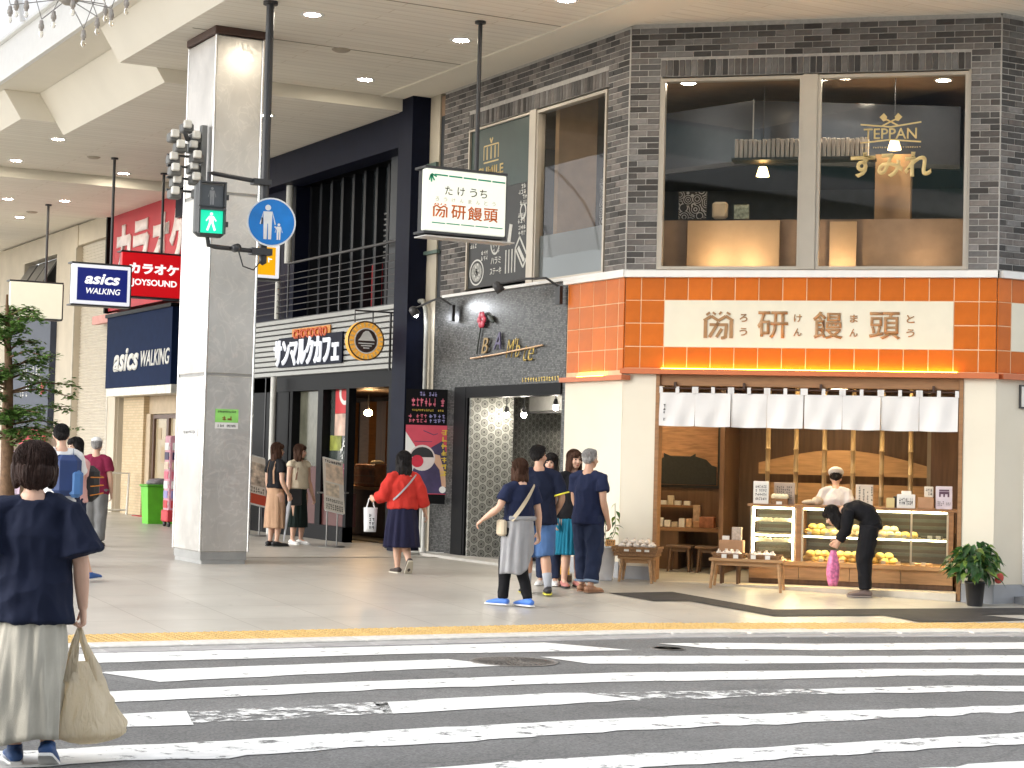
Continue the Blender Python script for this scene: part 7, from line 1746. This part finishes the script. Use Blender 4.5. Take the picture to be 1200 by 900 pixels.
    def hair(s, m, style='bob', ln=.0, vol=1.0):
        mb = MB(); e = lambda c, r_: s.he(mb, (c[0]*vol, c[1]*(vol if c[1] < 0 else 1), c[2]), (r_[0]*vol, r_[1]*(1+(vol-1)*.5), r_[2]*(1+(vol-1)*.6)))
        if style == 'short':
            e((0, -.012, .022), (.051, .058, .05)); e((0, -.028, .0), (.047, .04, .045)); e((0, .02, .05), (.038, .032, .02))
            for q in (-1, 1): e((q*.042, -.012, .006), (.011, .026, .028))
        else:
            e((0, -.012, .022), (.055, .062, .056)); e((0, -.03, -.012), (.054, .044, .06)); e((0, .034, .042), (.042, .026, .022)); e((.012, .046, .03), (.03, .014, .018))
            for q in (-1, 1): e((q*.046, -.002, -.016), (.0155, .03, .05)); e((q*.043, .014, -.022-ln*.3), (.013, .02, .045+ln*.3))
            if ln > 0:
                e((0, -.042, -.045-ln*.4), (.05, .03, .05+ln*.55))
                for q in (-1, 1): e((q*.036, -.028, -.05-ln*.5), (.024, .03, .05+ln*.5)); e((q*.044, .012, -.05-ln*.45), (.013, .02, .04+ln*.4))
        def strands(o, me):
            c0 = WM[s.root] @ s.P['head']
            for v in me.vertices:
                c = v.co-c0; a = math.atan2(c.y, c.x); v.co += v.normal*(.008*noise.noise(Vector((a*4, c.z*12, 1)))+.0065*noise.noise(Vector((a*14, c.z*9, 5)))+.004*noise.noise(Vector((a*34, c.z*10, 9))))*s.H/1.6
        # loose strands combed over the mass
        sg_ = MB(); rg = random.Random(int(s.pos.x*100)); cnt = 420 if s.vox < .007 else 150; rad = .0011 if s.vox < .007 else .0018
        for i in range(cnt):
            a = rg.uniform(0, 6.283); front = math.sin(a) > .45
            end = rg.uniform(.75, 1.0) if front else (rg.uniform(1.5, 1.9) if style == 'short' else 1.55)
            pts = []; a0 = a+rg.uniform(-.25, .25); lift = rg.uniform(1.0, 1.05)
            RX, RY, RZ = (.053, .06, .052) if style == 'short' else (.057*vol, .063*(1+(vol-1)*.5), .058*(1+(vol-1)*.6))
            for k in range(7):
                ph = .12+(end-.12)*k/6; aa = a0+(a-a0)*k/6
                pts.append(s.h(RX*lift*math.sin(ph)*math.cos(aa), -.012+RY*lift*math.sin(ph)*math.sin(aa), .021+RZ*lift*math.cos(ph)))
            if style != 'short' and not front:
                for k in range(1, 4): pts.append(s.h(RX*lift*math.cos(a)*(1-.05*k), -.014+RY*lift*math.sin(a)*(1-.06*k), .02-(.066+ln+rg.uniform(-.006, .012))*k/3))
            sg_.tube(pts, [rad]*(len(pts)-1)+[rad*.3], 4, cap=False)
        sg_.build("loose_hair", m, s.root, kind="stuff")
        return remeshed(mb, "hair", m, s.root, min(s.vox, .008), 3, strands)
    def tee(s, m, hem=.47, sleeve=.6, loose=1.1, srad=(.047, .047), name="shirt", amp=.009, hemr=None, vneck=.0, seed=1, sdrop=0):
        H, P = s.H, s.P; mb = MB(); ax = (P['waist']-P['pel']).normalized()
        hp = P['pel']+ax*(hem-.525)*H; F = s.fat
        hr = hemr or (.110*F*loose, .084*F*loose)
        pts = [hp, hp.lerp(P['waist'], .5), P['waist'], P['chest'], P['chest'].lerp(P['neck'], .62), P['chest'].lerp(P['neck'], .88)]
        rr = [hr, ((hr[0]*.6+.098*F*loose*.4), (hr[1]*.6+.074*F*loose*.4)), (.097*F*loose, .073*F*loose), (.098*F*loose, .071*F*loose), (.096, .058), (.058, .045)]
        mb.loft(pts, [(a*H, b_*H) for a, b_ in rr], s.r, 20, rnd=.12)
        for a in 'LR':
            S, E, W = P[a+'S'], P[a+'E'], P[a+'W']; inn = P['chest'].lerp(P['neck'], .9).lerp(S, .3); md = inn.lerp(S, .55)
            if sleeve <= 1: end = S.lerp(E, sleeve); path = [inn, md, S, S.lerp(E, sleeve*.5), end]; rd = [.034, .038, .041, (.042+srad[1])/2, srad[1]]
            else: end = E.lerp(W, sleeve-1); path = [inn, md, S, S.lerp(E, .5), E, end]; rd = [.034, .038, .041, srad[0], (srad[0]+srad[1])/2, srad[1]]
            if sleeve > 0: mb.loft(path, [q*H for q in rd], s.f, 14, rnd=.1)
        return remeshed(mb, name, m, s.root, s.vox, 3, fold(amp*1.35, 10, 6, seed))
    def pants(s, m, frac=1.0, top=.6, rad=(.075, .06, .047, .042), name="trousers", amp=.006, seed=2, pelr=(.097, .076)):
        H, P = s.H, s.P; mb = MB(); ax = (P['waist']-P['pel']).normalized(); F = s.fat
        mb.loft([P['pel']-ax*.045*H, P['pel'], P['pel']+ax*(top-.525)*H], [(pelr[0]*.9*H*F, pelr[1]*H*F), (pelr[0]*H*F, pelr[1]*H*F), (.08*H*F, .059*H*F)], s.r, 18, rnd=.2)
        for a in 'LR':
            h_, k, an = P[a+'H'], P[a+'K'], P[a+'A']; r0, r1, r2, r3 = [q*H for q in rad]
            if frac > 1: e = k.lerp(an, frac-1); pts = [h_+Vector((0, 0, .03*H)), h_.lerp(k, .5), k, k.lerp(e, .5), e]; rr = [r0, (r0+r1)/2, r1, r2, r3]
            else: e = h_.lerp(k, frac); pts = [h_+Vector((0, 0, .03*H)), h_.lerp(e, .5), e]; rr = [r0, (r0+r1)/2, r1]
            mb.loft(pts, rr, s.r, 16, rnd=.08)
        return remeshed(mb, name, m, s.root, s.vox, 3, fold(amp*1.6, 9, 6, seed))
    def skirt(s, m, top, bot, r0, r1, pleats=14, amp=.006, name="skirt", hemf=None, cx=(0, 0), sq=.8, crease=.004, cf=2.2):
        H = s.H; mb = MB(); nz, na = 22, 120; vs = []
        for lay_ in (1.0, .965):
            for i in range(nz+1):
                t = i/nz
                for j in range(na):
                    a = 2*math.pi*j/na; b_ = bot+(hemf(a) if hemf else 0); z = top+(b_-top)*t
                    rr = (r0+(r1-r0)*(t**.75))*lay_+amp*math.sin(a*pleats+.6*math.sin(a*3))*min(1, t*1.6)*(1+.4*math.sin(a*2+1))+crease*min(1, t*2)*((1-2*abs(noise.noise(Vector((math.cos(a)*cf, math.sin(a)*cf, t*.9+a*.1)))*1.6))+.5*(1-2*abs(noise.noise(Vector((math.cos(a)*cf*2.3, math.sin(a)*cf*2.3, t*1.7+4)))*1.6)))
                    vs.append(s.w((rr*math.cos(a)+cx[0]*t, rr*sq*math.sin(a)+cx[1]*t, z)))
        fs = []; M_ = (nz+1)*na
        for i in range(nz):
            for j in range(na):
                q = (i*na+j, i*na+(j+1) % na, (i+1)*na+(j+1) % na, (i+1)*na+j); fs.append(q); fs.append(tuple(M_+x for x in q[::-1]))
        for j in range(na): fs.append((nz*na+j, nz*na+(j+1) % na, M_+nz*na+(j+1) % na, M_+nz*na+j)); fs.append((j, (j+1) % na, M_+(j+1) % na, M_+j))
        mb.add(vs, fs, 0, True); return mb.build(name, m, s.root)
    def shoes(s, m, solem, low=False):
        H = s.H
        for a in 'LR':
            tv = s.toe[a]; an = s.P[a+'A']; t = tv.normalized(); side = s.r; un = side.cross(t)
            b0 = an-tv*.38-un*.022*H
            mb = MB(); hgt = .012 if low else .0
            mb.loft([b0+un*.004*H, an-tv*.05-un*.014*H, an+tv*.5-un*(.02+hgt*.6)*H, an+tv*1.0-un*.027*H, an+tv*1.25-un*.031*H], [(.024*H, .02*H), (.027*H, .025*H), (.03*H, .019*H), (.028*H, .014*H), (.016*H, .009*H)], side, 14, rnd=.7)
            if not low: mb.loft([an-un*.01*H, an+un*.014*H], [(.026*H, .028*H), (.024*H, .026*H)], side, 12, rnd=.1)
            sh_ = remeshed(mb, "shoe", m, s.root, min(s.vox, .008), 2)
            mb = MB(); K = [(-.5, .016), (-.42, .022), (0, .027), (.5, .032), (.95, .031), (1.25, .022), (1.38, .009)]
            base = an-un*.0435*H; up_, dn = [], []
            ring = [(x, y) for x, y in K]+[(x, -y) for x, y in K[::-1]]
            for x, y in ring: q = base+tv*x+side*y*H; up_.append(q+un*.0095*H); dn.append(q)
            n = len(ring); mb.add(dn+up_, [tuple(range(n)), tuple(range(2*n-1, n-1, -1))]+[(i, (i+1) % n, n+(i+1) % n, n+i) for i in range(n)]); so_ = mb.build("sole", solem, s.root)
    def strap(s, m, pts, wd=.02, name="strap"):
        """flat band through world points"""
        mb = MB(); P = [Vector(p) for p in pts]; n = len(P); vs = []
        c = s.P['chest']
        for i, p in enumerate(P):
            t = (P[min(i+1, n-1)]-P[max(i-1, 0)]).normalized(); o = (p-c); o.z = 0; o = (o-t*o.dot(t)).normalized(); sd = t.cross(o)*wd/2*s.H
            vs += [p+sd, p-sd, p-sd+o*.004, p+sd+o*.004]
        fs = []
        for i in range(n-1):
            for k in range(4): fs.append((4*i+k, 4*i+(k+1) % 4, 4*(i+1)+(k+1) % 4, 4*(i+1)+k))
        mb.add(vs, fs); return mb.build(name, m, s.root)
    def back_arc(s, u0, z0, u1, z1, off=.078, bulge=.02, n=9, sgn=-1):
        """points across the back (sgn -1) or front (1) of the torso"""
        out = []
        for i in range(n):
            t = i/(n-1); u = u0+(u1-u0)*t; out.append(s.w((u, sgn*(off*math.sqrt(max(.05, 1-(u/.125)**2))), z0+(z1-z0)*t)))
        return out

navyc = cloth("navy_cotton", (.007, .011, .03)); navy2 = cloth("navy_cotton_blue", (.011, .017, .05)); blackc = cloth("black_cotton", (.008, .008, .010)); linenb = cloth("beige_linen", (.5, .47, .395), .35, 260)
greyc = cloth("grey_jersey", (.3, .3, .31)); redc = cloth("red_blouse", (.52, .035, .025)); teal = cloth("teal_pleats", (.012, .16, .25)); creamk = cloth("cream_knit", (.66, .57, .43), .5, 220)
greenk = cloth("black_green", (.008, .016, .014)); tanc = cloth("tan_cotton", (.48, .3, .19)); whitec = cloth("white_cotton", (.74, .74, .74)); denim = cloth("dark_denim", (.016, .024, .055)); denimb = cloth("blue_denim", (.07, .14, .3))
pinkc = cloth("pink_blouse", (.62, .36, .34)); maroonc = cloth("maroon_cotton", (.23, .02, .06)); coatc = cloth("pale_coat", (.6, .6, .63)); strapc = mat("strap_beige", (.5, .42, .3), .7); yelt = mat("yellow_trim", (.75, .68, .05), .7)
wsole, bsole, bluesh, blksh, tansh, navsh, whish = mat("white_sole", (.74, .74, .72), .6), mat("dark_sole", (.03, .03, .03), .7), mat("blue_sneaker", (.07, .2, .62), .6, bump=.3), mat("black_sneaker", (.015, .015, .017), .6), mat("tan_sandal", (.36, .18, .1), .6), mat("navy_sneaker", (.03, .08, .22), .6), mat("white_sneaker", (.72, .72, .7), .6)

# foreground woman, walking away over the zebra stripes with a bag
p = Body("short haired woman in a navy tee and wide beige trousers carrying a plastic bag", (2.47, 9.77, 0), 15, 1.665, vox=.0065, sw=.108, fat=1.06,
         RE=(.15, -.02, .635), RW=(.162, .02, .487), LE=(-.15, -.03, .64), LW=(-.165, .03, .51), RK=(.05, .05, .28), RA=(.07, -.03, .06), RT=(.015, .095, -.045), LK=(-.045, .03, .28), LA=(-.03, .045, .045),
         hands={'R': {'curl': .85}, 'L': {'curl': .4}}, hy=-4)
p.hair(HBR, 'bob', .0, 1.24)
p.tee(navyc, .445, .86, 1.2, (.066, .078), amp=.011, hemr=(.138, .108), seed=3)
p.skirt(linenb, .58, .078, .1, .142, 5, .008, "trousers", hemf=lambda a: .014*math.cos(a+.5)+.006*math.sin(a*4), cx=(-.03, 0), sq=.82, crease=.017, cf=2.0)
p.shoes(navsh, wsole)
gp = p.grip['R']
bagm = frosted("plastic_bag_cream", (.86, .77, .6), .45); Nb, Lb, bb_ = nodes(bagm); bb_.inputs["Roughness"].default_value = .38
nb_ = Nb.new("ShaderNodeTexNoise"); nb_.inputs["Scale"].default_value = 16; nb_.inputs["Detail"].default_value = 4; nb_.inputs["Distortion"].default_value = 1.5
mpb = Nb.new("ShaderNodeMapping"); mpb.inputs["Scale"].default_value = (1.4, 1.4, .5); Lb.new(Nb["Texture Coordinate"].outputs["Object"], mpb.inputs[0]); Lb.new(mpb.outputs[0], nb_.inputs["Vector"])
bpb = Nb.new("ShaderNodeBump"); bpb.inputs["Strength"].default_value = .9; bpb.inputs["Distance"].default_value = .03; Lb.new(nb_.outputs[0], bpb.inputs["Height"]); Lb.new(bpb.outputs[0], bb_.inputs["Normal"])
t = thing("plastic_bag", "full cream plastic carrier bag hanging from the foreground woman's right hand", "carrier bag", (gp.x, gp.y, .2))
mb = MB(); na, nz = 72, 26; vs = []
for i in range(nz+1):
    v = i/nz; z = gp.z-.17-.43*v
    wx = (.05+.145*min(1, v*1.35)**.85)*(1 if v < .86 else max(.25, 1-.75*((v-.86)/.14)**2.0)); wy = (.03+.085*min(1, v*1.2)**.9)*(1 if v < .86 else max(.2, 1-.8*((v-.86)/.14)**2))
    for j in range(na):
        a = 2*math.pi*j/na; k = 1+((.16-.32*abs(math.sin(a*4.5+1.3*math.sin(a*2)+.8*v)))*(1-v)**.6+(.07-.14*abs(math.sin(a*3+5*v+2*noise.noise(Vector((math.cos(a)*1.5, math.sin(a)*1.5, v*2))))))+.05*noise.noise(Vector((math.cos(a)*2.5, math.sin(a)*2.5, v*2)))+.05*(1-2*abs(noise.noise(Vector((math.cos(a)*3.5, math.sin(a)*3.5, v*1.3+4))))))
        vs.append(Vector((gp.x+.015+.05*v+wx*k*math.cos(a), gp.y+wy*k*math.sin(a), z)))
mb.add(vs, [(i*na+j, i*na+(j+1) % na, (i+1)*na+(j+1) % na, (i+1)*na+j) for i in range(nz) for j in range(na)]+[tuple(range(nz*na, nz*na+na))], 0, True); mb.build("bag_body", bagm, t)
for dy in (-.03, .03):
    mb = MB()
    for sx in (-1, 1):
        pts = [gp+Vector((sx*.004, dy*.3, .01)), gp+Vector((sx*.022, dy*.8, -.07)), gp+Vector((.01+sx*.04, dy, -.13)), gp+Vector((.02+sx*.062, dy, -.2)), gp+Vector((.02+sx*.07, dy*.9, -.27))]
        n = len(pts); vv = []
        for i, q in enumerate(pts):
            h_ = (.006, .014, .02, .03, .04)[i]; vv += [q+Vector((h_, .004*sx, 0)), q+Vector((-h_, -.004*sx, 0)), q+Vector((-h_, -.007, 0)), q+Vector((h_, -.003, 0))]
        mb.add(vv, [(4*i+k, 4*i+(k+1) % 4, 4*i+4+(k+1) % 4, 4*i+4+k) for i in range(n-1) for k in range(4)], 0, True)
    mb.build("handle", bagm, t)

# woman in red, back view
p = Body("woman in a red blouse and navy skirt walking away with one heel raised", (9.84, 20.97), 8, 1.5, fat=1.14, LE=(-.165, .0, .63), LW=(-.215, .1, .6), RE=(.15, -.03, .63), RW=(.2, .01, .5), RK=(.04, .05, .27), RA=(.045, -.07, .1), RT=(.01, .075, -.075), LK=(-.03, .03, .28), LA=(-.02, .03, .045), hands={'L': {'curl': .9, 'bend': (0, .3, .6)}})
p.hair(HK, 'bob', .07, 1.18); p.tee(redc, .53, 1.55, 1.16, (.058, .052), "blouse", .008, (.128, .102), 0, 7)
p.skirt(cloth("navy_skirt", (.014, .014, .04)), .6, .215, .1, .145, 11, .008); p.shoes(mat("slip_on_dark", (.05, .035, .03), .7), mat("sole_cream", (.6, .55, .45), .7), True)
p.strap(mat("strap_grey", (.35, .35, .36), .7), p.back_arc(-.1, .6, .085, .81, .1), .014)
g_ = p.grip['L']; t = thing("tote_bag", "white cotton tote with dark block print hanging from the red bloused woman's left hand", "tote bag", g_+Vector((0, 0, -.3)))
q = Fr((g_.x, g_.y-.02, 0), (.95, -.3, 0), (-.3, -.95, 0)); mb = MB(); na = 24; vs = []
for i in range(9):
    v = i/8; z = g_.z-.13-.3*v
    for j in range(na): a = 2*math.pi*j/na; vs.append(q.p((.085-.01*v)*math.copysign(abs(math.cos(a))**.6, math.cos(a)), (.03+.03*math.sin(v*2.6))*math.sin(a), z))
mb.add(vs, [(i*na+j, i*na+(j+1) % na, (i+1)*na+(j+1) % na, (i+1)*na+j) for i in range(8) for j in range(na)]+[tuple(range(8*na, 9*na))], 0, True); mb.build("bag_body", whitec, t)
for w_ in (-.015, .015): MB().tube([q.p(-.05, w_, g_.z-.14), q.p(-.02, w_, g_.z-.02), q.p(0, w_, g_.z), q.p(.02, w_, g_.z-.02), q.p(.05, w_, g_.z-.14)], .007, 6).build("handle", whitec, t)
scribble(q, -.03, .05, g_.z-.4, g_.z-.2, .058, ink, t, 4, 2, 91)

# grey cardigan woman
p = Body("woman in a navy tee with a grey cardigan tied round her waist striding away", (9.63, 17.6), -4, 1.585, fat=1.03, LE=(-.165, -.01, .665), LW=(-.235, .07, .585), RE=(.145, -.015, .64), RW=(.175, .02, .5), LK=(-.06, .06, .28), LA=(-.075, .06, .05), LT=(-.045, .085, 0), RK=(.05, .03, .275), RA=(.055, -.05, .05), RT=(-.02, .098, 0), hands={'L': {'curl': .5, 'n': (0, .3, -1)}})
p.hair(HB, 'bob', .01); p.tee(navy2, .58, .62, 1.04, amp=.006, seed=11); p.pants(blackc, 1.97, .58, (.062, .048, .038, .034), amp=.006, seed=12)
p.skirt(greyc, .605, .3, .1, .112, 9, .007, "cardigan", hemf=lambda a: (-.09*math.cos(a+2.6) if math.sin(a) < .3 else .1)-.02*math.sin(a*3), cx=(-.02, -.01), sq=.86)
mb = MB(); mb.loft([p.w((x, .082*math.sqrt(max(0.02, 1-(x/.12)**2))*sg, .595)) for x, sg in ((-.1, -1), (-.06, -1), (0, -1), (.06, -1), (.1, -1))], [(.016*p.H, .012*p.H)]*5, (0, 0, 1), 8); mb.build("cardigan_sleeve", greyc, p.root)
p.shoes(bluesh, wsole); p.strap(strapc, p.back_arc(-.095, .58, .07, .82, .088), .026)
t = thing("shoulder_pouch", "cream crossbody pouch at the left hip of the grey cardigan woman", "bag", p.w((-.115, .01, .53))); MB().rbox(p.w((-.125, .015, .53)), (.07, .15, .17), .02).build("pouch", strapc, t)

# man in navy with yellow trimmed sleeves
p = Body("cropped haired man in a navy tee with yellow sleeve trim looking right", (10.36, 18.5), 20, 1.7, skin=SK2, fat=1.05, sw=.115, hy=50, LE=(-.14, .02, .64), LW=(-.12, .1, .53), RE=(.16, -.02, .64), RW=(.13, .09, .53), RK=(.055, -.01, .28), RA=(.075, -.05, .05), LK=(-.05, .04, .28), LA=(-.05, .07, .045))
p.hair(HK, 'short'); p.tee(navyc, .47, .78, 1.16, (.05, .055), amp=.007, seed=15); p.pants(denimb, 1.1, .58, (.075, .066, .062, .06), "shorts", .006, 16)
for a in 'LR':
    S, E = p.P[a+'S'], p.P[a+'E']; d_ = (E-S).normalized(); mb = MB(); c = S.lerp(E, .78); mb.loft([c-d_*.004, c+d_*.014], [.0585*p.H, .0585*p.H], p.f, 16, rnd=0); mb.build("sleeve_trim", yelt, p.root)
    K, A = p.P[a+'K'], p.P[a+'A']; mb = MB(); mb.loft([A, A.lerp(K, .3), A.lerp(K, .42)], [.025*p.H, .031*p.H, .033*p.H], p.r, 12, rnd=.1); mb.build("sock", cloth("sock_grey", (.4, .42, .46)), p.root)
p.shoes(blksh, mat("sole_yellow", (.65, .6, .08), .6))
# hidden woman between them
p = Body("black haired woman in a pale top, mostly hidden behind the man with yellow trim", (11.0, 19.35), 215, 1.56, hy=10, RE=(.13, .0, .63), LE=(-.13, .0, .63)); p.hair(HK, 'bob', .02); p.tee(cloth("pale_grey_top", (.5, .5, .52)), .5, .7, 1.08, seed=18); p.pants(denim, 1.95, .58, (.065, .05, .042, .04), seed=19); p.shoes(whish, wsole, True)
# teal skirt woman
p = Body("woman with a brown bob in a black tee and teal pleated skirt facing the road", (11.17, 19.1), 192, 1.62, hy=-12, fat=1.03, RE=(.145, -.01, .635), RW=(.15, .03, .49), LE=(-.14, .01, .64), LW=(-.12, .09, .53), LK=(-.045, .02, .28), RK=(.045, .02, .28))
p.hair(HB, 'bob', .015); p.tee(blackc, .5, .55, 1.05, amp=.006, seed=21); p.skirt(teal, .59, .235, .092, .128, 26, .0055); p.shoes(mat("sandal_pink", (.5, .2, .18), .6), bsole, True)
t = thing("shoulder_bag", "black shoulder bag hanging between the teal skirt woman and the grey haired man", "bag", p.w((-.12, .07, .5))); MB().rbox(p.w((-.12, .085, .52)), (.26, .1, .24), .04, Matrix.Rotation(.3, 3, 'Z')).build("bag_body", mat("bag_black", (.01, .01, .014), .5), t)
MB().tube([p.w((-.1, .06, .59)), p.w((-.11, .03, .7)), p.w((-.085, .01, .81))], .012, 6).build("handle", mat("bag_black", (.01, .01, .014), .5), t)
# grey haired man
p = Body("grey haired man in a navy tee and rolled dark jeans with his back half turned", (11.12, 18.66), 62, 1.66, skin=SK2, hy=12, fat=1.04, sw=.112, RE=(.135, -.03, .64), RW=(.14, .03, .5), LE=(-.13, .02, .64), LW=(-.12, .1, .52), LK=(-.05, .03, .28), LA=(-.055, .03, .045), RA=(.055, -.04, .045))
p.hair(HGR, 'short'); p.tee(navy2, .47, .6, 1.08, amp=.008, seed=23); p.pants(denim, 1.82, .58, (.075, .06, .052, .052), amp=.008, seed=24)
for a in 'LR':
    K, A = p.P[a+'K'], p.P[a+'A']; mb = MB(); c = K.lerp(A, .83); mb.loft([c, c.lerp(A, .35)], [.0545*p.H, .0545*p.H], p.r, 14, rnd=.05); mb.build("rolled_cuff", cloth("denim_inside", (.2, .26, .36)), p.root)
p.shoes(tansh, mat("sandal_sole", (.3, .16, .09), .7), True)
# pair by the cafe
p = Body("long haired woman in a black tee and tan pinafore skirt seen from her side", (10.6, 27.2), 75, 1.6, hy=25, RE=(.125, -.02, .63), RW=(.13, .06, .5), LE=(-.125, -.01, .63), vox=.011); p.hair(HB, 'bob', .06); p.tee(blackc, .56, .5, 1.02, seed=31, amp=.005); p.skirt(tanc, .62, .175, .085, .112, 8, .005); p.shoes(blksh, bsole, True)
for sx in (-.05, .05): p.strap(tanc, [p.w((sx, -.062, .6)), p.w((sx, -.07, .72)), p.w((sx, -.045, .81)), p.w((sx, .03, .815)), p.w((sx, .066, .72)), p.w((sx, .062, .6))], .016)
g_ = p.grip['R']; t = thing("umbrella", "closed pale grey umbrella held by the woman in the tan pinafore skirt", "umbrella", g_); mb = MB(); mb.tube([g_+Vector((0, 0, .06)), g_+Vector((-.04, .0, -.1)), g_+Vector((-.1, 0, -.62))], [.012, .035, .008], 8); mb.build("canopy", mat("umbrella_grey", (.55, .56, .6), .6, nvar=.2), t); MB().tube([g_+Vector((.02, 0, .1)), g_+Vector((0, 0, .05))], .012, 6).build("handle", ink, t)
t = thing("handbag", "small black handbag held at the side of the woman in the tan pinafore skirt", "bag", g_+Vector((.06, .05, -.1))); MB().rbox(g_+Vector((.08, .02, .06)), (.2, .08, .26), .02).build("bag_body", blksh, t)
p = Body("woman in a cream sleeveless knit and long black skirt beside the cafe window", (11.2, 27.75), 165, 1.59, hy=-38, RE=(.125, .0, .63), LE=(-.13, -.01, .63), LW=(-.15, .04, .48), vox=.011); p.hair(HB, 'bob', .03); p.tee(creamk, .56, .12, 1.04, (.05, .05), seed=33, amp=.005); p.skirt(greenk, .61, .17, .086, .1, 10, .004); p.shoes(whish, wsole, True)
p.strap(mat("strap_brown", (.16, .07, .04), .6), [p.w((.06, -.06, .7)), p.w((.06, -.03, .815)), p.w((.055, .05, .76)), p.w((.08, .06, .64))], .014)
# people at the left
p = Body("black haired man in a white shirt with a blue backpack walking into the arcade", (5.36, 20.1), 5, 1.71, hy=8, LE=(-.14, .02, .64), RE=(.135, .03, .65), RW=(.1, .12, .6), RK=(.12, .02, .285), RA=(.2, -.02, .05), RT=(.07, .075, 0), vox=.011); p.hair(HK, 'short'); p.tee(whitec, .47, .8, 1.1, seed=41); p.pants(denim, 1.45, .58, (.075, .06, .05, .05), seed=42); p.shoes(mat("sneaker_royal", (.02, .09, .3), .6), wsole)
t = thing("backpack", "blue backpack with lighter side panel on the white shirted man", "backpack", p.w((0, -.12, .6)))
M3 = Matrix((p.r, p.f, Vector((0, 0, 1)))).transposed(); MB().rbox(p.w((.02, -.115, .67)), (.3, .17, .44), .06, M3).build("bag_body", mat("pack_blue", (.012, .035, .13), .6), t); MB().rbox(p.w((.075, -.12, .62)), (.14, .19, .3), .04, M3).build("side_pocket", mat("pack_sky", (.05, .15, .36), .6), t)
for sx in (-.07, .07): p.strap(MATS["pack_blue"], [p.w((sx, -.07, .78)), p.w((sx, -.03, .825)), p.w((sx, .04, .8)), p.w((sx, .075, .7))], .024)
p = Body("long black haired young woman in a pink blouse with a black backpack looking left", (6.18, 22.5), -115, 1.57, hy=10, RE=(.13, .06, .65), RW=(.08, .14, .62), LE=(-.13, .06, .65), LW=(-.08, .14, .62), vox=.011); p.hair(HK, 'bob', .1); p.tee(pinkc, .5, .6, 1.08, seed=44); p.pants(denim, 1.95, .58, (.07, .055, .05, .05), seed=45); p.shoes(whish, wsole, True)
t = thing("backpack", "black backpack with orange piping on the back of the pink bloused young woman", "backpack", p.w((0, -.13, .6)))
M3 = Matrix((p.r, p.f, Vector((0, 0, 1)))).transposed(); MB().rbox(p.w((0, -.135, .64)), (.3, .22, .44), .07, M3).build("bag_body", mat("pack_black", (.02, .02, .022), .6, nvar=.3), t)
for k in range(3): MB().tube([p.w((-.09, -.08, .55+.07*k)), p.w((-.1, -.2, .57+.06*k)), p.w((0, -.215, .55+.08*k)), p.w((.1, -.19, .6+.05*k))], .008, 5).build("piping", mat("piping_orange", (.7, .25, .03), .6), t)
p = Body("person in a maroon tee and pale cap seen from behind by the shutter", (7.75, 27.1), 25, 1.6, fat=1.05, hy=10, vox=.012); p.hair(HGR, 'short'); p.tee(maroonc, .48, .65, 1.1, seed=47); p.pants(cloth("grey_slacks", (.2, .2, .2)), 1.95, .58, (.075, .06, .05, .05), seed=48); p.shoes(blksh, bsole)
mb = MB(); p.he(mb, (0, -.008, .04), (.055, .062, .042)); p.he(mb, (0, .07, .035), (.04, .04, .008)); remeshed(mb, "cap", whitec, p.root, .01, 2)
# bending customer in black
p = Body("customer dressed all in black bending over the bun counter", (14.3, 17.68), -52, 1.58, vox=.0085, hp=-38, pel=(0, -.08, .54), waist=(0, -.05, .62), chest=(0, .03, .655), neck=(0, .135, .64), head=(0, .215, .6), LS=(-.09, .095, .635), RS=(.09, .095, .635), LE=(-.08, .11, .49), LW=(-.055, .16, .41), RE=(.08, .1, .49), RW=(.05, .165, .42), LH=(-.05, -.065, .5), RH=(.05, -.065, .5), LK=(-.05, -.03, .28), RK=(.05, -.03, .28), LA=(-.052, -.045, .045), RA=(.052, -.045, .045), hands={'L': {'curl': .9}})
p.hair(HK, 'bob', .06, 1.15); p.tee(blackc, .52, 1.85, 1.02, (.046, .035), "jacket", .007, (.1, .082), 0, 51); p.pants(blackc, 1.92, .58, (.075, .06, .05, .047), amp=.006, seed=52); p.shoes(mat("sneaker_taupe", (.14, .1, .09), .7), mat("sole_taupe", (.3, .25, .22), .7))
g_ = p.grip['L']; t = thing("pink_bag", "bright pink patterned shopping bag hanging from the bending customer's hands", "bag", g_+Vector((0, 0, -.25)))
pk2 = mat("bag_pink", (.72, .2, .38), .6, nvar=.5, nscale=28); mb = MB(); vs = []; na = 20
for i in range(10):
    v = i/9
    for j in range(na): a = 2*math.pi*j/na; k = 1+.12*math.sin(a*5+v*2); vs.append(Vector((g_.x+(.035+.05*math.sin(v*2.7))*k*math.cos(a), g_.y+(.02+.035*math.sin(v*2.7))*k*math.sin(a), g_.z-.02-.42*v)))
mb.add(vs, [(i*na+j, i*na+(j+1) % na, (i+1)*na+(j+1) % na, (i+1)*na+j) for i in range(9) for j in range(na)]+[tuple(range(9*na, 10*na))], 0, True); mb.build("bag_body", pk2, t)
# shopkeeper behind the counter
q_ = FF.p(-1.95, -1.2, .19); p = Body("shopkeeper in a white cap and pale coat with head bowed behind the counter", (q_.x, q_.y, .19), 40, 1.44, hp=-30, vox=.0095, fat=1.08, head=(0, .04, .915), neck=(0, .01, .83)); p.hair(HK, 'short'); p.tee(coatc, .4, 1.8, 1.18, (.058, .05), "coat", .01, (.12, .1), 0, 55); p.pants(coatc, 1.9, .58, seed=56); p.shoes(whish, wsole)
mb = MB(); p.he(mb, (0, -.02, .05), (.075, .085, .04)); p.he(mb, (0, .03, .045), (.062, .06, .022)); remeshed(mb, "cap", whitec, p.root, .009, 2)

finalize()
